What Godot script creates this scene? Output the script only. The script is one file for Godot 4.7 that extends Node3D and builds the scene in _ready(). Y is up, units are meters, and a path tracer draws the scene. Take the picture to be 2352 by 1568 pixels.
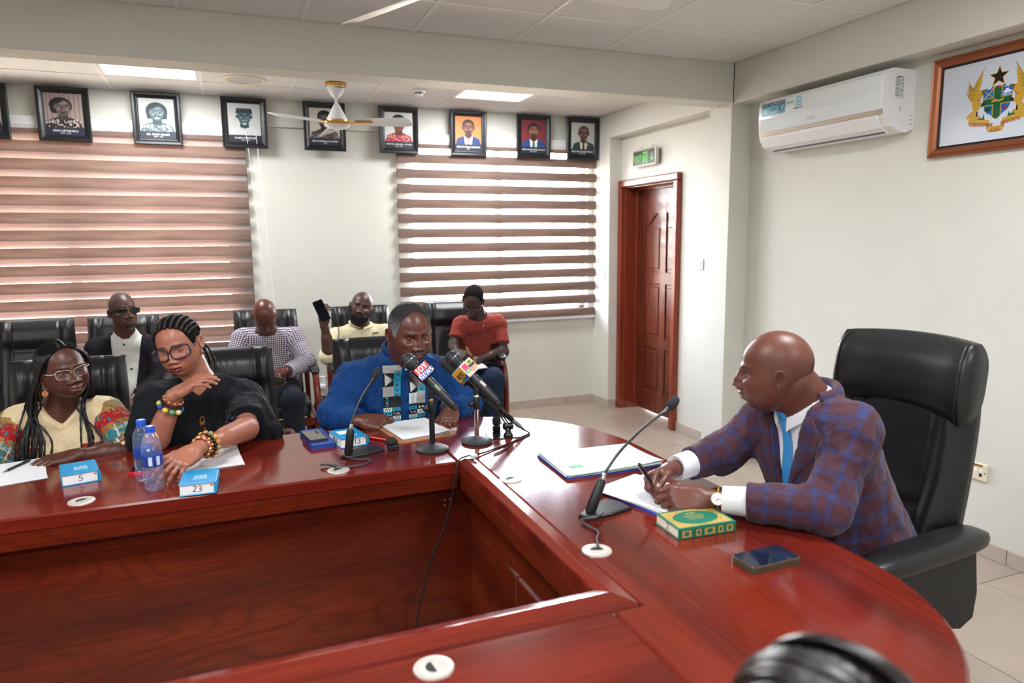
extends Node3D

func _ready() -> void:
	# ---- camera: stands at the near side of the table, 24.7 mm lens, focused on the far seats
	var cam := Camera3D.new()
	cam.name = "camera"
	add_child(cam)
	cam.position = Vector3(0, 1.58, 0)
	cam.rotation = Vector3(-0.1430, -0.3741, -0.0100)
	cam.fov = 51.73
	cam.near = 0.05
	cam.far = 120.0
	var lens := CameraAttributesPhysical.new()
	lens.frustum_focal_length = 24.75
	lens.frustum_focus_distance = 3.0
	lens.exposure_aperture = 2.4
	lens.frustum_near = 0.05
	lens.frustum_far = 120.0
	cam.attributes = lens
	# ---- bright overcast sky outside the windows
	var sky_mat := ProceduralSkyMaterial.new()
	sky_mat.sky_top_color = Color(0.86, 0.92, 1.0)
	sky_mat.sky_horizon_color = Color(1.0, 0.99, 0.97)
	sky_mat.ground_bottom_color = Color(0.62, 0.58, 0.52)
	sky_mat.ground_horizon_color = Color(0.86, 0.85, 0.82)
	sky_mat.sky_energy_multiplier = SKY
	sky_mat.ground_energy_multiplier = SKY
	var env := Environment.new()
	env.background_mode = Environment.BG_SKY
	env.sky = Sky.new()
	env.sky.sky_material = sky_mat
	env.tonemap_mode = Environment.TONE_MAPPER_LINEAR
	env.tonemap_exposure = EXPOSURE
	env.sdfgi_enabled = true
	env.ssao_enabled = true
	env.ssil_enabled = true
	var world := WorldEnvironment.new()
	world.name = "world"
	world.environment = env
	add_child(world)
	# ---- the room's lamps are set in led_panel(), below the ceiling
	materials()
	room()
	fixtures()
	table()
	chairs()
	table_things()
	people()

const SKY := 6.5
const EXPOSURE := 1.0
const LAMP := 4.0

# ------------------------------------------------------------------ bookkeeping
var used := {}
var M := {}

func numbered(n: String) -> String:
	var c: int = used.get(n, 0)
	used[n] = c + 1
	return n if c == 0 else "%s_%03d" % [n, c]

func tag(o: Node, label: String, category: String, group := "") -> void:
	o.set_meta("label", label)
	o.set_meta("category", category)
	if group != "":
		o.set_meta("group", group)

func thing(n: String, label: String, category: String, at := Vector3.ZERO, turn := 0.0, group := "") -> Node3D:
	var o := Node3D.new()
	o.name = numbered(n)
	add_child(o, true)
	o.position = at
	o.rotation.y = turn
	tag(o, label, category, group)
	return o

func structure(n: String) -> Node3D:
	var o := Node3D.new()
	o.name = n
	add_child(o, true)
	o.set_meta("kind", "structure")
	return o

func part(parent: Node, n: String, mesh: Mesh, m: Material, at := Transform3D.IDENTITY) -> MeshInstance3D:
	var o := MeshInstance3D.new()
	o.name = n
	o.mesh = mesh
	o.material_override = m
	o.transform = at
	parent.add_child(o, true)
	return o

func copy_of(o: Node3D, label := "", at := Vector3.ZERO, turn := 0.0) -> Node3D:
	var base := String(o.name)
	var c: Node3D = o.duplicate()
	c.name = numbered(base)
	add_child(c, true)
	c.position = at
	c.rotation.y = turn
	if label != "":
		c.set_meta("label", label)
	return c

func T(at: Vector3, turn := 0.0) -> Transform3D:
	return Transform3D(Basis(Vector3.UP, turn), at)

func TE(at: Vector3, euler: Vector3) -> Transform3D:
	return Transform3D(Basis.from_euler(euler), at)

# transform whose y axis points along d
func along(at: Vector3, d: Vector3, hint := Vector3.FORWARD) -> Transform3D:
	var y := d.normalized()
	var x := y.cross(hint)
	if x.length() < 1e-3:
		x = y.cross(Vector3.RIGHT)
	x = x.normalized()
	return Transform3D(Basis(x, y, x.cross(y)), at)

# ------------------------------------------------------------------ hard-surface builder
class G:
	var st := SurfaceTool.new()
	var n := 0

	func _init() -> void:
		st.begin(Mesh.PRIMITIVE_TRIANGLES)

	func v(p: Vector3, uv: Vector2, g: int) -> void:
		st.set_smooth_group(g)
		st.set_uv(uv)
		st.add_vertex(p)
		n += 1

	func buv(p: Vector3, nn: Vector3) -> Vector2:
		var a := nn.abs()
		if a.y >= a.x and a.y >= a.z:
			return Vector2(p.x, p.z)
		if a.x >= a.z:
			return Vector2(p.z, -p.y)
		return Vector2(p.x, -p.y)

	func tri(a: Vector3, b: Vector3, c: Vector3, g := -1) -> void:
		var nn := (a - c).cross(a - b)
		v(a, buv(a, nn), g)
		v(b, buv(b, nn), g)
		v(c, buv(c, nn), g)

	func quad(a: Vector3, b: Vector3, c: Vector3, d: Vector3, g := -1) -> void:
		tri(a, b, c, g)
		tri(a, c, d, g)

	# convex face, turned away from c0
	func face(pts: Array, c0: Vector3, g := -1) -> void:
		var m := Vector3.ZERO
		for p: Vector3 in pts:
			m += p
		m /= pts.size()
		var nn: Vector3 = (pts[0] - pts[2]).cross(pts[0] - pts[1])
		var flip := nn.dot(m - c0) < 0.0
		for i in range(1, pts.size() - 1):
			if flip:
				tri(pts[0], pts[i + 1], pts[i], g)
			else:
				tri(pts[0], pts[i], pts[i + 1], g)

	# box with chamfered edges
	func box(xf: Transform3D, size: Vector3, bevel := 0.0) -> G:
		var h := size * 0.5
		var b: float = minf(bevel, minf(h.x, minf(h.y, h.z)) * 0.95)
		var c0 := xf.origin
		if b <= 0.0:
			for ax in 3:
				for s in [-1.0, 1.0]:
					var q := []
					for k: Vector2 in [Vector2(-1, -1), Vector2(1, -1), Vector2(1, 1), Vector2(-1, 1)]:
						var p := Vector3.ZERO
						p[ax] = s * h[ax]
						p[(ax + 1) % 3] = k.x * h[(ax + 1) % 3]
						p[(ax + 2) % 3] = k.y * h[(ax + 2) % 3]
						q.append(xf * p)
					face(q, c0)
			return self
		for ax in 3:
			var u := (ax + 1) % 3
			var w := (ax + 2) % 3
			for s in [-1.0, 1.0]:
				var q := []
				for k: Vector2 in [Vector2(-1, -1), Vector2(1, -1), Vector2(1, 1), Vector2(-1, 1)]:
					var p := Vector3.ZERO
					p[ax] = s * h[ax]
					p[u] = k.x * (h[u] - b)
					p[w] = k.y * (h[w] - b)
					q.append(xf * p)
				face(q, c0)
			for s in [-1.0, 1.0]:
				for t in [-1.0, 1.0]:
					var q := []
					for e: Vector2 in [Vector2(0, -1), Vector2(0, 1), Vector2(1, 1), Vector2(1, -1)]:
						var p := Vector3.ZERO
						p[ax] = e.y * (h[ax] - b)
						p[u] = s * (h[u] - (b if e.x > 0.5 else 0.0))
						p[w] = t * (h[w] - (0.0 if e.x > 0.5 else b))
						q.append(xf * p)
					face(q, c0)
		for sx in [-1.0, 1.0]:
			for sy in [-1.0, 1.0]:
				for sz in [-1.0, 1.0]:
					face([xf * Vector3(sx * h.x, sy * (h.y - b), sz * (h.z - b)), xf * Vector3(sx * (h.x - b), sy * h.y, sz * (h.z - b)), xf * Vector3(sx * (h.x - b), sy * (h.y - b), sz * h.z)], c0)
		return self

	# profile: (radius, height) pairs from the bottom up along the outside
	func lathe(xf: Transform3D, prof: Array, segs := 24, sharp := 0.6) -> G:
		var g := 1 + (n % 1000) * 100
		for i in prof.size() - 1:
			if i > 0:
				var d0: Vector2 = prof[i] - prof[i - 1]
				var d1: Vector2 = prof[i + 1] - prof[i]
				if absf(d0.angle_to(d1)) > sharp:
					g += 1
			var r0: Vector2 = prof[i]
			var r1: Vector2 = prof[i + 1]
			for j in segs:
				var a0 := TAU * j / segs
				var a1 := TAU * (j + 1) / segs
				var A := xf * Vector3(r0.x * cos(a0), r0.y, r0.x * sin(a0))
				var B := xf * Vector3(r1.x * cos(a0), r1.y, r1.x * sin(a0))
				var C := xf * Vector3(r1.x * cos(a1), r1.y, r1.x * sin(a1))
				var D := xf * Vector3(r0.x * cos(a1), r0.y, r0.x * sin(a1))
				if r0.x > 1e-5:
					tri(A, D, C, g)
				if r1.x > 1e-5:
					tri(A, C, B, g)
		return self

	# tube along points; rad: one radius or one per point; flat: scale across
	func tube(pts: Array, rad, segs := 8, caps := true, flat := 1.0, hint := Vector3.UP) -> G:
		var g := 7 + (n % 1000) * 100
		var m := pts.size()
		var rings := []
		var nn := Vector3.ZERO
		for i in m:
			var t: Vector3 = (pts[mini(i + 1, m - 1)] - pts[maxi(i - 1, 0)]).normalized()
			if i == 0:
				nn = hint - t * hint.dot(t)
				if nn.length() < 0.05:
					nn = Vector3.RIGHT - t * t.x
				if nn.length() < 0.05:
					nn = Vector3.BACK - t * t.z
			else:
				nn = nn - t * nn.dot(t)
			nn = nn.normalized()
			var bb := t.cross(nn)
			var r: float = rad[i] if rad is Array or rad is PackedFloat32Array else rad
			var ring := []
			for j in segs:
				var a := TAU * j / segs
				ring.append(pts[i] + nn * cos(a) * r * flat + bb * sin(a) * r)
			rings.append(ring)
		for i in m - 1:
			for j in segs:
				var k := (j + 1) % segs
				quad(rings[i][j], rings[i + 1][j], rings[i + 1][k], rings[i][k], g)
		if caps:
			for j in range(1, segs - 1):
				tri(rings[0][0], rings[0][j], rings[0][j + 1])
				tri(rings[m - 1][0], rings[m - 1][j + 1], rings[m - 1][j])
		return self

	# grid of points, row after row; faces turned to the side that «up» names
	func grid(rows: Array, up: Vector3, g := 3, wrap := false) -> G:
		var flip := 0
		for i in rows.size() - 1:
			var m: int = rows[i].size()
			for j in (m if wrap else m - 1):
				var k := (j + 1) % m
				var a: Vector3 = rows[i][j]
				var b: Vector3 = rows[i + 1][j]
				var c: Vector3 = rows[i + 1][k]
				var d: Vector3 = rows[i][k]
				if flip == 0:
					flip = 1 if (a - c).cross(a - b).dot(up) >= 0.0 else -1
				if flip > 0:
					quad(a, b, c, d, g)
				else:
					quad(a, d, c, b, g)
		return self

	# flat outline in local xy pushed out along z from z0 to z1, with a small bevel on the z1 side
	func prism(xf: Transform3D, poly: Array, z0: float, z1: float, bevel := 0.0, smooth := false) -> G:
		var pv := PackedVector2Array(poly)
		if Geometry2D.is_polygon_clockwise(pv):
			pv.reverse()
		var m := pv.size()
		var inn := PackedVector2Array()
		for i in m:
			var d0 := (pv[i] - pv[(i + m - 1) % m]).normalized()
			var d1 := (pv[(i + 1) % m] - pv[i]).normalized()
			var nrm := (Vector2(-d0.y, d0.x) + Vector2(-d1.y, d1.x)).normalized()
			var cs := maxf(0.35, nrm.dot(Vector2(-d1.y, d1.x)))
			inn.append(pv[i] + nrm * bevel / cs)
		var s := signf(z1 - z0)
		var zb := z1 - s * bevel
		var ids := Geometry2D.triangulate_polygon(pv)
		for i in range(0, ids.size(), 3):
			var a := inn[ids[i]]
			var b := inn[ids[i + 1]]
			var c := inn[ids[i + 2]]
			var nn := xf.basis.z * s
			face([xf * Vector3(a.x, a.y, z1), xf * Vector3(b.x, b.y, z1), xf * Vector3(c.x, c.y, z1)], xf * Vector3(a.x, a.y, z1) - nn)
			a = pv[ids[i]]
			b = pv[ids[i + 1]]
			c = pv[ids[i + 2]]
			face([xf * Vector3(a.x, a.y, z0), xf * Vector3(b.x, b.y, z0), xf * Vector3(c.x, c.y, z0)], xf * Vector3(a.x, a.y, z0) + nn)
		for i in m:
			var j := (i + 1) % m
			var e := pv[j] - pv[i]
			var out := xf.basis * Vector3(e.y, -e.x, 0)
			var q0 := xf * Vector3(pv[i].x, pv[i].y, z0)
			var gid := 5 if smooth else -1
			face([q0, xf * Vector3(pv[j].x, pv[j].y, z0), xf * Vector3(pv[j].x, pv[j].y, zb), xf * Vector3(pv[i].x, pv[i].y, zb)], q0 - out * 10.0, gid)
			if bevel > 0.0:
				face([xf * Vector3(pv[i].x, pv[i].y, zb), xf * Vector3(pv[j].x, pv[j].y, zb), xf * Vector3(inn[j].x, inn[j].y, z1), xf * Vector3(inn[i].x, inn[i].y, z1)], q0 - out * 10.0 - xf.basis.z * s, gid + 1 if smooth else -1)
		return self

	func done() -> ArrayMesh:
		st.generate_normals()
		st.index()
		return st.commit()

func rrect(w: float, h: float, r: float, k := 5) -> Array:
	var out := []
	for c in 4:
		var cx: float = (w * 0.5 - r) * (1.0 if c == 0 or c == 3 else -1.0)
		var cy: float = (h * 0.5 - r) * (1.0 if c < 2 else -1.0)
		for i in k + 1:
			var a := PI * 0.5 * (c + float(i) / k)
			out.append(Vector2(cx + r * cos(a), cy + r * sin(a)))
	return out

func smooth_path(pts: Array, per := 8) -> Array:
	var out := []
	var m := pts.size()
	for i in m - 1:
		var p0: Vector3 = pts[maxi(i - 1, 0)]
		var p1: Vector3 = pts[i]
		var p2: Vector3 = pts[i + 1]
		var p3: Vector3 = pts[mini(i + 2, m - 1)]
		for k in per:
			out.append(p1.cubic_interpolate(p2, p0, p3, float(k) / per))
	out.append(pts[m - 1])
	return out

# quad carrying a whole picture: centre, half-width vector (to the right as read), half-height vector (up)
func card(c: Vector3, rx: Vector3, uy: Vector3, bow := 0.0) -> ArrayMesh:
	var st := SurfaceTool.new()
	st.begin(Mesh.PRIMITIVE_TRIANGLES)
	var nn := rx.cross(uy).normalized()
	var k := 1 if bow == 0.0 else 10
	for i in k:
		var a0 := -1.0 + 2.0 * i / k
		var a1 := -1.0 + 2.0 * (i + 1) / k
		var q := []
		for e in [[a0, 1.0], [a1, 1.0], [a1, -1.0], [a0, 1.0], [a1, -1.0], [a0, -1.0]]:
			st.set_uv(Vector2(e[0] * 0.5 + 0.5, 0.5 - e[1] * 0.5))
			st.set_normal(nn)
			st.add_vertex(c + rx * e[0] + uy * e[1] + nn * bow * (1.0 - e[0] * e[0]))
	return st.commit()

var fonts := {}
func words(s: String, height: float, bold := false, face := "Droid Sans", depth := 0.0006) -> TextMesh:
	var key := face + str(bold)
	if not fonts.has(key):
		var f := SystemFont.new()
		f.font_names = PackedStringArray([face])
		f.font_weight = 700 if bold else 400
		fonts[key] = f
	var t := TextMesh.new()
	t.font = fonts[key]
	t.text = s
	t.font_size = 32
	t.pixel_size = height / 32.0 * 1.35
	t.depth = depth
	t.curve_step = 2.0
	return t

# ------------------------------------------------------------------ materials and computed pictures
func mat(c: Color, rough := 0.6, metal := 0.0, spec := 0.5) -> StandardMaterial3D:
	var m := StandardMaterial3D.new()
	m.albedo_color = c
	m.roughness = rough
	m.metallic = metal
	m.metallic_specular = spec
	return m

func c8(r: float, g: float, b: float) -> Color:
	return Color(r / 255.0, g / 255.0, b / 255.0)

func lin(r: float, g: float, b: float) -> Color:
	return c8(r, g, b).srgb_to_linear()

func noise(seed_: int, freq: float, oct := 3) -> FastNoiseLite:
	var f := FastNoiseLite.new()
	f.noise_type = FastNoiseLite.TYPE_SIMPLEX_SMOOTH
	f.seed = seed_
	f.frequency = freq
	f.fractal_octaves = oct
	return f

func to_tex(w: int, h: int, data: PackedByteArray, mip := true) -> ImageTexture:
	var im := Image.create_from_data(w, h, false, Image.FORMAT_RGB8, data)
	if mip:
		im.generate_mipmaps()
	return ImageTexture.create_from_image(im)

func triplanar(m: StandardMaterial3D, scale: float, world := false) -> StandardMaterial3D:
	m.uv1_triplanar = true
	m.uv1_world_triplanar = world
	m.uv1_triplanar_sharpness = 8.0
	m.uv1_scale = Vector3.ONE * scale
	return m

# grey relief from noise as a normal map that repeats
func bump_tex(size: int, seed_: int, freq: float, strength: float, sx := 1.0, sy := 1.0, ridged := false) -> ImageTexture:
	var f := noise(seed_, freq, 4)
	if ridged:
		f.noise_type = FastNoiseLite.TYPE_CELLULAR
		f.cellular_return_type = FastNoiseLite.RETURN_DISTANCE2_SUB
		f.fractal_type = FastNoiseLite.FRACTAL_NONE
	var im := Image.create_empty(size, size, false, Image.FORMAT_RGB8)
	for y in size:
		for x in size:
			var a := TAU * x / size
			var b := TAU * y / size
			var q := size / TAU
			var vv: float = f.get_noise_3d((cos(a) * q + 300.0) * sx, sin(a) * q * sx + cos(b) * q * sy, sin(b) * q * sy) * 0.5 + 0.5
			im.set_pixel(x, y, Color(vv, vv, vv))
	im.bump_map_to_normal_map(strength)
	im.generate_mipmaps()
	return ImageTexture.create_from_image(im)

func wood_tex(w: int, h: int, seed_: int, dark: Color, mid: Color, light: Color, turned := false, cathedral := 1.0) -> ImageTexture:
	var n1 := noise(seed_, 0.004, 3)
	var n2 := noise(seed_ + 5, 0.02, 2)
	var n3 := noise(seed_ + 9, 0.05, 2)
	var d := PackedByteArray()
	d.resize(w * h * 3)
	for y in h:
		for x in w:
			var a := TAU * x / w
			var cx := cos(a) * w / TAU
			var sx := sin(a) * w / TAU
			var yy := float(y)
			# long waves along the grain, wrapped left to right
			var warp := n1.get_noise_3d(cx * 0.28, sx * 0.28, yy * 1.5)
			var ring := yy / h * 14.0 + warp * 6.0 * cathedral
			var fr := absf(fposmod(ring, 1.0) * 2.0 - 1.0)
			var vein := pow(fr, 3.0)
			var fibre := n3.get_noise_3d(cx * 0.10, sx * 0.10, yy * 6.0)
			var band := n2.get_noise_3d(cx * 0.06, sx * 0.06, yy * 0.8)
			var t := clampf(0.45 + band * 0.55 + fibre * 0.28, 0.0, 1.0)
			var c := dark.lerp(mid, minf(t * 2.0, 1.0)).lerp(light, maxf(t * 2.0 - 1.0, 0.0))
			c = c.lerp(dark, vein * 0.45 * minf(cathedral, 1.0) * (0.5 + 0.5 * clampf(band * 2.0 + 0.5, 0.0, 1.0)))
			var i := ((x * h + y) if turned else (y * w + x)) * 3
			d[i] = int(clampf(c.r, 0, 1) * 255)
			d[i + 1] = int(clampf(c.g, 0, 1) * 255)
			d[i + 2] = int(clampf(c.b, 0, 1) * 255)
	return to_tex(h if turned else w, w if turned else h, d)

# mottled colour, for walls, tiles, leather, cloth
func mottle_tex(size: int, seed_: int, freq: float, c: Color, amount: float, warm := 0.0) -> ImageTexture:
	var f := noise(seed_, freq, 4)
	var d := PackedByteArray()
	d.resize(size * size * 3)
	for y in size:
		for x in size:
			var a := TAU * x / size
			var b := TAU * y / size
			var q := size / TAU
			var t := f.get_noise_3d(cos(a) * q + 300.0, sin(a) * q + cos(b) * q, sin(b) * q) * amount
			var i := (y * size + x) * 3
			d[i] = int(clampf(c.r + t + t * warm, 0, 1) * 255)
			d[i + 1] = int(clampf(c.g + t, 0, 1) * 255)
			d[i + 2] = int(clampf(c.b + t - t * warm, 0, 1) * 255)
	return to_tex(size, size, d)

# --- drawing on an image
func ipoly(im: Image, pts: Array, c: Color) -> void:
	var lo := INF
	var hi := -INF
	for p: Vector2 in pts:
		lo = minf(lo, p.y)
		hi = maxf(hi, p.y)
	var m := pts.size()
	for y in range(maxi(0, int(floor(lo))), mini(im.get_height() - 1, int(ceil(hi))) + 1):
		var xs := []
		var yc := y + 0.5
		for i in m:
			var a: Vector2 = pts[i]
			var b: Vector2 = pts[(i + 1) % m]
			if (a.y <= yc) != (b.y <= yc):
				xs.append(a.x + (yc - a.y) / (b.y - a.y) * (b.x - a.x))
		xs.sort()
		for k in range(0, xs.size() - 1, 2):
			var x0 := int(round(maxf(xs[k], 0)))
			var x1 := int(round(minf(xs[k + 1], im.get_width())))
			if x1 > x0:
				im.fill_rect(Rect2i(x0, y, x1 - x0, 1), c)

func iell(im: Image, cx: float, cy: float, rx: float, ry: float, c: Color, turn := 0.0) -> void:
	var pts := []
	for k in 28:
		pts.append(Vector2(cx, cy) + Vector2(cos(TAU * k / 28) * rx, sin(TAU * k / 28) * ry).rotated(turn))
	ipoly(im, pts, c)

func iline(im: Image, pts: Array, w: float, c: Color) -> void:
	for i in pts.size() - 1:
		var a: Vector2 = pts[i]
		var b: Vector2 = pts[i + 1]
		var nn := (b - a).normalized().orthogonal() * w * 0.5
		ipoly(im, [a + nn, b + nn, b - nn, a - nn], c)
		iell(im, b.x, b.y, w * 0.5, w * 0.5, c)

func imat(im: Image, rough := 0.5) -> StandardMaterial3D:
	im.generate_mipmaps()
	var m := StandardMaterial3D.new()
	m.albedo_texture = ImageTexture.create_from_image(im)
	m.roughness = rough
	return m

# ------------------------------------------------------------------ materials of the room
func materials() -> void:
	var wall_tex := mottle_tex(256, 3, 0.012, c8(214, 214, 206), 0.012)
	var wb := bump_tex(256, 11, 0.06, 0.6)
	M.wall = triplanar(mat(Color.WHITE, 0.55, 0.0, 0.35), 0.7, true)
	M.wall.albedo_texture = wall_tex
	M.wall.normal_enabled = true
	M.wall.normal_texture = wb
	M.wall.normal_scale = 0.15
	M.ceiling = triplanar(mat(Color.WHITE, 0.9, 0.0, 0.2), 2.0, true)
	M.ceiling.albedo_texture = mottle_tex(256, 4, 0.05, c8(222, 222, 222), 0.015)
	M.bar = mat(c8(226, 227, 228), 0.45)
	M.grout = mat(c8(128, 116, 104), 0.9)
	M.tile = []
	for k in 3:
		var m := triplanar(mat(Color.WHITE, 0.28, 0.0, 0.5), 1.1, true)
		m.albedo_texture = mottle_tex(256, 20 + k, 0.015, c8(166 + k * 3, 152 + k * 2, 138 + k), 0.03, 0.15)
		M.tile.append(m)
	M.skirt = triplanar(mat(Color.WHITE, 0.3), 1.3, true)
	M.skirt.albedo_texture = mottle_tex(256, 31, 0.02, c8(184, 172, 160), 0.03, 0.1)
	var dk := c8(78, 22, 14)
	var md := c8(108, 32, 21)
	var lt := c8(128, 44, 28)
	var wt := wood_tex(1024, 512, 7, dk, md, lt, false, 0.45)
	M.wood = triplanar(mat(Color.WHITE, 0.13, 0.0, 0.55), 0.62)
	M.wood.albedo_texture = wt
	M.wood_z = triplanar(mat(Color.WHITE, 0.13, 0.0, 0.55), 0.62)
	M.wood_z.albedo_texture = wood_tex(1024, 512, 17, dk, md, lt, true, 0.4)
	M.panel_wood = triplanar(mat(Color.WHITE, 0.2, 0.0, 0.5), 0.55)
	M.panel_wood.uv1_offset = Vector3(0.3, 0.2, 0.1)
	M.panel_wood.albedo_texture = wood_tex(1024, 512, 27, c8(68, 20, 9), c8(98, 31, 14), c8(124, 48, 22), false, 1.0)
	M.door_wood = triplanar(mat(Color.WHITE, 0.25, 0.0, 0.5), 0.8)
	M.door_wood.albedo_texture = wood_tex(512, 256, 47, c8(66, 26, 16), c8(98, 44, 28), c8(124, 62, 40), true, 0.7)
	M.frame_wood = triplanar(mat(Color.WHITE, 0.25, 0.0, 0.5), 0.8)
	M.frame_wood.albedo_texture = wood_tex(512, 256, 57, c8(100, 36, 22), c8(130, 56, 36), c8(146, 70, 46), true, 0.7)
	M.white_plastic = mat(c8(236, 238, 240), 0.28)
	M.white_metal = mat(c8(232, 234, 236), 0.35)
	M.aluminium = mat(c8(226, 228, 230), 0.4)
	M.chrome = mat(c8(220, 220, 224), 0.12, 1.0)
	M.silver = mat(c8(190, 186, 180), 0.35, 0.9)
	M.gold = mat(c8(214, 160, 78), 0.22, 1.0)
	M.black = mat(c8(22, 22, 24), 0.4)
	M.black_gloss = mat(c8(14, 14, 16), 0.12)
	M.black_matte = mat(c8(30, 31, 33), 0.7)
	M.rubber = mat(c8(24, 24, 26), 0.6)
	M.grey_metal = mat(c8(70, 72, 76), 0.35, 0.7)
	M.paper = mat(c8(238, 239, 242), 0.75)
	M.white_print = mat(c8(240, 240, 240), 0.6)
	M.ink = mat(c8(30, 30, 34), 0.6)
	var glass := mat(Color(0.9, 0.95, 1.0, 0.06), 0.02)
	glass.transparency = BaseMaterial3D.TRANSPARENCY_ALPHA
	M.glass = glass
	var lb := bump_tex(256, 61, 0.16, 2.5)
	M.leather = triplanar(mat(c8(20, 21, 24), 0.36, 0.0, 0.5), 6.0)
	M.leather.normal_enabled = true
	M.leather.normal_texture = lb
	M.leather.normal_scale = 0.25
	M.chair_wood = mat(c8(104, 40, 26), 0.22)

# ------------------------------------------------------------------ the room
const ZB := -6.03      # back wall
const XR := 3.39       # right wall

func slab(g: G, a: Vector3, b: Vector3, bevel := 0.0) -> void:
	g.box(T((a + b) * 0.5), (b - a).abs(), bevel)

func room() -> void:
	# floor tiles, 60 cm, grey joints between
	var fl := structure("floor")
	var g := G.new()
	slab(g, Vector3(-4.8, -0.15, -6.3), Vector3(3.7, -0.004, 2.8))
	part(fl, "floor_bed", g.done(), M.grout)
	g = G.new()
	g.box(T(Vector3(0, -0.006, 0)), Vector3(0.596, 0.012, 0.596), 0.0015)
	var tile := g.done()
	for i in 14:
		for j in 15:
			var x := 3.125 + 0.3 - 0.6 * i
			var z := -5.045 - 0.9 + 0.6 * j
			part(fl, "tile", tile, M.tile[(i * 7 + j * 5 + i * j) % 3], T(Vector3(x, 0.0, z)))
	# back wall with its two window openings
	var wb := structure("wall_back")
	g = G.new()
	for s in [[-4.8, 2.85, -3.3, -0.05], [0.03, 2.85, 1.42, -0.05], [3.15, 2.85, 3.7, -0.05], [-3.3, 0.80, 0.03, -0.05], [1.42, 0.90, 3.15, -0.05], [-3.3, 2.85, 0.03, 2.455], [1.42, 2.85, 3.15, 2.455]]:
		slab(g, Vector3(s[0], s[3], -6.26), Vector3(s[2], s[1], ZB))
	part(wb, "wall", g.done(), M.wall)
	g = G.new()
	slab(g, Vector3(-4.8, 2.48, -6.2), Vector3(3.218, 2.85, ZB + 0.03), 0.004)
	part(wb, "wall_band", g.done(), M.wall)
	# right side: wall, columns, ring beam
	var wr := structure("wall_right")
	g = G.new()
	slab(g, Vector3(XR, -0.05, -4.2), Vector3(3.65, 2.85, 2.8))
	part(wr, "wall", g.done(), M.wall)
	wr = structure("wall_door")
	g = G.new()
	slab(g, Vector3(3.345, -0.05, -4.80), Vector3(3.65, 2.85, -4.2))
	slab(g, Vector3(3.345, 2.06, -5.80), Vector3(3.65, 2.85, -4.8005))
	part(wr, "door_wall", g.done(), M.wall)
	var tr := structure("trim_2")
	g = G.new()
	slab(g, Vector3(3.225, -0.05, -4.31), Vector3(3.65, 2.85, -4.07), 0.004)
	part(tr, "column", g.done(), M.wall)
	tr = structure("trim_3")
	g = G.new()
	slab(g, Vector3(3.215, -0.05, -6.1), Vector3(3.65, 2.85, -5.735), 0.004)
	part(tr, "column", g.done(), M.wall)
	tr = structure("trim_4")
	g = G.new()
	slab(g, Vector3(3.214, 2.4805, -6.05), Vector3(3.65, 2.85, -4.2), 0.004)
	part(tr, "beam", g.done(), M.wall)
	tr = structure("trim_5")
	g = G.new()
	slab(g, Vector3(3.235, 2.485, -4.2), Vector3(3.65, 2.85, 2.8), 0.004)
	part(tr, "beam", g.done(), M.wall)
	var tb := structure("trim_1")
	g = G.new()
	slab(g, Vector3(-4.8, 2.49, -4.27), Vector3(3.3, 2.85, -4.07), 0.004)
	part(tb, "ceiling_beam", g.done(), M.wall)
	var wl := structure("wall_left")
	g = G.new()
	slab(g, Vector3(-4.8, -0.05, -6.3), Vector3(-4.6, 2.85, 2.8))
	part(wl, "wall", g.done(), M.wall)
	var wf := structure("wall_front")
	g = G.new()
	slab(g, Vector3(-4.8, -0.05, 2.6), Vector3(3.65, 2.85, 2.8))
	part(wf, "wall", g.done(), M.wall)
	# suspended ceiling: panels in a white grid
	var ce := structure("ceiling")
	g = G.new()
	slab(g, Vector3(-4.8, 2.80, -6.3), Vector3(3.65, 2.95, 2.8))
	slab(g, Vector3(-4.8, 2.72, -6.3), Vector3(3.65, 2.95, -4.2))
	part(ce, "ceiling_slab", g.done(), M.wall)
	var lamps_back := [[-0.73, -5.535], [1.67, -5.535]]
	var lamps_main := [[1.62, -1.75], [-0.78, -1.75], [1.62, 0.65], [-0.78, 0.65], [-3.18, -1.75], [-3.18, 0.65]]
	ceiling_field(ce, 2.69, 2.87, [-6.02, -5.535, -4.935, -4.28], 3.215, lamps_back)
	var zs := [-4.07]
	for k in 12:
		zs.append(-3.54 + 0.5975 * k)
	zs[zs.size() - 1] = 2.6
	ceiling_field(ce, 2.745, 2.82, zs, 3.235, lamps_main)
	# skirting tiles
	skirting("baseboard_back", Vector3(-4.6, 0, ZB), Vector3(3.215, 0, ZB), 0.32)
	skirting("baseboard_corner", Vector3(3.215, 0, ZB), Vector3(3.215, 0, -5.735), 0.0)
	skirting("baseboard_corner_front", Vector3(3.215, 0, -5.735), Vector3(3.30, 0, -5.735), 0.0)
	skirting("baseboard_door", Vector3(3.345, 0, -4.80), Vector3(3.345, 0, -4.31), 0.0)
	skirting("baseboard_column", Vector3(3.225, 0, -4.31), Vector3(3.225, 0, -4.07), 0.0)
	skirting("baseboard_right", Vector3(XR, 0, -4.07), Vector3(XR, 0, 2.6), 0.152)
	door()
	window("window_1", -3.3, 0.03, 0.80, [-2.2, -1.1])
	window("window_2", 1.42, 3.15, 0.90, [2.28])
	blind(Vector2(-3.4, 0.145), 2.475, 0.735, "zebra roller blind with nearly closed brown stripes over the wide left window", true)
	blind(Vector2(1.325, 3.205), 2.475, 0.835, "zebra roller blind with open brown stripes over the bright window beside the door", false)

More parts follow.
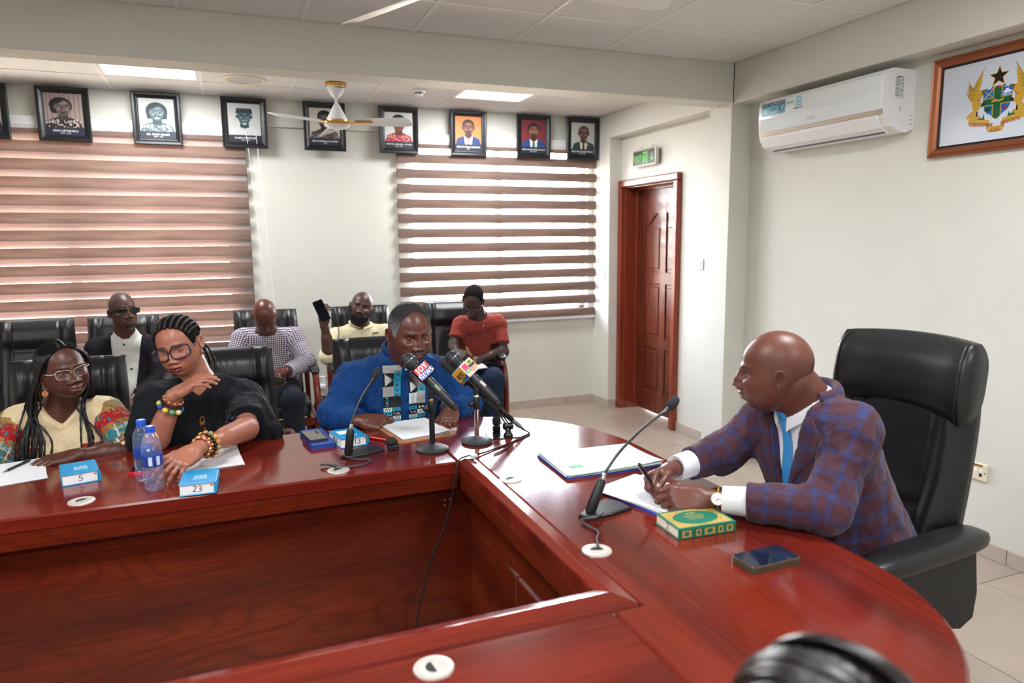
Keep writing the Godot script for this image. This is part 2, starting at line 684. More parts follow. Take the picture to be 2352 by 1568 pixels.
func ceiling_field(ce: Node3D, y: float, x0: float, zs: Array, xmax: float, lamps: Array) -> void:
	var xs := [-4.6]
	for k in range(12, -1, -1):
		xs.append(x0 - 0.6 * k)
	xs.append(xmax)
	var cache := {}
	for i in xs.size() - 1:
		for j in zs.size() - 1:
			var w: float = xs[i + 1] - xs[i]
			var d: float = zs[j + 1] - zs[j]
			var at := Vector3((xs[i] + xs[i + 1]) * 0.5, y, (zs[j] + zs[j + 1]) * 0.5)
			var lit := false
			for l in lamps:
				if absf(l[0] - xs[i]) < 0.05 and l[1] - 0.1 < zs[j] and zs[j] < l[1] + 0.1:
					lit = true
			if lit:
				led_panel(at, w, d, y > 2.7)
				continue
			var key := "%.3f %.3f" % [w, d]
			if not cache.has(key):
				var g := G.new()
				g.box(T(Vector3(0, 0.008, 0)), Vector3(w - 0.012, 0.016, d - 0.012), 0.003)
				cache[key] = g.done()
			part(ce, "ceiling_tile", cache[key], M.ceiling, T(at))
	var zlen: float = zs[zs.size() - 1] - zs[0]
	for i in range(1, xs.size() - 1):
		var g := G.new()
		g.box(T(Vector3.ZERO), Vector3(0.024, 0.012, zlen), 0.001)
		part(ce, "grid_bar", g.done(), M.bar, T(Vector3(xs[i], y + 0.002, zs[0] + zlen * 0.5)))
	for j in range(1, zs.size() - 1):
		var g := G.new()
		g.box(T(Vector3.ZERO), Vector3(xmax + 4.6, 0.010, 0.024), 0.001)
		part(ce, "grid_bar", g.done(), M.bar, T(Vector3((xmax - 4.6) * 0.5, y + 0.002, zs[j])))

var panel_no := 0
func led_panel(at: Vector3, w: float, d: float, main: bool) -> void:
	var lab := ["white square LED panel in the rear ceiling, left one near the portraits", "white square LED panel in the rear ceiling, right one near the smoke detector"]
	var names := ["above the suited man", "above the table middle", "above the near right corner", "above the photographer", "above the far left seats", "above the near left seats"]
	var label: String
	if main:
		label = "square LED ceiling panel " + names[(panel_no * 5 + 1) % 6]
	else:
		label = lab[0] if at.x < 0.5 else lab[1]
	panel_no += 1
	var t := thing("ceiling_light", label, "ceiling light", at, 0.0, "LED ceiling panels")
	var g := G.new()
	for s in [-1.0, 1.0]:
		g.box(T(Vector3(s * (w * 0.5 - 0.02), 0.006, 0)), Vector3(0.018, 0.014, d - 0.02), 0.002)
		g.box(T(Vector3(0, 0.006, s * (d * 0.5 - 0.02))), Vector3(w - 0.05, 0.014, 0.018), 0.002)
	part(t, "frame", g.done(), M.bar)
	var em := mat(c8(255, 255, 252), 0.6)
	em.emission_enabled = true
	em.emission = Color(1.0, 1.0, 0.98)
	em.emission_energy_multiplier = 2.2
	g = G.new()
	g.box(T(Vector3(0, 0.008, 0)), Vector3(w - 0.05, 0.008, d - 0.05), 0.001)
	part(t, "diffuser", g.done(), em)
	var l := AreaLight3D.new()
	l.name = "panel_glow"
	l.area_size = Vector2(w - 0.06, d - 0.06)
	l.light_color = Color(0.985, 0.99, 1.0)
	l.light_energy = LAMP
	l.shadow_enabled = true
	l.area_range = 14.0
	l.area_attenuation = 2.0
	l.transform = TE(Vector3(0, -0.004, 0), Vector3(-PI / 2, 0, 0))
	t.add_child(l, true)

func skirting(n: String, a: Vector3, b: Vector3, start: float) -> void:
	var s := structure(n)
	var dirv := (b - a).normalized()
	var inward := Vector3.UP.cross(dirv) * -1.0
	# faces the room: towards smaller x on the right side, towards larger z at the back
	if absf(dirv.z) > 0.5:
		inward = Vector3(-1, 0, 0)
	else:
		inward = Vector3(0, 0, 1)
	var total := (b - a).length()
	var p := 0.0
	var step: float = start if start > 0.0 else 0.6
	while p < total - 0.005:
		var q: float = minf(p + step, total)
		step = 0.6
		var g := G.new()
		var mid := a + dirv * (p + q) * 0.5 + inward * 0.005 + Vector3(0, 0.04, 0)
		var size := Vector3(absf(dirv.x) * (q - p - 0.003) + absf(inward.x) * 0.012, 0.08, absf(dirv.z) * (q - p - 0.003) + absf(inward.z) * 0.012)
		g.box(T(Vector3.ZERO), size, 0.002)
		part(s, "skirting_tile", g.done(), M.skirt, T(mid))
		p = q

func window(n: String, x0: float, x1: float, y0: float, mull: Array) -> void:
	var w := structure(n)
	var y1 := 2.455
	var z := -6.14
	var g := G.new()
	slab(g, Vector3(x0, y0, z - 0.04), Vector3(x0 + 0.055, y1, z + 0.04), 0.004)
	slab(g, Vector3(x1 - 0.055, y0, z - 0.04), Vector3(x1, y1, z + 0.04), 0.004)
	slab(g, Vector3(x0, y0, z - 0.04), Vector3(x1, y0 + 0.055, z + 0.04), 0.004)
	slab(g, Vector3(x0, y1 - 0.055, z - 0.04), Vector3(x1, y1, z + 0.04), 0.004)
	part(w, "window_frame", g.done(), M.aluminium)
	var edges := [x0 + 0.03]
	for m: float in mull:
		g = G.new()
		slab(g, Vector3(m - 0.035, y0 + 0.03, z - 0.03), Vector3(m + 0.035, y1 - 0.03, z + 0.035), 0.004)
		part(w, "mullion", g.done(), M.aluminium)
		edges.append(m)
	edges.append(x1 - 0.03)
	for i in edges.size() - 1:
		g = G.new()
		slab(g, Vector3(edges[i], y0 + 0.03, z - 0.003), Vector3(edges[i + 1], y1 - 0.03, z + 0.003))
		part(w, "pane", g.done(), M.glass)
	for s in [x0 + 0.05, x1 - 0.05]:
		g = G.new()
		g.box(T(Vector3(s, 1.55, z + 0.05)), Vector3(0.018, 0.28, 0.02), 0.004)
		part(w, "handle", g.done(), M.aluminium)
	g = G.new()
	slab(g, Vector3(x0 - 0.02, y0 - 0.03, -6.20), Vector3(x1 + 0.02, y0, ZB + 0.02), 0.004)
	part(w, "window_sill", g.done(), M.aluminium)

func blind(xr: Vector2, top: float, bottom: float, label: String, closed: bool) -> void:
	var cx := (xr.x + xr.y) * 0.5
	var w := xr.y - xr.x
	var z := ZB + 0.046
	var b := thing("zebra_blind", label, "window blind", Vector3(cx, bottom, z), 0.0, "zebra roller blinds")
	var g := G.new()
	# cassette with a stepped front
	g.prism(Transform3D(Basis(Vector3(0, 0, 1), Vector3.UP, Vector3(-1, 0, 0)), Vector3(w * 0.5, top - bottom, 0)), [Vector2(-0.04, 0), Vector2(-0.04, -0.085), Vector2(0.012, -0.085), Vector2(0.024, -0.06), Vector2(0.024, -0.035), Vector2(0.018, -0.03), Vector2(0.018, 0.0)], 0.0, w)
	part(b, "head_rail", g.done(), M.aluminium)
	g = G.new()
	g.box(T(Vector3(0, 0.018, 0.0)), Vector3(w, 0.036, 0.022), 0.008)
	part(b, "bottom_rail", g.done(), M.aluminium)
	var cloth: StandardMaterial3D = triplanar(mat(Color.WHITE, 0.8, 0.0, 0.2), 1.6)
	if not M.has("blind_tex"):
		M.blind_tex = wood_tex(512, 256, 88, c8(134, 113, 103), c8(150, 130, 120), c8(168, 149, 140), false, 0.4)
	cloth.albedo_texture = M.blind_tex
	cloth.backlight_enabled = true
	cloth.backlight = c8(236, 230, 228)
	var pitch := 0.125
	var y: float = top - bottom - 0.085
	var hgt := 0.077
	var first := true
	var rng := RandomNumberGenerator.new()
	rng.seed = 5
	while y > 0.06:
		var h := minf(hgt, y - 0.03)
		if first:
			h = 0.035
		part(b, "slat", strip(w, h, 0.0012, rng), cloth, T(Vector3(0, y - h * 0.5, 0.014)))
		if closed:
			var yb: float = y - (h - 0.022)
			if yb > 0.12:
				part(b, "slat", strip(w, 0.070, 0.0012, rng), cloth, T(Vector3(0, yb - 0.035, -0.016)))
		else:
			part(b, "slat", strip(w, h, 0.0012, rng), cloth, T(Vector3(0, y - h * 0.5 + 0.004, -0.016)))
		y -= (pitch if not first else h + 0.048)
		first = false
	# sheer bands between the stripes, one thin net in front and one behind
	if not M.has("sheer"):
		var sm := mat(Color(1, 1, 1, 0.10), 0.9)
		sm.transparency = BaseMaterial3D.TRANSPARENCY_ALPHA
		M.sheer = sm
	g = G.new()
	g.box(T(Vector3(0, (top - bottom) * 0.5, -0.001)), Vector3(w - 0.01, top - bottom - 0.06, 0.0006))
	part(b, "sheer_net", g.done(), M.sheer)
	# pull chain
	g = G.new()
	var sx := w * 0.5 - 0.02
	var pts := []
	for k in 24:
		var a := float(k) / 23.0
		pts.append(Vector3(sx + (0.02 if not closed else 0.10 * a + 0.03), lerpf(top - bottom - 0.05, 0.05 if closed else -0.10, a), 0.05))
	var endp: Vector3 = pts[23]
	for k in 9:
		var a := PI * (k + 1) / 9.0
		pts.append(endp + Vector3((1 - cos(a)) * 0.025, -sin(a) * 0.04, 0))
	for k in 24:
		var a := float(k) / 23.0
		pts.append(Vector3(endp.x + 0.05 - (0.08 * a if closed else 0.03 * a), lerpf(0.05 if closed else -0.10, top - bottom - 0.05, a), 0.05))
	g.tube(pts, 0.0022, 5)
	part(b, "pull_chain", g.done(), M.white_plastic)

func strip(w: float, h: float, t: float, rng: RandomNumberGenerator) -> ArrayMesh:
	var g := G.new()
	var front := []
	var back := []
	var n := 5
	var ph := rng.randf() * 6.0
	for i in n + 1:
		var v := -0.5 + float(i) / n
		var rf := []
		var rb := []
		for j in 17:
			var u := -0.5 + j / 16.0
			var bow := 0.004 * cos(v * PI) + 0.0012 * sin(u * 9.0 + ph)
			rf.append(Vector3(u * w, v * h, bow + t))
			rb.append(Vector3(u * w, v * h, bow))
		front.append(rf)
		back.append(rb)
	g.grid(front, Vector3.BACK, 3)
	g.grid(back, Vector3.FORWARD, 4)
	for e in [0, n]:
		g.grid([front[e], back[e]], Vector3(0, -1.0 if e == 0 else 1.0, 0), -1)
	return g.done()

func door() -> void:
	var d := structure("door_1")
	var z0 := -5.735
	var z1 := -4.80
	var g := G.new()
	# casing, mitred look: two posts and a head with stepped edge
	slab(g, Vector3(3.30, 0, z0), Vector3(3.36, 2.04, z0 + 0.062), 0.008)
	slab(g, Vector3(3.30, 0, z1 - 0.062), Vector3(3.36, 2.04, z1), 0.008)
	slab(g, Vector3(3.30, 2.04, z0), Vector3(3.36, 2.10, z1), 0.008)
	part(d, "casing", g.done(), M.frame_wood)
	g = G.new()
	slab(g, Vector3(3.345, 0, z0 + 0.045), Vector3(3.56, 2.06, z0 + 0.068), 0.003)
	slab(g, Vector3(3.345, 0, z1 - 0.068), Vector3(3.56, 2.06, z1 - 0.045), 0.003)
	slab(g, Vector3(3.345, 2.03, z0 + 0.045), Vector3(3.56, 2.06, z1 - 0.045), 0.003)
	slab(g, Vector3(3.455, 0, z0 + 0.06), Vector3(3.49, 2.035, z0 + 0.085), 0.003)
	slab(g, Vector3(3.455, 0, z1 - 0.085), Vector3(3.49, 2.035, z1 - 0.06), 0.003)
	slab(g, Vector3(3.455, 2.01, z0 + 0.06), Vector3(3.49, 2.035, z1 - 0.06), 0.003)
	part(d, "jamb", g.done(), M.frame_wood)
	# leaf: stiles and rails round six raised panels
	g = G.new()
	var la := z0 + 0.07
	var lb := z1 - 0.07
	var zm := (la + lb) * 0.5
	slab(g, Vector3(3.50, 0.006, la), Vector3(3.54, 2.03, lb), 0.002)
	var xf := 3.488
	for s in [[la, la + 0.10], [lb - 0.10, lb], [zm - 0.045, zm + 0.045]]:
		slab(g, Vector3(xf, 0.006, s[0]), Vector3(3.51, 2.03, s[1]), 0.004)
	for s in [[0.006, 0.20], [0.60, 0.70], [1.18, 1.29], [1.88, 2.03]]:
		slab(g, Vector3(xf + 0.0008, s[0] + 0.0007, la + 0.0007), Vector3(3.511, s[1] - 0.0007, lb - 0.0007), 0.004)
	# arched head over the two upper panels
	for s in [-1.0, 1.0]:
		var poly := []
		var zi: float = zm + s * 0.045
		var zo: float = la + 0.10 if s < 0 else lb - 0.10
		for k in 13:
			var t := k / 12.0
			var zz := lerpf(zo, zi, t)
			var yy := 1.70 + 0.10 * (0.5 - 0.5 * cos(clampf((t - 0.15) / 0.7, 0, 1) * PI))
			poly.append(Vector2(zz, yy))
		poly.append(Vector2(zi, 1.89))
		poly.append(Vector2(zo, 1.89))
		g.prism(Transform3D(Basis(Vector3(0, 0, 1), Vector3.UP, Vector3(-1, 0, 0)), Vector3(3.51, 0, 0)), poly, 0.0, 0.022, 0.003)
	part(d, "door_leaf", g.done(), M.door_wood)
	for s in [-1.0, 1.0]:
		var za: float = (la + 0.10 if s < 0 else zm + 0.045) + 0.022
		var zb: float = (zm - 0.045 if s < 0 else lb - 0.10) - 0.022
		for yy in [[0.20, 0.60], [0.70, 1.18], [1.29, 1.70]]:
			g = G.new()
			var c := Vector3(3.498, (yy[0] + yy[1]) * 0.5, (za + zb) * 0.5)
			g.box(T(c), Vector3(0.014, yy[1] - yy[0] - 0.05, zb - za), 0.006)
			part(d, "raised_panel", g.done(), M.door_wood)
	g = G.new()
	g.box(T(Vector3(3.483, 1.02, lb - 0.05)), Vector3(0.012, 0.20, 0.035), 0.004)
	g.tube([Vector3(3.48, 1.06, lb - 0.05), Vector3(3.44, 1.06, lb - 0.05), Vector3(3.43, 1.06, lb - 0.07), Vector3(3.43, 1.06, lb - 0.16)], 0.008, 8)
	part(d, "door_handle", g.done(), M.silver)

# ------------------------------------------------------------------ things on walls and ceiling
func fixtures() -> void:
	portraits()
	air_conditioner()
	arms_picture()
	exit_sign()
	small_fittings()
	fan(Vector3(0.75, 2.69, -5.27), 0.03, "white ceiling fan with gold trim hanging in front of the portraits", 0.135, 0.54)
	fan(Vector3(0.82, 2.745, -2.32), 0.489, "white ceiling fan nearest the camera, only a blade tip in view", 0.165, 0.72)

func portrait_image(o: Dictionary) -> Image:
	var W := 200
	var H := 236
	var im := Image.create_empty(W, H, false, Image.FORMAT_RGB8)
	im.fill(o.bg)
	if o.has("bg2"):
		for k in 9:
			im.fill_rect(Rect2i(10 + k * 24, 0, 9, H), o.bg2)
	var cx: float = 100.0 + o.get("dx", 0.0)
	var cy: float = o.get("cy", 96.0)
	var s: float = o.get("s", 1.0)
	var sk: Color = o.skin
	var dk := sk.darkened(0.35)
	var lt := sk.lightened(0.22)
	var hair: Color = o.get("hair", c8(22, 22, 24))
	# shoulders and clothes
	ipoly(im, [Vector2(cx - 98 * s, H), Vector2(cx - 84 * s, cy + 92 * s), Vector2(cx - 34 * s, cy + 70 * s), Vector2(cx + 34 * s, cy + 70 * s), Vector2(cx + 84 * s, cy + 92 * s), Vector2(cx + 98 * s, H)], o.cloth)
	var rng := RandomNumberGenerator.new()
	rng.seed = int(o.get("seed", 3))
	if o.has("print"):
		for k in 70:
			var q := Vector2(cx + rng.randf_range(-90, 90) * s, cy + rng.randf_range(84, 150) * s)
			iell(im, q.x, q.y, rng.randf_range(3, 8), rng.randf_range(2, 5), o.print, rng.randf() * 3.0)
	# hair behind
	match o.get("style", "short"):
		"bob":
			iell(im, cx, cy - 8 * s, 62 * s, 66 * s, hair)
			ipoly(im, [Vector2(cx - 60 * s, cy), Vector2(cx - 56 * s, cy + 46 * s), Vector2(cx + 56 * s, cy + 46 * s), Vector2(cx + 60 * s, cy)], hair)
		"wave":
			iell(im, cx - 10 * s, cy - 14 * s, 60 * s, 54 * s, hair)
			iell(im, cx - 42 * s, cy + 14 * s, 24 * s, 30 * s, hair)
		"wrap":
			iell(im, cx, cy - 40 * s, 46 * s, 40 * s, hair)
			iell(im, cx, cy - 10 * s, 48 * s, 50 * s, hair)
		"cap":
			ipoly(im, [Vector2(cx - 52 * s, cy - 20 * s), Vector2(cx - 46 * s, cy - 58 * s), Vector2(cx + 46 * s, cy - 58 * s), Vector2(cx + 52 * s, cy - 20 * s)], hair)
		_:
			iell(im, cx, cy - 22 * s, 47 * s, 48 * s, hair)
	# neck
	ipoly(im, [Vector2(cx - 24 * s, cy + 30 * s), Vector2(cx - 28 * s, cy + 80 * s), Vector2(cx, cy + 92 * s), Vector2(cx + 28 * s, cy + 80 * s), Vector2(cx + 24 * s, cy + 30 * s)], dk)
	if o.has("shirt"):
		ipoly(im, [Vector2(cx - 34 * s, cy + 66 * s), Vector2(cx, cy + 96 * s), Vector2(cx + 34 * s, cy + 66 * s), Vector2(cx + 26 * s, H), Vector2(cx - 26 * s, H)], o.shirt)
		ipoly(im, [Vector2(cx - 8 * s, cy + 92 * s), Vector2(cx + 8 * s, cy + 92 * s), Vector2(cx + 12 * s, H), Vector2(cx - 12 * s, H)], o.tie)
		ipoly(im, [Vector2(cx - 22 * s, cy + 50 * s), Vector2(cx, cy + 92 * s), Vector2(cx + 22 * s, cy + 50 * s)], dk)
	# ears, face
	iell(im, cx - 43 * s, cy + 2 * s, 8 * s, 14 * s, dk)
	iell(im, cx + 43 * s, cy + 2 * s, 8 * s, 14 * s, dk)
	iell(im, cx, cy - 6 * s, 42 * s, 46 * s, sk)
	iell(im, cx, cy + 16 * s, 37 * s, 43 * s, sk)
	iell(im, cx + 4 * s, cy - 28 * s, 22 * s, 12 * s, lt)
	iell(im, cx - 20 * s, cy + 14 * s, 10 * s, 8 * s, lt)
	iell(im, cx + 22 * s, cy + 14 * s, 10 * s, 8 * s, lt)
	if o.get("style", "short") == "bob":
		ipoly(im, [Vector2(cx - 48 * s, cy - 20 * s), Vector2(cx - 38 * s, cy - 60 * s), Vector2(cx + 30 * s, cy - 58 * s), Vector2(cx - 20 * s, cy - 28 * s)], hair)
	if o.get("style", "short") == "cap":
		ipoly(im, [Vector2(cx - 52 * s, cy - 24 * s), Vector2(cx - 46 * s, cy - 60 * s), Vector2(cx + 46 * s, cy - 60 * s), Vector2(cx + 52 * s, cy - 24 * s)], hair)
	if o.get("style", "short") == "wave":
		iell(im, cx - 26 * s, cy - 44 * s, 34 * s, 18 * s, hair, -0.5)
	# features
	for e in [-1.0, 1.0]:
		var ex: float = cx + e * 18 * s
		iline(im, [Vector2(ex - 11 * s, cy - 11 * s), Vector2(ex, cy - 15 * s), Vector2(ex + 11 * s, cy - 11 * s)], 3.5 * s, dk.darkened(0.5))
		iell(im, ex, cy - 1 * s, 9 * s, 5 * s, lt.lightened(0.3))
		iell(im, ex, cy - 1 * s, 4.5 * s, 4.5 * s, c8(14, 12, 12))
		iline(im, [Vector2(ex - 10 * s, cy - 4 * s), Vector2(ex, cy - 7 * s), Vector2(ex + 10 * s, cy - 4 * s)], 2.5 * s, dk.darkened(0.5))
	ipoly(im, [Vector2(cx - 5 * s, cy - 4 * s), Vector2(cx - 13 * s, cy + 22 * s), Vector2(cx, cy + 26 * s), Vector2(cx - 1 * s, cy - 4 * s)], dk)
	iell(im, cx + 2 * s, cy + 18 * s, 8 * s, 6 * s, lt)
	iell(im, cx - 8 * s, cy + 24 * s, 5 * s, 3 * s, dk.darkened(0.3))
	iell(im, cx + 8 * s, cy + 24 * s, 5 * s, 3 * s, dk.darkened(0.3))
	iell(im, cx, cy + 40 * s, 16 * s, 7 * s, o.get("lips", dk))
	iline(im, [Vector2(cx - 16 * s, cy + 39 * s), Vector2(cx, cy + 41 * s), Vector2(cx + 16 * s, cy + 39 * s)], 2.0, dk.darkened(0.6))
	if o.has("beard"):
		iline(im, [Vector2(cx - 15 * s, cy + 33 * s), Vector2(cx, cy + 30 * s), Vector2(cx + 15 * s, cy + 33 * s)], 4 * s, o.beard)
		iell(im, cx, cy + 55 * s, 14 * s, 9 * s, o.beard)
	if o.has("glasses"):
		for e in [-1.0, 1.0]:
			var ring := []
			for k in 17:
				ring.append(Vector2(cx + e * 20 * s + cos(TAU * k / 16) * 16 * s, cy + 2 * s + sin(TAU * k / 16) * 13 * s))
			iline(im, ring, 2.6, o.glasses)
		iline(im, [Vector2(cx - 5 * s, cy), Vector2(cx + 5 * s, cy)], 2.6, o.glasses)
	if o.has("hand"):
		for k in 4:
			iline(im, [Vector2(cx + 6 + k * 7, cy + 46 + k * 6), Vector2(cx + 30 + k * 5, cy + 84 + k * 9)], 10, sk if k % 2 == 0 else lt)
	return im

func portraits() -> void:
	var bw := c8(96, 92, 90)
	var bl := c8(74, 98, 104)
	var info := [
		{"x": -1.535, "name": "", "year": "", "label": "framed monochrome portrait cut by the left edge of the view", "bg": c8(170, 166, 160), "skin": bw, "cloth": c8(40, 40, 44)},
		{"x": -1.045, "name": "ADISA MUNKAILA", "year": "1988 - 1989", "label": "framed portrait of a woman with wavy hair before a striped curtain", "bg": c8(156, 138, 134), "bg2": c8(136, 116, 112), "skin": c8(98, 82, 76), "cloth": c8(36, 34, 36), "print": c8(200, 180, 168), "style": "wave", "dx": -4.0},
		{"x": -0.455, "name": "DR. MARY GRANT", "year": "1989 - 1990", "label": "framed blue-toned portrait of a smiling woman with bobbed hair and glasses", "bg": c8(196, 198, 194), "skin": bl, "cloth": c8(84, 104, 108), "print": c8(190, 196, 196), "style": "bob", "hair": c8(22, 40, 48), "glasses": c8(150, 176, 180), "lips": c8(170, 184, 184), "cy": 100.0},
		{"x": 0.147, "name": "HARRY SAWYERR", "year": "1993 - 1997", "label": "framed blue-toned portrait of an old man with cap, glasses and goatee", "bg": c8(190, 192, 190), "skin": c8(62, 88, 98), "cloth": c8(196, 198, 198), "style": "cap", "hair": c8(30, 48, 58), "glasses": c8(30, 46, 54), "beard": c8(170, 184, 186)},
		{"x": 0.745, "name": "ESI SUTHERLAND-ADDY", "year": "1997", "label": "framed dark portrait of a woman with wrapped hair behind the ceiling fan", "bg": c8(200, 196, 190), "skin": c8(70, 58, 54), "cloth": c8(66, 58, 56), "print": c8(150, 138, 130), "style": "wrap", "seed": 8},
		{"x": 1.342, "name": "CHRISTINA AMOAKO - NUAMAH", "year": "1997 - 1998", "label": "framed colour portrait of a woman in a red printed blouse", "bg": c8(214, 218, 218), "skin": c8(132, 70, 56), "cloth": c8(170, 46, 66), "print": c8(214, 150, 140), "style": "wrap", "glasses": c8(170, 130, 90), "lips": c8(150, 60, 66)},
		{"x": 1.947, "name": "EKWOW SPIO-GARBRAH", "year": "2001", "label": "framed colour portrait of a man in blue suit on an orange backdrop", "bg": c8(206, 128, 70), "skin": c8(112, 58, 44), "cloth": c8(26, 52, 110), "shirt": c8(220, 204, 190), "tie": c8(150, 136, 128), "beard": c8(40, 22, 22)},
		{"x": 2.557, "name": "CHRISTOPHER AMEYAW AKUMFI", "year": "2001 - 2003", "label": "framed colour portrait of a man with glasses on a maroon backdrop", "bg": c8(118, 42, 56), "skin": c8(104, 60, 50), "cloth": c8(28, 66, 120), "shirt": c8(222, 212, 196), "tie": c8(24, 110, 130), "glasses": c8(200, 170, 120), "beard": c8(40, 26, 26)},
		{"x": 3.045, "name": "KWADWO BAAH-WIREDU", "year": "2003 - 2005", "label": "framed colour portrait of a grey-haired man with hand at chin, nearest the corner", "bg": c8(190, 196, 194), "skin": c8(110, 66, 52), "cloth": c8(40, 62, 64), "shirt": c8(226, 218, 210), "tie": c8(60, 50, 60), "hair": c8(84, 80, 78), "hand": true, "dx": 8.0},
	]
	var w := 0.325
	var h := 0.372
	var g := G.new()
	# moulding: stepped profile swept round the four sides with mitred corners
	var prof := [Vector2(0.0, 0.0), Vector2(0.0, 0.018), Vector2(0.006, 0.024), Vector2(0.020, 0.022), Vector2(0.034, 0.014), Vector2(0.040, 0.012), Vector2(0.044, 0.008), Vector2(0.044, 0.0)]
	frame_ring(g, w, h, prof)
	var ring := g.done()
	g = G.new()
	g.box(T(Vector3(0, 0, 0.003)), Vector3(w - 0.02, h - 0.02, 0.006))
	var back := g.done()
	var fm := mat(c8(20, 22, 26), 0.35)
	var capm := mat(c8(30, 38, 54), 0.4)
	for o in info:
		var t := thing("picture_frame", o.label, "picture", Vector3(o.x, 2.302, ZB + 0.082), 0.0, "framed portraits along the back wall")
		t.rotation.x = 0.03
		var up := T(Vector3(0, h * 0.5, 0))
		part(t, "frame", ring, fm, up)
		part(t, "mount", back, capm, up)
		var pm := imat(portrait_image(o), 0.55)
		part(t, "photograph", card(Vector3(0, h * 0.5 + 0.026, 0.0068), Vector3(w * 0.5 - 0.046, 0, 0), Vector3(0, (h - 0.088) * 0.5 - 0.026, 0)), pm)
		if o.name != "":
			var tm := words(o.name, 0.0125 if o.name.length() < 20 else 0.0098, true, "Droid Serif")
			part(t, "caption", tm, M.white_print, T(Vector3(0, 0.074, 0.0072)))
			part(t, "caption", words(o.year, 0.009, false, "Droid Serif"), M.white_print, T(Vector3(0, 0.058, 0.0072)))

func frame_ring(g: G, w: float, h: float, prof: Array) -> void:
	var cs := [Vector2(1, 1), Vector2(-1, 1), Vector2(-1, -1), Vector2(1, -1)]
	for s in 4:
		var rows := []
		for p: Vector2 in prof:
			var row := []
			for e in [s, (s + 1) % 4]:
				row.append(Vector3(cs[e].x * (w * 0.5 - p.x), cs[e].y * (h * 0.5 - p.x), p.y))
			rows.append(row)
		for i in rows.size() - 1:
			var a: Vector3 = rows[i][0]
			var b: Vector3 = rows[i + 1][0]
			var c: Vector3 = rows[i + 1][1]
			var d: Vector3 = rows[i][1]
			g.quad(a, d, c, b)

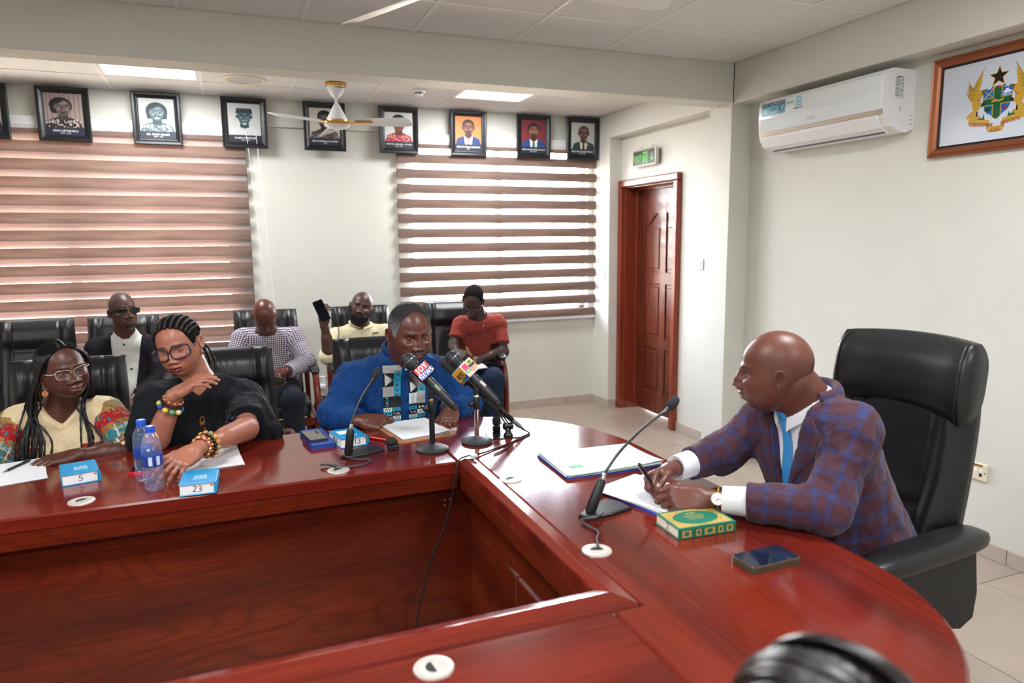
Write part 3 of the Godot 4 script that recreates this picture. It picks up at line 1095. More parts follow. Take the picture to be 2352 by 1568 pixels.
func air_conditioner() -> void:
	var L := 0.965
	var t := thing("air_conditioner", "white split air conditioner with silver band mounted high on the right wall", "air conditioner", Vector3(XR, 2.12, -3.2825))
	# outline across: x into the room is local -x ; sweep along z
	var xf := Transform3D(Basis(Vector3(-1, 0, 0), Vector3.UP, Vector3(0, 0, -1)), Vector3(0, 0, L * 0.5))
	var body := [Vector2(0, 0.02), Vector2(0.05, 0.0), Vector2(0.10, 0.006), Vector2(0.155, 0.032), Vector2(0.185, 0.075), Vector2(0.195, 0.13), Vector2(0.2, 0.2), Vector2(0.196, 0.29), Vector2(0.186, 0.312), Vector2(0.165, 0.32), Vector2(0, 0.32)]
	var g := G.new()
	g.prism(xf, body, 0.0, L, 0.004, false)
	part(t, "body", g.done(), M.white_plastic)
	g = G.new()
	g.prism(Transform3D(xf.basis, Vector3(0, 0, L * 0.5 - 0.028)), [Vector2(0.19, 0.118), Vector2(0.200, 0.118), Vector2(0.2055, 0.2), Vector2(0.2015, 0.292), Vector2(0.19, 0.305)], 0.0, L - 0.056, 0.002)
	part(t, "front_panel", g.done(), mat(c8(232, 240, 244), 0.1))
	g = G.new()
	g.prism(Transform3D(xf.basis, Vector3(0, 0, L * 0.5 - 0.028)), [Vector2(0.188, 0.098), Vector2(0.199, 0.094), Vector2(0.204, 0.118), Vector2(0.192, 0.120)], 0.0, L - 0.056, 0.001)
	part(t, "trim_band", g.done(), mat(c8(168, 160, 150), 0.3, 0.6))
	g = G.new()
	g.prism(Transform3D(xf.basis, Vector3(0, 0, L * 0.5 - 0.06)), [Vector2(0.100, 0.002), Vector2(0.107, -0.001), Vector2(0.160, 0.028), Vector2(0.191, 0.076), Vector2(0.196, 0.092), Vector2(0.18, 0.09)], 0.0, L - 0.12, 0.001)
	part(t, "louvre", g.done(), M.white_plastic)
	g = G.new()
	g.prism(Transform3D(xf.basis, Vector3(0, 0, L * 0.5 - 0.065)), [Vector2(0.118, 0.003), Vector2(0.124, 0.0015), Vector2(0.129, 0.008), Vector2(0.122, 0.012)], 0.0, L - 0.13)
	part(t, "air_slot", g.done(), mat(c8(90, 96, 106), 0.5))
	# stickers on the front panel (left end) and the end cap
	var zl := -L * 0.5 + 0.035
	var blues := [c8(52, 140, 170), c8(70, 160, 186), c8(46, 128, 160)]
	var caps := ["Golden fin", "Turbo Cooling", "Energy Saving"]
	for k in 3:
		var im := Image.create_empty(96, 110, false, Image.FORMAT_RGB8)
		im.fill(blues[k].lightened(0.25))
		im.fill_rect(Rect2i(0, 0, 96, 26), c8(20, 84, 120))
		if k == 0:
			for q in 4:
				iline(im, [Vector2(14, 52 + q * 12), Vector2(36, 44 + q * 12), Vector2(60, 56 + q * 12), Vector2(84, 46 + q * 12)], 5, c8(190, 226, 236))
		elif k == 1:
			for q in 5:
				iell(im, 16 + q * 16, 58, 6, 9 + (q % 3) * 5, c8(24, 110, 150))
				im.fill_rect(Rect2i(12 + q * 16, 84, 10, 8), c8(210, 236, 242))
		else:
			ipoly(im, [Vector2(16, 66), Vector2(46, 42), Vector2(82, 70), Vector2(50, 96)], c8(22, 96, 130))
			ipoly(im, [Vector2(40, 70), Vector2(70, 36), Vector2(76, 50), Vector2(52, 80)], c8(214, 238, 244))
		var zc := zl + 0.034 + k * 0.069
		part(t, "sticker", card(Vector3(-0.2045, 0.252, zc), Vector3(0, 0, 0.034), Vector3(0.0012, 0.038, 0)), imat(im, 0.3))
		part(t, "sticker_print", words(caps[k], 0.0075, true), M.white_print, Transform3D(Basis(Vector3(0, 0, 1), Vector3.UP, Vector3(-1, 0, 0)), Vector3(-0.2052, 0.281, zc)))
	var im2 := Image.create_empty(96, 110, false, Image.FORMAT_RGB8)
	im2.fill(c8(240, 244, 244))
	for e in [[0, 0, 96, 4], [0, 56, 96, 4], [0, 0, 4, 60], [92, 0, 4, 60]]:
		im2.fill_rect(Rect2i(e[0], e[1], e[2], e[3]), c8(140, 200, 160))
	part(t, "sticker", card(Vector3(-0.2045, 0.250, zl + 0.245), Vector3(0, 0, 0.026), Vector3(0.0012, 0.030, 0)), imat(im2, 0.3))
	part(t, "sticker_print", words("R410A", 0.012, true), mat(c8(120, 186, 150), 0.5), Transform3D(Basis(Vector3(0, 0, 1), Vector3.UP, Vector3(-1, 0, 0)), Vector3(-0.2054, 0.264, zl + 0.245)))
	var im3 := Image.create_empty(96, 96, false, Image.FORMAT_RGB8)
	im3.fill(c8(84, 170, 196))
	im3.fill_rect(Rect2i(10, 10, 76, 76), c8(214, 236, 242))
	im3.fill_rect(Rect2i(20, 26, 56, 50), c8(150, 206, 222))
	part(t, "sticker", card(Vector3(-0.2045, 0.262, zl + 0.315), Vector3(0, 0, 0.021), Vector3(0.0012, 0.026, 0)), imat(im3, 0.3))
	part(t, "sticker_print", words("Healthy Filters", 0.0075, true), mat(c8(60, 74, 84), 0.5), Transform3D(Basis(Vector3(0, 0, 1), Vector3.UP, Vector3(-1, 0, 0)), Vector3(-0.2052, 0.224, zl + 0.315)))
	part(t, "emblem", words("GREE", 0.020, true), mat(c8(176, 180, 184), 0.3, 0.4), Transform3D(Basis(Vector3(0, 0, 1), Vector3.UP, Vector3(-1, 0, 0)), Vector3(-0.2035, 0.148, -0.03)))
	# label and slots on the end facing the camera
	var lab := Image.create_empty(80, 150, false, Image.FORMAT_RGB8)
	lab.fill(c8(222, 226, 228))
	for k in 14:
		lab.fill_rect(Rect2i(6, 12 + k * 9, 28 + (k * 13) % 30, 3), c8(70, 74, 80))
		lab.fill_rect(Rect2i(56, 12 + k * 9, 18, 3), c8(90, 94, 100))
	lab.fill_rect(Rect2i(20, 4, 40, 6), c8(40, 44, 50))
	part(t, "rating_label", card(Vector3(-0.115, 0.225, L * 0.5 + 0.0006), Vector3(0.032, 0, 0), Vector3(0, 0.058, 0)), imat(lab, 0.5))
	for k in 3:
		g = G.new()
		g.box(T(Vector3(-0.10, 0.128 - k * 0.008, L * 0.5)), Vector3(0.018, 0.003, 0.002), 0.0008)
		part(t, "slot", g.done(), mat(c8(96, 110, 100), 0.5))
	for k in 3:
		g = G.new()
		g.box(T(Vector3(-0.02, 0.088 - k * 0.022, L * 0.5)), Vector3(0.02, 0.003, 0.003), 0.001)
		part(t, "clip", g.done(), mat(c8(150, 154, 160), 0.5))

# the arms, drawn flat as the print they are: two golden eagles, shield, star and motto ribbon
func arms_picture() -> void:
	var zl := -2.685
	var zr := -1.99
	var y0 := 1.975
	var y1 := 2.455
	var w := zr - zl
	var h := y1 - y0
	var t := thing("picture_frame", "large copper-framed coat of arms print on the right wall", "picture", Vector3(XR - 0.004, y0, (zl + zr) * 0.5))
	var turn := Transform3D(Basis(Vector3(0, 0, 1), Vector3.UP, Vector3(-1, 0, 0)), Vector3(0, h * 0.5, 0))
	var g := G.new()
	frame_ring(g, w, h, [Vector2(0, 0), Vector2(0, 0.022), Vector2(0.006, 0.03), Vector2(0.012, 0.026), Vector2(0.018, 0.032), Vector2(0.032, 0.026), Vector2(0.042, 0.016), Vector2(0.044, 0.010), Vector2(0.050, 0.008), Vector2(0.050, 0)])
	part(t, "frame", g.done(), mat(c8(150, 88, 58), 0.32, 0.55), turn)
	g = G.new()
	frame_ring(g, w - 0.086, h - 0.086, [Vector2(0, 0), Vector2(0, 0.014), Vector2(0.010, 0.010), Vector2(0.010, 0)])
	part(t, "inner_lip", g.done(), mat(c8(34, 20, 18), 0.4), turn)
	g = G.new()
	g.box(T(Vector3(0, 0, 0.003)), Vector3(w - 0.06, h - 0.06, 0.006))
	part(t, "backing", g.done(), M.black_matte, turn)
	# picture coordinates: metres from the emblem centre, then to pixels
	var pw := w - 0.104
	var ph := h - 0.104
	var S := 1500.0
	var W := int(pw * S)
	var H := int(ph * S)
	var im := Image.create_empty(W, H, false, Image.FORMAT_RGB8)
	im.fill(c8(206, 216, 228))
	var o := Vector2(W * 0.5 - 0.015 * S, H * 0.5 - 0.005 * S)
	var gold := c8(196, 160, 58)
	var dgold := c8(120, 92, 34)
	var green := c8(16, 92, 52)
	var blue := c8(24, 104, 190)
	# shield
	var sh := [Vector2(-62, -38), Vector2(62, -38), Vector2(60, 20), Vector2(48, 52), Vector2(0, 86), Vector2(-48, 52), Vector2(-60, 20)]
	var P := func(v: Vector2) -> Vector2: return o + v / 1000.0 * S * 1.12
	ipoly(im, sh.map(P), blue)
	for c in [[gold, 3.5], [green, 0.0]]:
		var q: float = c[1]
		ipoly(im, [Vector2(-15 - q, -40), Vector2(15 + q, -40), Vector2(15 + q, 78), Vector2(0, 88), Vector2(-15 - q, 78)].map(P), c[0])
		ipoly(im, [Vector2(-62, 2 - q), Vector2(62, 2 - q), Vector2(58, 26 + q), Vector2(-58, 26 + q)].map(P), c[0])
	iline(im, [Vector2(-24, 16), Vector2(-10, 8), Vector2(8, 16), Vector2(24, 10)].map(P), 0.008 * S, gold)
	iell(im, P.call(Vector2(-12, 12)).x, P.call(Vector2(-12, 12)).y, 0.010 * S, 0.006 * S, gold)
	iline(im, [Vector2(-54, -30), Vector2(-22, -6)].map(P), 0.004 * S, gold)
	iline(im, [Vector2(-22, -32), Vector2(-52, -6)].map(P), 0.007 * S, gold)
	ipoly(im, [Vector2(24, -12), Vector2(24, -22), Vector2(32, -22), Vector2(32, -30), Vector2(46, -30), Vector2(46, -22), Vector2(56, -22), Vector2(56, -12)].map(P), c8(230, 234, 240))
	iline(im, [Vector2(22, -8), Vector2(32, -5), Vector2(44, -8), Vector2(56, -5)].map(P), 0.004 * S, c8(220, 230, 240))
	iell(im, P.call(Vector2(-38, 44)).x, P.call(Vector2(-38, 44)).y, 0.016 * S, 0.013 * S, c8(12, 74, 44))
	iline(im, [Vector2(-38, 50), Vector2(-38, 62)].map(P), 0.004 * S, c8(60, 50, 30))
	iell(im, P.call(Vector2(34, 48)).x, P.call(Vector2(34, 48)).y, 0.008 * S, 0.009 * S, c8(180, 40, 50))
	iline(im, [Vector2(28, 34), Vector2(28, 52)].map(P), 0.003 * S, c8(40, 60, 110))
	# torse and star
	for k in 6:
		var a := -26 + k * 10
		ipoly(im, [Vector2(a - 6, -44 - absf(1.5 - k * 0.6) * -2), Vector2(a + 6, -50), Vector2(a + 8, -42), Vector2(a - 4, -38)].map(P), [c8(190, 40, 50), gold, green][k % 3])
	for q in [[46.0, gold], [38.0, c8(34, 22, 18)]]:
		var st := []
		for k in 10:
			var r: float = q[0] * (1.0 if k % 2 == 0 else 0.42)
			st.append(Vector2(sin(TAU * k / 10) * r, -84 - cos(TAU * k / 10) * r))
		ipoly(im, st.map(P), q[1])
	# grass and ribbon
	for k in 20:
		var x := -78 + k * 8.2
		if absf(x) < 46:
			continue
		ipoly(im, [Vector2(x - 6, 84), Vector2(x, 58 + (k % 3) * 6), Vector2(x + 6, 84)].map(P), c8(20, 84, 48))
	for s in [-1.0, 1.0]:
		ipoly(im, [Vector2(s * 26, 88), Vector2(s * 118, 74), Vector2(s * 122, 96), Vector2(s * 28, 112)].map(P), gold)
		iell(im, P.call(Vector2(s * 92, 68)).x, P.call(Vector2(s * 92, 68)).y, 0.026 * S, 0.014 * S, gold)
		ipoly(im, [Vector2(s * 26, 108), Vector2(s * 40, 100), Vector2(s * 36, 128), Vector2(s * 24, 128)].map(P), c8(150, 118, 44))
	ipoly(im, [Vector2(-34, 116), Vector2(34, 116), Vector2(32, 138), Vector2(0, 141), Vector2(-32, 138)].map(P), gold)
	# eagles
	for s in [-1.0, 1.0]:
		var E := func(v: Vector2) -> Vector2: return P.call(Vector2(v.x * s, v.y))
		# tail, body, neck
		ipoly(im, [Vector2(96, 32), Vector2(132, 62), Vector2(128, 70), Vector2(100, 74), Vector2(86, 44)].map(E), gold)
		ipoly(im, [Vector2(78, -22), Vector2(104, -14), Vector2(110, 16), Vector2(98, 46), Vector2(82, 48), Vector2(70, 24), Vector2(72, -4)].map(E), gold)
		iell(im, E.call(Vector2(78, -26)).x, E.call(Vector2(78, -26)).y, 0.017 * S, 0.018 * S, gold)
		ipoly(im, [Vector2(70, -40), Vector2(44, -44), Vector2(56, -32), Vector2(64, -16)].map(E), dgold)
		# wings with feather fingers
		for wv in [[Vector2(98, -6), Vector2(104, -50), Vector2(122, -70), 6, 1.0], [Vector2(92, -24), Vector2(84, -80), Vector2(70, -116), 9, -1.0]]:
			var root: Vector2 = wv[0]
			var midp: Vector2 = wv[1]
			var tip: Vector2 = wv[2]
			ipoly(im, [root + Vector2(-8, 4), midp + Vector2(-12, 0), tip + Vector2(0, 6), midp + Vector2(16, 4), root + Vector2(14, 6)].map(E), gold)
			for k in int(wv[3]):
				var q := float(k) / (int(wv[3]) - 1)
				var b := root.lerp(midp, q) + Vector2(10, 0)
				var e := root.lerp(tip, 0.4 + q * 0.75) + Vector2(34 - 30 * q, -8)
				if float(wv[4]) < 0:
					e = root.lerp(tip, 0.35 + q * 0.8) + Vector2(26 - 32 * q, -6)
				ipoly(im, [b + Vector2(-7, 3), e, b + Vector2(5, 9)].map(E), gold if k % 2 == 0 else dgold.lerp(gold, 0.6))
				iline(im, [b, e].map(E), 0.0016 * S, dgold)
		iline(im, [Vector2(84, 46), Vector2(84, 62)].map(E), 0.008 * S, c8(50, 28, 24))
		iline(im, [Vector2(70, 26), Vector2(58, 22)].map(E), 0.007 * S, c8(50, 28, 24))
		iell(im, E.call(Vector2(60, 18)).x, E.call(Vector2(60, 18)).y, 0.009 * S, 0.007 * S, c8(50, 28, 24))
		iline(im, [Vector2(66, -14), Vector2(76, -4), Vector2(84, 2)].map(E), 0.003 * S, c8(170, 40, 40))
	part(t, "print", card(Vector3(-0.0068, h * 0.5, 0), Vector3(0, 0, pw * 0.5), Vector3(0, ph * 0.5, 0)), imat(im, 0.25))
	var em := mat(c8(168, 74, 42), 0.4)
	var bx := Basis(Vector3(0, 0, 1), Vector3.UP, Vector3(-1, 0, 0))
	for q in [["FREEDOM", -0.0835, -0.116, 0.15], ["AND", -0.015, -0.149, 0.0], ["JUSTICE", 0.054, -0.116, -0.15]]:
		var wx := bx * Basis(Vector3(0, 0, 1), -q[3] * 0.9)
		part(t, "lettering", words(q[0], 0.0165, true, "Droid Serif"), em, Transform3D(wx, Vector3(-0.0074, h * 0.5 + q[2] + 0.005, q[1])))

func exit_sign() -> void:
	var t := thing("exit_sign", "green and black hanging exit sign with running figure above the door", "sign", Vector3(3.30, 2.193, -5.28))
	var bx := Basis(Vector3(0, 0, 1), Vector3.UP, Vector3(-1, 0, 0))
	var w := 0.36
	var h := 0.135
	var g := G.new()
	frame_ring(g, w, h, [Vector2(0, -0.02), Vector2(0, 0.012), Vector2(0.006, 0.014), Vector2(0.010, 0.010), Vector2(0.010, 0)])
	part(t, "frame", g.done(), M.silver, Transform3D(bx, Vector3(0, h * 0.5, 0)))
	g = G.new()
	g.box(T(Vector3(0.006, h * 0.5, 0)), Vector3(0.022, h - 0.012, w - 0.012))
	part(t, "panel", g.done(), mat(c8(14, 28, 26), 0.3))
	var im := Image.create_empty(340, 116, false, Image.FORMAT_RGB8)
	var bg := c8(12, 30, 26)
	var gr := c8(96, 214, 70)
	im.fill(bg)
	# doorway with a running figure
	ipoly(im, [Vector2(140, 112), Vector2(140, 8), Vector2(214, 8), Vector2(214, 112), Vector2(202, 112), Vector2(202, 20), Vector2(152, 20), Vector2(152, 112)], gr)
	iell(im, 182, 32, 8, 8, gr)
	iline(im, [Vector2(178, 44), Vector2(170, 66)], 13, gr)
	iline(im, [Vector2(178, 46), Vector2(194, 52), Vector2(198, 64)], 6, gr)
	iline(im, [Vector2(174, 46), Vector2(160, 54), Vector2(156, 66)], 6, gr)
	iline(im, [Vector2(170, 66), Vector2(186, 78), Vector2(184, 98)], 8, gr)
	iline(im, [Vector2(168, 68), Vector2(164, 86), Vector2(148, 96)], 8, gr)
	# arrow
	iline(im, [Vector2(282, 22), Vector2(282, 84)], 9, gr)
	iline(im, [Vector2(266, 66), Vector2(282, 90), Vector2(298, 66)], 8, gr)
	var em := imat(im, 0.4)
	part(t, "pictogram", card(Vector3(-0.0056, h * 0.5, 0), Vector3(0, 0, w * 0.5 - 0.012), Vector3(0, h * 0.5 - 0.012, 0)), em)
	part(t, "lettering", words("EXIT", 0.045, true), mat(gr, 0.4), Transform3D(bx, Vector3(-0.006, h * 0.5, -0.105)))
	for s in [-0.1, 0.1]:
		g = G.new()
		var ring := []
		for k in 13:
			ring.append(Vector3(0.005, h + 0.016 + cos(TAU * k / 12) * 0.009, s + sin(TAU * k / 12) * 0.009))
		g.tube(ring, 0.0018, 6, false)
		g.tube([Vector3(0.005, h - 0.002, s), Vector3(0.005, h + 0.008, s)], 0.003, 6)
		g.tube([Vector3(0.005, h + 0.025, s), Vector3(0.045, h + 0.03, s)], 0.0018, 6)
		part(t, "hook", g.done(), M.silver)

func small_fittings() -> void:
	var g: G
	# switch by the door
	var t := thing("light_switch", "white rocker light switch beside the door", "switch", Vector3(3.345, 1.338, -4.537))
	g = G.new()
	g.box(T(Vector3(-0.005, 0.043, 0)), Vector3(0.010, 0.086, 0.086), 0.004)
	part(t, "plate", g.done(), M.white_plastic)
	for k in 3:
		g = G.new()
		g.box(TE(Vector3(-0.012, 0.043, -0.02 + 0.02 * k), Vector3(0, 0, 0.12)), Vector3(0.008, 0.05, 0.018), 0.002)
		part(t, "rocker", g.done(), M.white_plastic)
	t = thing("light_switch", "blank white switch plate on the narrow wall by the window", "switch", Vector3(3.215, 1.215, -5.83))
	g = G.new()
	g.box(T(Vector3(-0.005, 0.045, 0)), Vector3(0.010, 0.09, 0.09), 0.004)
	part(t, "plate", g.done(), M.white_plastic)
	g = G.new()
	g.box(T(Vector3(-0.011, 0.045, 0)), Vector3(0.006, 0.06, 0.06), 0.002)
	part(t, "rocker", g.done(), M.white_plastic)
	# network socket low on the right wall
	t = thing("data_socket", "cream data socket with orange label on the right wall behind the armchair", "socket", Vector3(XR, 0.374, -2.29))
	var cream := mat(c8(222, 214, 190), 0.4)
	g = G.new()
	g.box(T(Vector3(-0.006, 0.045, 0)), Vector3(0.012, 0.09, 0.09), 0.009)
	part(t, "plate", g.done(), cream)
	for s in [-1.0, 1.0]:
		g = G.new()
		g.box(T(Vector3(-0.012, 0.054, s * 0.014)), Vector3(0.003, 0.016, 0.018), 0.001)
		part(t, "shutter", g.done(), M.white_plastic)
		g = G.new()
		g.lathe(along(Vector3(-0.012, 0.045, s * 0.036), Vector3(-1, 0, 0)), [Vector2(0.004, 0), Vector2(0.003, 0.0012), Vector2(0, 0.0012)], 10)
		part(t, "screw", g.done(), M.grey_metal)
	g = G.new()
	g.box(T(Vector3(-0.0125, 0.032, 0.014)), Vector3(0.002, 0.014, 0.014))
	part(t, "port", g.done(), M.black)
	g = G.new()
	g.box(T(Vector3(-0.0124, 0.078, 0.0)), Vector3(0.001, 0.012, 0.042))
	part(t, "label_strip", g.done(), mat(c8(222, 150, 40), 0.5))
	part(t, "label_print", words("RMT-R02", 0.008, true), M.ink, Transform3D(Basis(Vector3(0, 0, 1), Vector3.UP, Vector3(-1, 0, 0)), Vector3(-0.0132, 0.078, 0)))
	# power socket with a charger behind the seats
	t = thing("power_socket", "white wall socket with red switch marks behind the back-row chairs", "socket", Vector3(0.62, 0.36, ZB))
	g = G.new()
	g.box(T(Vector3(0, 0.05, 0.005)), Vector3(0.09, 0.1, 0.010), 0.004)
	part(t, "plate", g.done(), M.white_plastic)
	g = G.new()
	g.box(T(Vector3(0.01, 0.086, 0.0105)), Vector3(0.014, 0.004, 0.002))
	part(t, "switch_mark", g.done(), mat(c8(200, 50, 50), 0.5))
	g = G.new()
	g.box(T(Vector3(0.012, 0.062, 0.0105)), Vector3(0.005, 0.016, 0.002))
	part(t, "pin_hole", g.done(), M.black)
	t = thing("phone_charger", "white charger plug in the wall socket with black cable", "charger", Vector3(0.64, 0.355, ZB + 0.012))
	g = G.new()
	g.box(T(Vector3(0, 0.02, 0.02)), Vector3(0.05, 0.035, 0.04), 0.008)
	part(t, "plug", g.done(), M.white_plastic)
	g = G.new()
	# cable: from the plug in a loop up to the lifted phone
	var o := Vector3(0.64, 0.355, ZB + 0.012)
	var pts := smooth_path([Vector3(0.668, 0.375, -5.99), Vector3(0.74, 0.36, -5.93), Vector3(0.80, 0.20, -5.75), Vector3(0.745, 0.10, -5.62), Vector3(0.655, 0.20, -5.5), Vector3(0.632, 0.5, -5.3), Vector3(0.66, 0.80, -5.15), Vector3(0.672, 0.95, -5.09), Vector3(0.640, 1.03, -5.075), Vector3(0.602, 1.045, -5.085)], 8)
	for i in pts.size():
		pts[i] -= o
	g.tube(pts, 0.0032, 6)
	part(t, "cable", g.done(), M.rubber)
	# ceiling speaker
	t = thing("ceiling_speaker", "round flush ceiling speaker with cream rim in the rear ceiling", "speaker", Vector3(0.15, 2.69, -5.36))
	g = G.new()
	g.lathe(Transform3D(Basis(Vector3(1, 0, 0), PI), Vector3.ZERO), [Vector2(0.142, -0.002), Vector2(0.142, 0.004), Vector2(0.134, 0.010), Vector2(0.118, 0.008), Vector2(0.116, 0.002)], 40)
	part(t, "rim", g.done(), mat(c8(228, 220, 188), 0.5))
	g = G.new()
	g.lathe(Transform3D(Basis(Vector3(1, 0, 0), PI), Vector3.ZERO), [Vector2(0.118, 0.003), Vector2(0.08, 0.007), Vector2(0.0, 0.009)], 40)
	part(t, "grille", g.done(), mat(c8(186, 188, 192), 0.8))
	# smoke detector
	t = thing("smoke_detector", "small white round smoke detector on the rear ceiling", "detector", Vector3(1.356, 2.69, -5.29))
	g = G.new()
	g.lathe(Transform3D(Basis(Vector3(1, 0, 0), PI), Vector3.ZERO), [Vector2(0.052, 0), Vector2(0.052, 0.018), Vector2(0.046, 0.024), Vector2(0.036, 0.026)], 28)
	part(t, "base", g.done(), M.white_plastic)
	for k in 6:
		g = G.new()
		g.box(Transform3D(Basis(Vector3.UP, TAU * k / 6), Vector3.ZERO) * T(Vector3(0.031, -0.031, 0)), Vector3(0.007, 0.014, 0.007), 0.001)
		part(t, "cage_bar", g.done(), M.white_plastic)
	g = G.new()
	g.lathe(Transform3D(Basis(Vector3(1, 0, 0), PI), Vector3.ZERO), [Vector2(0.028, 0.024), Vector2(0.028, 0.038)], 20)
	part(t, "chamber", g.done(), M.black)
	g = G.new()
	g.lathe(Transform3D(Basis(Vector3(1, 0, 0), PI), Vector3.ZERO), [Vector2(0.034, 0.036), Vector2(0.034, 0.040), Vector2(0.024, 0.046), Vector2(0, 0.047)], 24)
	part(t, "cap", g.done(), M.white_plastic)

func fan(at: Vector3, turn: float, label: String, drop: float, reach: float) -> void:
	var t := thing("ceiling_fan", label, "fan", at, 0.0, "ceiling fans")
	var fl := Transform3D(Basis(Vector3(1, 0, 0), PI), Vector3.ZERO)
	var g := G.new()
	g.lathe(fl, [Vector2(0.058, 0), Vector2(0.074, 0.008), Vector2(0.074, 0.020), Vector2(0.060, 0.028)], 28)
	part(t, "ceiling_ring", g.done(), M.gold)
	g = G.new()
	g.lathe(fl, [Vector2(0.062, 0.024), Vector2(0.058, 0.045), Vector2(0.044, 0.075), Vector2(0.024, 0.098), Vector2(0.014, 0.106), Vector2(0, 0.107)], 28)
	part(t, "canopy", g.done(), M.white_plastic)
	part(t, "lettering", words("Crompton", 0.012, true), M.ink, Transform3D(Basis(Vector3.UP, 0.35), Vector3(0.022, -0.038, 0.0595)))
	g = G.new()
	g.tube([Vector3(0, -0.10, 0), Vector3(0, -drop - 0.03, 0)], 0.0085, 12)
	part(t, "rod", g.done(), M.white_plastic)
	g = G.new()
	g.lathe(fl, [Vector2(0.012, drop), Vector2(0.018, drop + 0.012), Vector2(0.034, drop + 0.04), Vector2(0.052, drop + 0.075), Vector2(0.068, drop + 0.105), Vector2(0.074, drop + 0.118), Vector2(0.072, drop + 0.124)], 32)
	part(t, "motor_housing", g.done(), M.white_plastic)
	g = G.new()
	g.lathe(fl, [Vector2(0.070, drop + 0.120), Vector2(0.078, drop + 0.124), Vector2(0.078, drop + 0.130), Vector2(0.096, drop + 0.138), Vector2(0.100, drop + 0.146), Vector2(0.094, drop + 0.152), Vector2(0.084, drop + 0.154)], 32)
	part(t, "gold_ring", g.done(), M.gold)
	g = G.new()
	g.lathe(fl, [Vector2(0.094, drop + 0.148), Vector2(0.086, drop + 0.162), Vector2(0.060, drop + 0.177), Vector2(0.028, drop + 0.185), Vector2(0, drop + 0.187)], 32)
	part(t, "bowl", g.done(), M.white_plastic)
	for k in 3:
		# blades 120 degrees apart, two of them reaching towards the room
		var a := PI * 0.5 + TAU * k / 3.0 + turn
		var d := Basis(Vector3.UP, a)
		var y := -drop - 0.137
		var holder := Node3D.new()
		var rows := []
		var low := []
		for i in 15:
			var q := i / 14.0
			var r := lerpf(0.135, reach, q)
			var hw := 0.045 + 0.018 * q
			if i == 13:
				hw *= 0.92
			if i == 14:
				hw *= 0.62
			var row := []
			var row2 := []
			for j in 5:
				var e := -1.0 + j * 0.5
				var p := Vector3(r, y + e * hw * 0.34 + 0.004 * (1 - e * e) - 0.01 * q, e * hw)
				row.append(d * p)
				row2.append(d * (p + Vector3(0, -0.003, 0)))
			rows.append(row)
			low.append(row2)
		g = G.new()
		g.grid(rows, Vector3.UP, 3)
		g.grid(low, Vector3.DOWN, 4)
		var edge0 := []
		var edge1 := []
		for i in 15:
			edge0.append(rows[i][0])
		for j in range(1, 5):
			edge0.append(rows[14][j])
		for i in range(13, -1, -1):
			edge0.append(rows[i][4])
		for p: Vector3 in edge0:
			edge1.append(p + Vector3(0, -0.003, 0))
		g.grid([edge0, edge1], d * Vector3(0, 0, -1), 5)
		var bl := part(t, "blade", g.done(), M.white_plastic)
		g = G.new()
		g.prism(Transform3D(d * Basis(Vector3(1, 0, 0), Vector3(0, 0, -1), Vector3(0, 1, 0)), d * Vector3(0, y - 0.014, 0)), [Vector2(0.075, -0.022), Vector2(0.13, -0.030), Vector2(0.24, -0.018), Vector2(0.262, 0.0), Vector2(0.24, 0.018), Vector2(0.13, 0.030), Vector2(0.075, 0.022)], 0.0, 0.010, 0.003)
		part(bl, "bracket", g.done(), M.gold)
		holder.free()

# ------------------------------------------------------------------ conference table
const TOP := 0.76
func flat_xf(y: float) -> Transform3D:
	return Transform3D(Basis(Vector3(1, 0, 0), Vector3(0, 0, -1), Vector3(0, 1, 0)), Vector3(0, y, 0))

func zx(a: Array) -> Array:
	var out := []
	for p in a:
		out.append(Vector2(p[0], -p[1]))
	return out

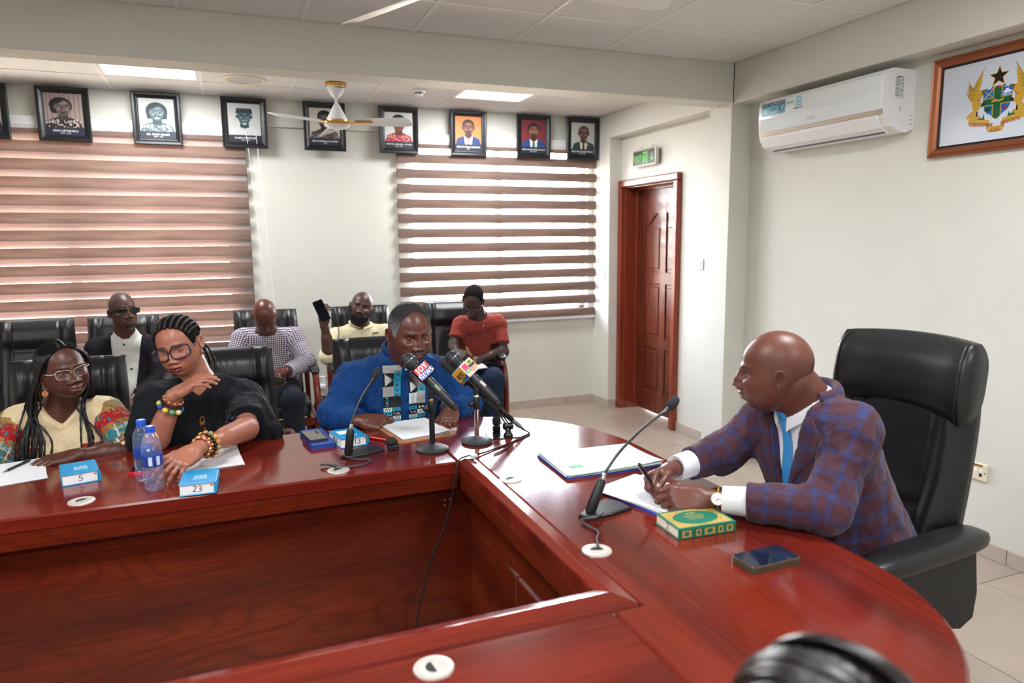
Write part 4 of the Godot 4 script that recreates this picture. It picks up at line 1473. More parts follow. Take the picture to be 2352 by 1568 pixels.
func table() -> void:
	var t := thing("conference_table", "glossy red-brown wooden conference table built round an open well", "table", Vector3.ZERO)
	var g := G.new()
	# far wing
	g.prism(flat_xf(0), zx([[-3.3, -3.11], [0.737, -3.11], [0.737, -2.45], [-3.3, -2.45]]), TOP - 0.045, TOP, 0.006)
	part(t, "far_top", g.done(), M.wood)
	g = G.new()
	slab(g, Vector3(-3.3, 0.655, -2.48), Vector3(0.737, TOP - 0.046, -2.452), 0.003)
	part(t, "far_fascia", g.done(), M.panel_wood)
	g = G.new()
	slab(g, Vector3(-3.3, 0.012, -2.53), Vector3(0.828, 0.66, -2.505), 0.002)
	part(t, "far_panel", g.done(), M.panel_wood)
	# round end wing: a full outline with its notch left for the moulding
	var edge := []
	edge.append([0.739, -3.11])
	for k in range(1, 17):
		var a := PI * 0.5 * k / 16.0
		edge.append([0.739 + 0.734 * pow(sin(a), 2.0 / 2.2), -2.35 - 0.76 * pow(cos(a), 2.0 / 2.2) if k < 16 else -2.35])
	for k in 17:
		var a := PI * 0.5 * k / 16.0
		edge.append([0.739 + (0.734 * pow(cos(a), 2.0 / 2.2) if k < 16 else 0.0), -1.3 + 0.62 * pow(sin(a), 2.0 / 2.2)])
	edge.append([0.739, -1.285])
	edge.append([0.812, -1.285])
	edge.append([0.812, -2.449])
	edge.append([0.739, -2.449])
	g = G.new()
	g.prism(flat_xf(0), zx(edge), TOP - 0.045, TOP, 0.007)
	part(t, "end_top", g.done(), M.wood_z)
	# fascia under the outer curve
	g = G.new()
	var rim := []
	for k in range(1, 33):
		rim.append(Vector3(edge[k][0] - 0.03 * (edge[k][0] - 0.739) / 0.734, 0, edge[k][1] + (0.03 if edge[k][1] < -1.8 else -0.03)))
	var hi := []
	var lo := []
	for p: Vector3 in rim:
		hi.append(p + Vector3(0, TOP - 0.044, 0))
		lo.append(p + Vector3(0, 0.66, 0))
	g.grid([hi, lo], Vector3(0.6, 0, -1), 3)
	part(t, "end_fascia", g.done(), M.wood_z)
	# near wing
	g = G.new()
	g.prism(flat_xf(0), zx([[-3.3, -1.284], [0.737, -1.284], [0.737, -0.68], [-3.3, -0.68]]), TOP - 0.045, TOP, 0.004)
	part(t, "near_top", g.done(), M.wood)
	g = G.new()
	slab(g, Vector3(-3.3, 0.655, -1.415), Vector3(0.737, TOP - 0.046, -1.390), 0.003)
	part(t, "near_fascia", g.done(), M.panel_wood)
	g = G.new()
	slab(g, Vector3(-3.3, 0.012, -1.34), Vector3(0.76, 0.66, -1.315), 0.002)
	part(t, "near_panel", g.done(), M.panel_wood)
	# raised mouldings along the well: inner bevel, flat, outer slope
	var prof := [Vector2(0.0, -0.046), Vector2(0.0, -0.004), Vector2(0.04, 0.001), Vector2(0.34, 0.009), Vector2(0.40, 0.010), Vector2(0.95, 0.0025), Vector2(1.0, -0.006), Vector2(1.0, -0.046)]
	g = G.new()
	var rows := []
	for p: Vector2 in prof:
		var q := p.x
		rows.append([Vector3(lerpf(0.742, 0.811, q), TOP + p.y, -2.448), Vector3(lerpf(0.742, 0.811, q), TOP + p.y, lerpf(-1.386, -1.286, q))])
	for i in rows.size() - 1:
		g.quad(rows[i][0], rows[i + 1][0], rows[i + 1][1], rows[i][1])
	part(t, "end_moulding", g.done(), M.wood_z)
	g = G.new()
	rows = []
	for p: Vector2 in prof:
		var q := p.x
		rows.append([Vector3(-3.3, TOP + p.y, lerpf(-1.386, -1.289, q)), Vector3(lerpf(0.742, 0.811, q) - 0.0008, TOP + p.y, lerpf(-1.386, -1.2875, q))])
	for i in rows.size() - 1:
		g.quad(rows[i][0], rows[i][1], rows[i + 1][1], rows[i + 1][0])
	part(t, "near_moulding", g.done(), M.wood)
	# inner side of the end wing
	g = G.new()
	slab(g, Vector3(0.744, 0.655, -2.447), Vector3(0.77, TOP - 0.047, -1.39), 0.003)
	part(t, "end_inner_fascia", g.done(), M.panel_wood)
	g = G.new()
	slab(g, Vector3(0.802, 0.012, -2.505), Vector3(0.83, 0.66, -1.34), 0.002)
	part(t, "end_inner_panel", g.done(), M.panel_wood)
	for zz in [[-2.40, -2.006], [-2.000, -1.42]]:
		g = G.new()
		slab(g, Vector3(0.792, 0.03, zz[0]), Vector3(0.806, 0.495, zz[1]), 0.004)
		part(t, "cabinet_door", g.done(), M.panel_wood)
	# supports below the outer rim
	for s in [[1.30, -2.45], [1.30, -1.25], [0.9, -2.95], [-1.5, -3.05], [0.9, -0.78], [-1.5, -0.75], [-3.2, -3.05], [-3.2, -0.75]]:
		g = G.new()
		slab(g, Vector3(s[0] - 0.03, 0.0, s[1] - 0.03), Vector3(s[0] + 0.03, TOP - 0.046, s[1] + 0.03), 0.004)
		part(t, "leg", g.done(), M.wood)
	for b in [[0.700, 0.597], [0.722, 0.597], [0.700, 0.577]]:
		g = G.new()
		g.lathe(along(Vector3(b[0], b[1], -2.5045), Vector3(0, 0, 1)), [Vector2(0.005, 0), Vector2(0.004, 0.002), Vector2(0, 0.0025)], 10)
		part(t, "screw_cap", g.done(), M.silver)
	# cable grommets, ring and flap
	var ringm := mat(c8(206, 200, 192), 0.35, 0.35)
	for s in [[-0.502, -2.535, 0.5], [0.309, -2.522, 0.5], [0.848, -2.185, 0.4], [0.853, -1.57, -0.3], [0.314, -1.232, 1.7]]:
		g = G.new()
		g.lathe(T(Vector3(s[0], TOP, s[1])), [Vector2(0.040, 0.0), Vector2(0.039, 0.003), Vector2(0.034, 0.0045), Vector2(0.026, 0.0035), Vector2(0.0, 0.003)], 32)
		var ring := part(t, "cable_grommet", g.done(), ringm)
		g = G.new()
		var half := []
		for k in 13:
			half.append(Vector2(cos(PI * k / 12.0) * 0.017, sin(PI * k / 12.0) * 0.016))
		g.prism(Transform3D(Basis(Vector3.UP, s[2]), Vector3(s[0], 0, s[1])) * flat_xf(0), half, TOP + 0.002, TOP + 0.0046)
		part(ring, "cable_hole", g.done(), M.rubber)

# ------------------------------------------------------------------ soft shapes
func pillow(g: G, xf: Transform3D, r: Vector3, e1 := 0.35, e2 := 0.35, nu := 36, nv := 16) -> void:
	var rows := []
	for i in nv + 1:
		var v := -PI * 0.5 + PI * i / nv
		var row := []
		for j in nu:
			var u := TAU * j / nu
			var cv := pow(absf(cos(v)), e1) * signf(cos(v))
			var p := Vector3(cv * pow(absf(cos(u)), e2) * signf(cos(u)), pow(absf(sin(v)), e1) * signf(sin(v)), cv * pow(absf(sin(u)), e2) * signf(sin(u)))
			row.append(xf * (p * r))
		rows.append(row)
	for i in nv:
		for j in nu:
			var k := (j + 1) % nu
			if i > 0:
				g.tri(rows[i][j], rows[i][k], rows[i + 1][k], 9)
			if i < nv - 1:
				g.tri(rows[i][j], rows[i + 1][k], rows[i + 1][j], 9)

# padded sheet between two faces; f(u,v) gives (x, y, z front, z back)
func padded(g: G, nu: int, nv: int, f: Callable) -> void:
	var fr := []
	var bk := []
	for i in nv + 1:
		var a := []
		var b := []
		for j in nu + 1:
			var q: Vector4 = f.call(-1.0 + 2.0 * j / nu, float(i) / nv)
			a.append(Vector3(q.x, q.y, q.z))
			b.append(Vector3(q.x, q.y, q.w))
		fr.append(a)
		bk.append(b)
	g.grid(fr, Vector3(0, 0, 1), 21)
	g.grid(bk, Vector3(0, 0, -1), 21)
	var e0 := []
	var e1 := []
	for j in nu + 1:
		e0.append(fr[0][j])
		e1.append(bk[0][j])
	for i in range(1, nv + 1):
		e0.append(fr[i][nu])
		e1.append(bk[i][nu])
	for j in range(nu - 1, -1, -1):
		e0.append(fr[nv][j])
		e1.append(bk[nv][j])
	for i in range(nv - 1, -1, -1):
		e0.append(fr[i][0])
		e1.append(bk[i][0])
	g.grid([e0, e1], Vector3(0, -1, 0), 21)

func conference_chair() -> Node3D:
	var t := thing("armchair", "", "chair", Vector3.ZERO, 0.0, "black leather conference armchairs")
	var g := G.new()
	pillow(g, T(Vector3(0, 0.445, 0.02)), Vector3(0.25, 0.055, 0.25), 0.4, 0.3)
	part(t, "seat", g.done(), M.leather)
	# backrest: centre panel between side bolsters, thick rolled top with gathers
	g = G.new()
	var fn := func(u: float, v: float) -> Vector4:
		var w := lerpf(0.235, 0.222, v)
		var e := pow(absf(u), 5.0)
		var round_v := pow(absf(v * 2.0 - 1.0), 8.0)
		var lean := -0.235 - 0.17 * v - 0.03 * sin(v * PI)
		var th := 0.045 * (1.0 - e * 0.8) * (1.0 - round_v * 0.8)
		var bolster := 0.022 * smoothstep(0.60, 0.80, absf(u)) * (1.0 - smoothstep(0.86, 1.0, absf(u)))
		var seam := -0.012 * exp(-pow((absf(u) - 0.62) / 0.03, 2.0))
		var head := 0.022 * smoothstep(0.72, 0.80, v) * (1.0 - smoothstep(0.9, 1.0, v)) * (1.0 - e)
		head -= 0.014 * exp(-pow((v - 0.70) / 0.018, 2.0)) * (1.0 - smoothstep(0.55, 0.66, absf(u)))
		var gather := 0.0013 * sin(u * 31.0 + 3.0 * sin(u * 7.0)) * exp(-pow((v - 0.86) / 0.09, 2.0)) * (1.0 - smoothstep(0.5, 0.62, absf(u)))
		var wing := 0.018 * u * u
		return Vector4(u * w * (1.0 - 0.012 * round_v), 0.44 + 0.645 * v, lean + th + bolster + seam + head + gather + wing, lean - 0.035 * (1.0 - e * 0.7) * (1.0 - round_v * 0.7) + wing)
	padded(g, 56, 40, fn)
	part(t, "backrest", g.done(), M.leather)
	for s in [-1.0, 1.0]:
		g = G.new()
		var pts := smooth_path([Vector3(s * 0.285, 0.0, 0.22), Vector3(s * 0.285, 0.30, 0.245), Vector3(s * 0.285, 0.52, 0.235), Vector3(s * 0.285, 0.66, 0.16), Vector3(s * 0.283, 0.685, 0.02), Vector3(s * 0.275, 0.68, -0.20), Vector3(s * 0.262, 0.66, -0.30)], 6)
		g.tube(pts, 0.030, 12, true, 0.75, Vector3(1, 0, 0))
		part(t, "arm", g.done(), M.chair_wood)
		g = G.new()
		g.tube(smooth_path([Vector3(s * 0.262, 0.0, -0.34), Vector3(s * 0.266, 0.35, -0.27), Vector3(s * 0.266, 0.66, -0.29)], 6), 0.026, 10, true, 0.75, Vector3(1, 0, 0))
		part(t, "leg", g.done(), M.chair_wood)
		g = G.new()
		pillow(g, TE(Vector3(s * 0.284, 0.705, 0.07), Vector3(0.12, 0, 0)), Vector3(0.032, 0.018, 0.13), 0.7, 0.6, 24, 8)
		part(t, "arm_pad", g.done(), M.leather)
		g = G.new()
		g.box(T(Vector3(s * 0.272, 0.36, -0.02)), Vector3(0.03, 0.055, 0.50), 0.006)
		part(t, "side_rail", g.done(), M.chair_wood)
	g = G.new()
	g.box(T(Vector3(0, 0.36, 0.23)), Vector3(0.54, 0.055, 0.03), 0.006)
	part(t, "front_rail", g.done(), M.chair_wood)
	return t

func chairs() -> void:
	var proto := conference_chair()
	var spots := [
		[Vector3(-1.25, 0, -5.13), 0.0, "black leather armchair at the left edge of the back row, empty"],
		[Vector3(-0.73, 0, -5.13), 0.0, "black leather armchair of the man in sunglasses"],
		[Vector3(0.20, 0, -5.13), 0.0, "black leather armchair with wooden arms of the man in the checked shirt"],
		[Vector3(0.90, 0, -5.15), 0.0, "black leather armchair of the man in the pale yellow shirt"],
		[Vector3(1.60, 0, -5.15), -0.08, "black leather armchair of the man in the rust-red shirt, nearest the bright window"],
		[Vector3(-0.70, 0, -3.18), 0.0, "black leather armchair behind the woman with long braids"],
		[Vector3(-0.07, 0, -3.18), 0.0, "black leather armchair behind the woman in black"],
		[Vector3(0.67, 0, -3.28), 0.0, "black leather armchair behind the speaker in blue"],
	]
	for i in spots.size():
		var c := proto if i == 0 else copy_of(proto)
		c.position = spots[i][0]
		c.rotation.y = spots[i][1]
		c.set_meta("label", spots[i][2])
	executive_chair()

func executive_chair() -> void:
	var t := thing("executive_chair", "large black leather executive chair with winged headrest behind the suited man", "chair", Vector3(1.80, 0, -1.655), -PI / 2 + 0.04)
	var g := G.new()
	pillow(g, T(Vector3(0, 0.45, 0.02)), Vector3(0.27, 0.07, 0.27), 0.4, 0.3)
	part(t, "seat", g.done(), M.leather)
	g = G.new()
	var fn := func(u: float, v: float) -> Vector4:
		var e := pow(absf(u), 6.0)
		var rv := pow(absf(v * 2.0 - 1.0), 10.0)
		var w := 0.222 + 0.010 * sin(v * PI)
		var lean := -0.20 - 0.10 * v
		var side := 0.040 * smoothstep(0.55, 0.9, absf(u))
		var seam := -0.010 * exp(-pow((absf(u) - 0.60) / 0.025, 2.0))
		var cross := -0.012 * exp(-pow((v - 0.42 - 0.05 * u * u) / 0.018, 2.0)) * (1.0 - smoothstep(0.55, 0.62, absf(u)))
		var lumbar := 0.035 * exp(-pow((v - 0.25) / 0.25, 2.0))
		return Vector4(u * w, 0.47 + 0.60 * v, lean + 0.055 * (1.0 - e) + side * (1.0 - e) + seam + cross + lumbar * (1.0 - e), lean - 0.055 * (1.0 - e * 0.6) * (1.0 - rv * 0.5))
	padded(g, 48, 36, fn)
	part(t, "backrest", g.done(), M.leather)
	# headrest: wide roll curling forward at both ends
	g = G.new()
	var fh := func(u: float, v: float) -> Vector4:
		var e := pow(absf(u), 7.0)
		var rv := pow(absf(v * 2.0 - 1.0), 3.5)
		var wing := 0.055 * pow(absf(u), 2.4)
		var w := 0.236 - 0.012 * rv
		var lean := -0.285 - 0.03 * v
		return Vector4(u * w, 1.015 + 0.25 * v - 0.012 * u * u, lean + 0.060 * (1.0 - rv) * (1.0 - e * 0.6) + wing + 0.02, lean - 0.075 * (1.0 - rv * 0.9) * (1.0 - e * 0.5) + wing * 0.55)
	padded(g, 48, 24, fh)
	part(t, "headrest", g.done(), M.leather)
	# piping along the headrest ends and pale stitching down the back
	for s in [-1.0, 1.0]:
		var pp := []
		var sp := []
		for k in 13:
			var v := 0.03 + 0.94 * k / 12.0
			var q: Vector4 = fh.call(s * 0.93, v)
			pp.append(Vector3(q.x, q.y, q.z + 0.002))
			q = fn.call(s * 0.60, 0.08 + 0.90 * k / 12.0)
			sp.append(Vector3(q.x, q.y, q.z + 0.001))
		g = G.new()
		g.tube(smooth_path(pp, 3), 0.0035, 6)
		part(t, "piping", g.done(), M.leather)
		g = G.new()
		g.tube(smooth_path(sp, 3), 0.0013, 5)
		part(t, "stitching", g.done(), mat(c8(150, 156, 160), 0.7))
	for s in [-1.0, 1.0]:
		g = G.new()
		pillow(g, TE(Vector3(s * 0.28, 0.665, -0.02), Vector3(0.05, 0, 0)), Vector3(0.055, 0.032, 0.25), 0.55, 0.45, 32, 10)
		part(t, "armrest", g.done(), M.leather)
		g = G.new()
		var pl := [Vector2(-0.22, 0.665), Vector2(0.18, 0.665), Vector2(0.16, 0.58), Vector2(0.06, 0.48), Vector2(-0.08, 0.42), Vector2(-0.18, 0.395), Vector2(-0.235, 0.42), Vector2(-0.245, 0.50)]
		g.prism(Transform3D(Basis(Vector3(0, 0, 1), Vector3.UP, Vector3(-1, 0, 0)), Vector3(s * 0.28, 0, 0)), pl, -0.02, 0.02, 0.006)
		part(t, "arm_panel", g.done(), M.black_matte)
	g = G.new()
	g.tube([Vector3(0, 0.06, 0), Vector3(0, 0.40, 0)], 0.03, 16)
	part(t, "gas_column", g.done(), M.chrome)
	for k in 5:
		var d := Basis(Vector3.UP, TAU * k / 5.0 + 0.3)
		g = G.new()
		g.tube([d * Vector3(0, 0.10, 0), d * Vector3(0, 0.085, 0.16), d * Vector3(0, 0.06, 0.30)], [0.03, 0.024, 0.016], 8)
		g.lathe(Transform3D(d * Basis(Vector3(0, 0, 1), PI / 2), d * Vector3(0.02, 0.028, 0.30)), [Vector2(0, 0), Vector2(0.026, 0.0), Vector2(0.028, 0.01), Vector2(0.028, 0.03), Vector2(0.026, 0.04), Vector2(0, 0.04)], 16)
		part(t, "base_arm", g.done(), M.black)

# ------------------------------------------------------------------ things on the table
func sheet_stack(n: String, label: String, cat: String, c: Vector2, w: float, h: float, turn: float, count: int, y: float, print_seed: int, col := Color.WHITE, curl := 0.0, ink := 0.35) -> Node3D:
	var t := thing(n, label, cat, Vector3(c.x, y, c.y), turn)
	var rng := RandomNumberGenerator.new()
	rng.seed = print_seed
	for k in count:
		var g := G.new()
		var top := k == count - 1
		var rows := []
		var low := []
		for i in 9:
			var r := []
			var r2 := []
			for j in 7:
				var u := -0.5 + j / 6.0
				var v := -0.5 + i / 8.0
				var p := Vector3(u * w, 0.0012 * (k + 1) + curl * (k + 1) / count * pow(absf(u + v), 3.0) * (1.0 if u + v > 0 else 0.3), v * h)
				r.append(p)
				r2.append(p - Vector3(0, 0.0010, 0))
			rows.append(r)
			low.append(r2)
		g.grid(rows, Vector3.UP, 3)
		g.grid(low, Vector3.DOWN, 4)
		var turnk := rng.randf_range(-0.03, 0.03) if not top else 0.0
		var m: Material = M.paper
		if top and ink > 0.0:
			# printed side: uv from box mapping, centred on the sheet
			m = page_mat(print_seed, w, h, col, ink)
		elif col != Color.WHITE and k % 2 == 0:
			m = mat(col, 0.75)
		part(t, "sheet", g.done(), m, Transform3D(Basis(Vector3.UP, turnk), Vector3(rng.randf_range(-0.004, 0.004) if not top else 0.0, 0, 0)))
	return t

func page_mat(seed_: int, w: float, h: float, col: Color, ink: float) -> StandardMaterial3D:
	var W := 256
	var H := 360
	var im := Image.create_empty(W, H, false, Image.FORMAT_RGB8)
	var base := c8(236, 238, 242) if col == Color.WHITE else col
	im.fill(base)
	var rng := RandomNumberGenerator.new()
	rng.seed = seed_
	var y := 30
	while y < H - 30:
		var x := 26
		var stop: float = W - 26 if rng.randf() > 0.15 else rng.randf_range(80, 200)
		while x < stop:
			var l := int(rng.randf_range(8, 26))
			im.fill_rect(Rect2i(x, y, mini(l, int(stop) - x), 3), base.darkened(ink))
			x += l + 5
		y += 9 if rng.randf() > 0.1 else 18
	var m := imat(im, 0.75)
	m.uv1_scale = Vector3(1.0 / w, 1.0 / h, 1)
	m.uv1_offset = Vector3(0.5, 0.5, 0)
	return m

func pen(label: String, a: Vector3, b: Vector3, col: Color, tipcol: Color, r := 0.0048) -> void:
	var t := thing("pen", label, "pen", a)
	var d := (b - a)
	var L := d.length()
	var xf := along(Vector3.ZERO, d)
	var g := G.new()
	g.lathe(xf, [Vector2(0.0006, 0), Vector2(0.0014, 0.004), Vector2(r * 0.75, 0.016), Vector2(r * 0.85, 0.020)], 12)
	part(t, "tip", g.done(), mat(tipcol, 0.3, 0.6))
	g = G.new()
	g.lathe(xf, [Vector2(r * 0.85, 0.020), Vector2(r, 0.026), Vector2(r, L - 0.03), Vector2(r * 1.08, L - 0.028), Vector2(r * 0.95, L - 0.004), Vector2(r * 0.5, L), Vector2(0, L)], 14)
	part(t, "barrel", g.done(), mat(col, 0.25))
	g = G.new()
	g.box(xf * T(Vector3(r + 0.0016, L - 0.026, 0)), Vector3(0.0012, 0.04, 0.003), 0.0004)
	part(t, "clip", g.done(), M.silver)

func hymn_book(label: String, c: Vector2, turn: float, digits: Array, cover_text: bool) -> void:
	# pocket book lying flat: blue boards, white page block, rounded spine on its right
	var t := thing("book", label, "book", Vector3(c.x, TOP, c.y), turn, "small blue hardback books")
	var w := 0.112
	var d := 0.152
	var h := 0.040
	var bl := mat(c8(24, 152, 208), 0.3)
	var g := G.new()
	for y in [0.0015, h - 0.0015]:
		g.box(T(Vector3(0, y, 0)), Vector3(w, 0.003, d), 0.001)
	part(t, "cover", g.done(), bl)
	g = G.new()
	var rows := []
	var rows2 := []
	for i in 9:
		var a := -PI * 0.5 + PI * i / 8.0
		var o := Vector3(w * 0.5 - 0.002 + cos(a) * 0.007, h * 0.5 + sin(a) * (h * 0.5 - 0.0005), 0)
		rows.append([o + Vector3(0, 0, -d * 0.5), o + Vector3(0, 0, d * 0.5)])
		rows2.append([Vector3(w * 0.5 - 0.004, o.y, -d * 0.5), Vector3(w * 0.5 - 0.004, o.y, d * 0.5)])
	g.grid(rows, Vector3(1, 0, 0), 3)
	for e in [0, 1]:
		var r0 := []
		var r1 := []
		for i in 9:
			r0.append(rows[i][e])
			r1.append(rows2[i][e])
		g.grid([r0, r1], Vector3(0, 0, -1.0 if e == 0 else 1.0), -1)
	part(t, "spine", g.done(), bl)
	g = G.new()
	g.box(T(Vector3(-0.001, h * 0.5, 0)), Vector3(w - 0.008, h - 0.006, d - 0.007), 0.001)
	part(t, "page_block", g.done(), M.paper)
	if cover_text:
		var wm := mat(c8(214, 238, 248), 0.5)
		var k := 0
		for s in ["GOOD", "NEWS", "BIBLE"]:
			part(t, "cover_lettering", words(s, 0.0115), wm, Transform3D(Basis(Vector3(-1, 0, 0), Vector3(0, 0, 1), Vector3(0, 1, 0)), Vector3(0.006, h + 0.0001, 0.026 - k * 0.015)))
			k += 1
	else:
		g = G.new()
		g.box(T(Vector3(-0.005, h + 0.0004, -0.02)), Vector3(0.06, 0.0006, 0.05))
		part(t, "paper_label", g.done(), M.paper)
		var wm := mat(c8(214, 238, 248), 0.5)
		part(t, "cover_lettering", words("BIBLE", 0.0125), wm, Transform3D(Basis(Vector3(-1, 0, 0), Vector3(0, 0, 1), Vector3(0, 1, 0)), Vector3(0.006, h + 0.0001, 0.035)))
	for q in digits:
		var side: int = q[2]
		var at := Vector3(q[1], h * 0.5, (d - 0.007) * 0.5 + 0.0002) if side == 0 else Vector3(-w * 0.5 + 0.0028, h * 0.5, q[1])
		var bx := Basis.IDENTITY if side == 0 else Basis(Vector3.UP, -PI / 2)
		part(t, "handwriting", words(q[0], 0.020, false, "Droid Sans"), M.ink, Transform3D(bx * Basis(Vector3(0, 0, 1), -0.06), at))
	g = G.new()
	g.box(T(Vector3(w * 0.5 - 0.012, h * 0.72, (d - 0.007) * 0.5)), Vector3(0.008, 0.004, 0.001))
	part(t, "ribbon_end", g.done(), mat(c8(200, 50, 70), 0.6))

func bottle(label: String, c: Vector2, turn: float) -> void:
	var t := thing("water_bottle", label, "bottle", Vector3(c.x, TOP, c.y), turn, "small plastic water bottles")
	var pet := mat(Color(0.62, 0.76, 1.0, 0.10), 0.03)
	pet.transparency = BaseMaterial3D.TRANSPARENCY_ALPHA
	if M.has("pet"):
		pet = M.pet
	else:
		M.pet = pet
		var wt := mat(Color(0.9, 0.95, 1.0), 0.0)
		wt.refraction_enabled = true
		wt.refraction_scale = 0.033
		M.water = wt
	var g := G.new()
	var prof := [Vector2(0.0, 0.004), Vector2(0.022, 0.0), Vector2(0.029, 0.004), Vector2(0.031, 0.012), Vector2(0.0305, 0.02), Vector2(0.0318, 0.026), Vector2(0.0305, 0.034), Vector2(0.0318, 0.042), Vector2(0.0300, 0.052), Vector2(0.0312, 0.062), Vector2(0.0300, 0.072), Vector2(0.0312, 0.082), Vector2(0.0315, 0.13), Vector2(0.0318, 0.145), Vector2(0.030, 0.162), Vector2(0.0255, 0.178), Vector2(0.0175, 0.192), Vector2(0.0135, 0.199), Vector2(0.0130, 0.206)]
	g.lathe(T(Vector3.ZERO), prof, 32, 1.2)
	part(t, "body", g.done(), pet)
	g = G.new()
	for k in 5:
		var pts := []
		for i in 10:
			var a := TAU * k / 5.0 + i * 0.16
			pts.append(Vector3(cos(a) * 0.0312, 0.028 + i * 0.005, sin(a) * 0.0312))
		g.tube(pts, 0.0011, 5)
	part(t, "swirl_ribs", g.done(), pet)
	g = G.new()
	g.lathe(T(Vector3.ZERO), [Vector2(0.0319, 0.086), Vector2(0.0322, 0.087), Vector2(0.0322, 0.124), Vector2(0.0319, 0.125)], 32)
	part(t, "label_band", g.done(), mat(c8(28, 60, 150), 0.35))
	for k in 2:
		part(t, "label_print", card(Basis(Vector3.UP, 0.35 - k * 0.75) * Vector3(0, 0.106, 0.0326), Basis(Vector3.UP, 0.35 - k * 0.75) * Vector3(0.006, 0, 0), Vector3(0, 0.015, 0)), mat(c8(206, 216, 236), 0.4))
	g = G.new()
	g.lathe(T(Vector3.ZERO), [Vector2(0.0155, 0.199), Vector2(0.0155, 0.2005), Vector2(0.0148, 0.202), Vector2(0.0155, 0.203), Vector2(0.0155, 0.218), Vector2(0.0145, 0.220), Vector2(0.0, 0.220)], 28)
	part(t, "cap", g.done(), mat(c8(18, 82, 196), 0.35))
	g = G.new()
	g.lathe(T(Vector3.ZERO), [Vector2(0, 0.2202), Vector2(0.009, 0.2202)], 20)
	part(t, "neck_tag", g.done(), M.white_plastic)

func phone(label: String, c: Vector3, size: Vector3, turn: Basis, body: Color, screen: Color, cams := false) -> Node3D:
	var t := thing("mobile_phone", label, "phone", c)
	var g := G.new()
	g.prism(Transform3D(turn * Basis(Vector3(1, 0, 0), Vector3(0, 0, -1), Vector3(0, 1, 0)), Vector3.ZERO), rrect(size.x, size.z, 0.010), 0.0, size.y, 0.002)
	part(t, "body", g.done(), mat(body, 0.25, 0.3))
	g = G.new()
	g.prism(Transform3D(turn * Basis(Vector3(1, 0, 0), Vector3(0, 0, -1), Vector3(0, 1, 0)), turn * Vector3(0, size.y, 0)), rrect(size.x - 0.006, size.z - 0.006, 0.008), 0.0, 0.0006, 0.0)
	part(t, "screen", g.done(), mat(screen, 0.06))
	if cams:
		for k in 3:
			g = G.new()
			g.lathe(Transform3D(turn, turn * Vector3(size.x * 0.5 - 0.018, size.y, -size.z * 0.5 + 0.02 + k * 0.017)), [Vector2(0.0065, 0), Vector2(0.006, 0.0016), Vector2(0.004, 0.0012), Vector2(0, 0.0012)], 16)
			part(t, "camera_lens", g.done(), M.black_gloss)
	return t

func gooseneck(label: String, at: Vector3, turn: float, stem: Array, head_dir: Vector3, cord: Array) -> void:
	var t := thing("gooseneck_microphone", label, "microphone", at, 0.0, "gooseneck conference microphones")
	var g := G.new()
	var b := Basis(Vector3.UP, turn)
	# wedge foot, wide at the back, narrow at the stem
	var foot := [Vector2(-0.030, -0.018), Vector2(0.0, -0.028), Vector2(0.05, -0.045), Vector2(0.13, -0.052), Vector2(0.142, 0.0), Vector2(0.13, 0.052), Vector2(0.05, 0.045), Vector2(0.0, 0.028), Vector2(-0.030, 0.018)]
	g.prism(Transform3D(b * Basis(Vector3(1, 0, 0), Vector3(0, 0, -1), Vector3(0, 1, 0)), Vector3.ZERO), foot, 0.0, 0.012, 0.004)
	part(t, "foot", g.done(), M.black)
	g = G.new()
	var p0: Vector3 = stem[0] - at
	var p1: Vector3 = stem[1] - at
	g.tube([p0, p0.lerp(p1, 0.1), p0.lerp(p1, 0.9), p1], [0.012, 0.0165, 0.0150, 0.010], 16)
	part(t, "grip", g.done(), M.black)
	g = G.new()
	g.lathe(along(p1, p1 - p0), [Vector2(0.0085, -0.004), Vector2(0.0085, 0.012), Vector2(0.006, 0.020)], 16)
	part(t, "collar", g.done(), M.chrome)
	g = G.new()
	var pts := []
	for k in range(1, stem.size()):
		pts.append(stem[k] - at)
	g.tube(smooth_path(pts, 10), 0.0042, 10)
	part(t, "neck", g.done(), M.grey_metal)
	g = G.new()
	var e: Vector3 = stem[stem.size() - 1] - at
	var hx := along(e, head_dir)
	g.lathe(hx, [Vector2(0.0045, -0.02), Vector2(0.0075, -0.012), Vector2(0.0080, 0.010)], 14)
	part(t, "capsule_sleeve", g.done(), M.grey_metal)
	g = G.new()
	g.lathe(hx, [Vector2(0.0, 0.004), Vector2(0.0125, 0.006), Vector2(0.0150, 0.014), Vector2(0.0155, 0.030), Vector2(0.0135, 0.042), Vector2(0.008, 0.049), Vector2(0.0, 0.051)], 20, 1.3)
	part(t, "foam_windscreen", g.done(), mat(c8(40, 42, 46), 0.95))
	g = G.new()
	g.tube(smooth_path(cord, 8), 0.0033, 8)
	part(t, "cord", g.done(), mat(c8(62, 64, 69), 0.5))

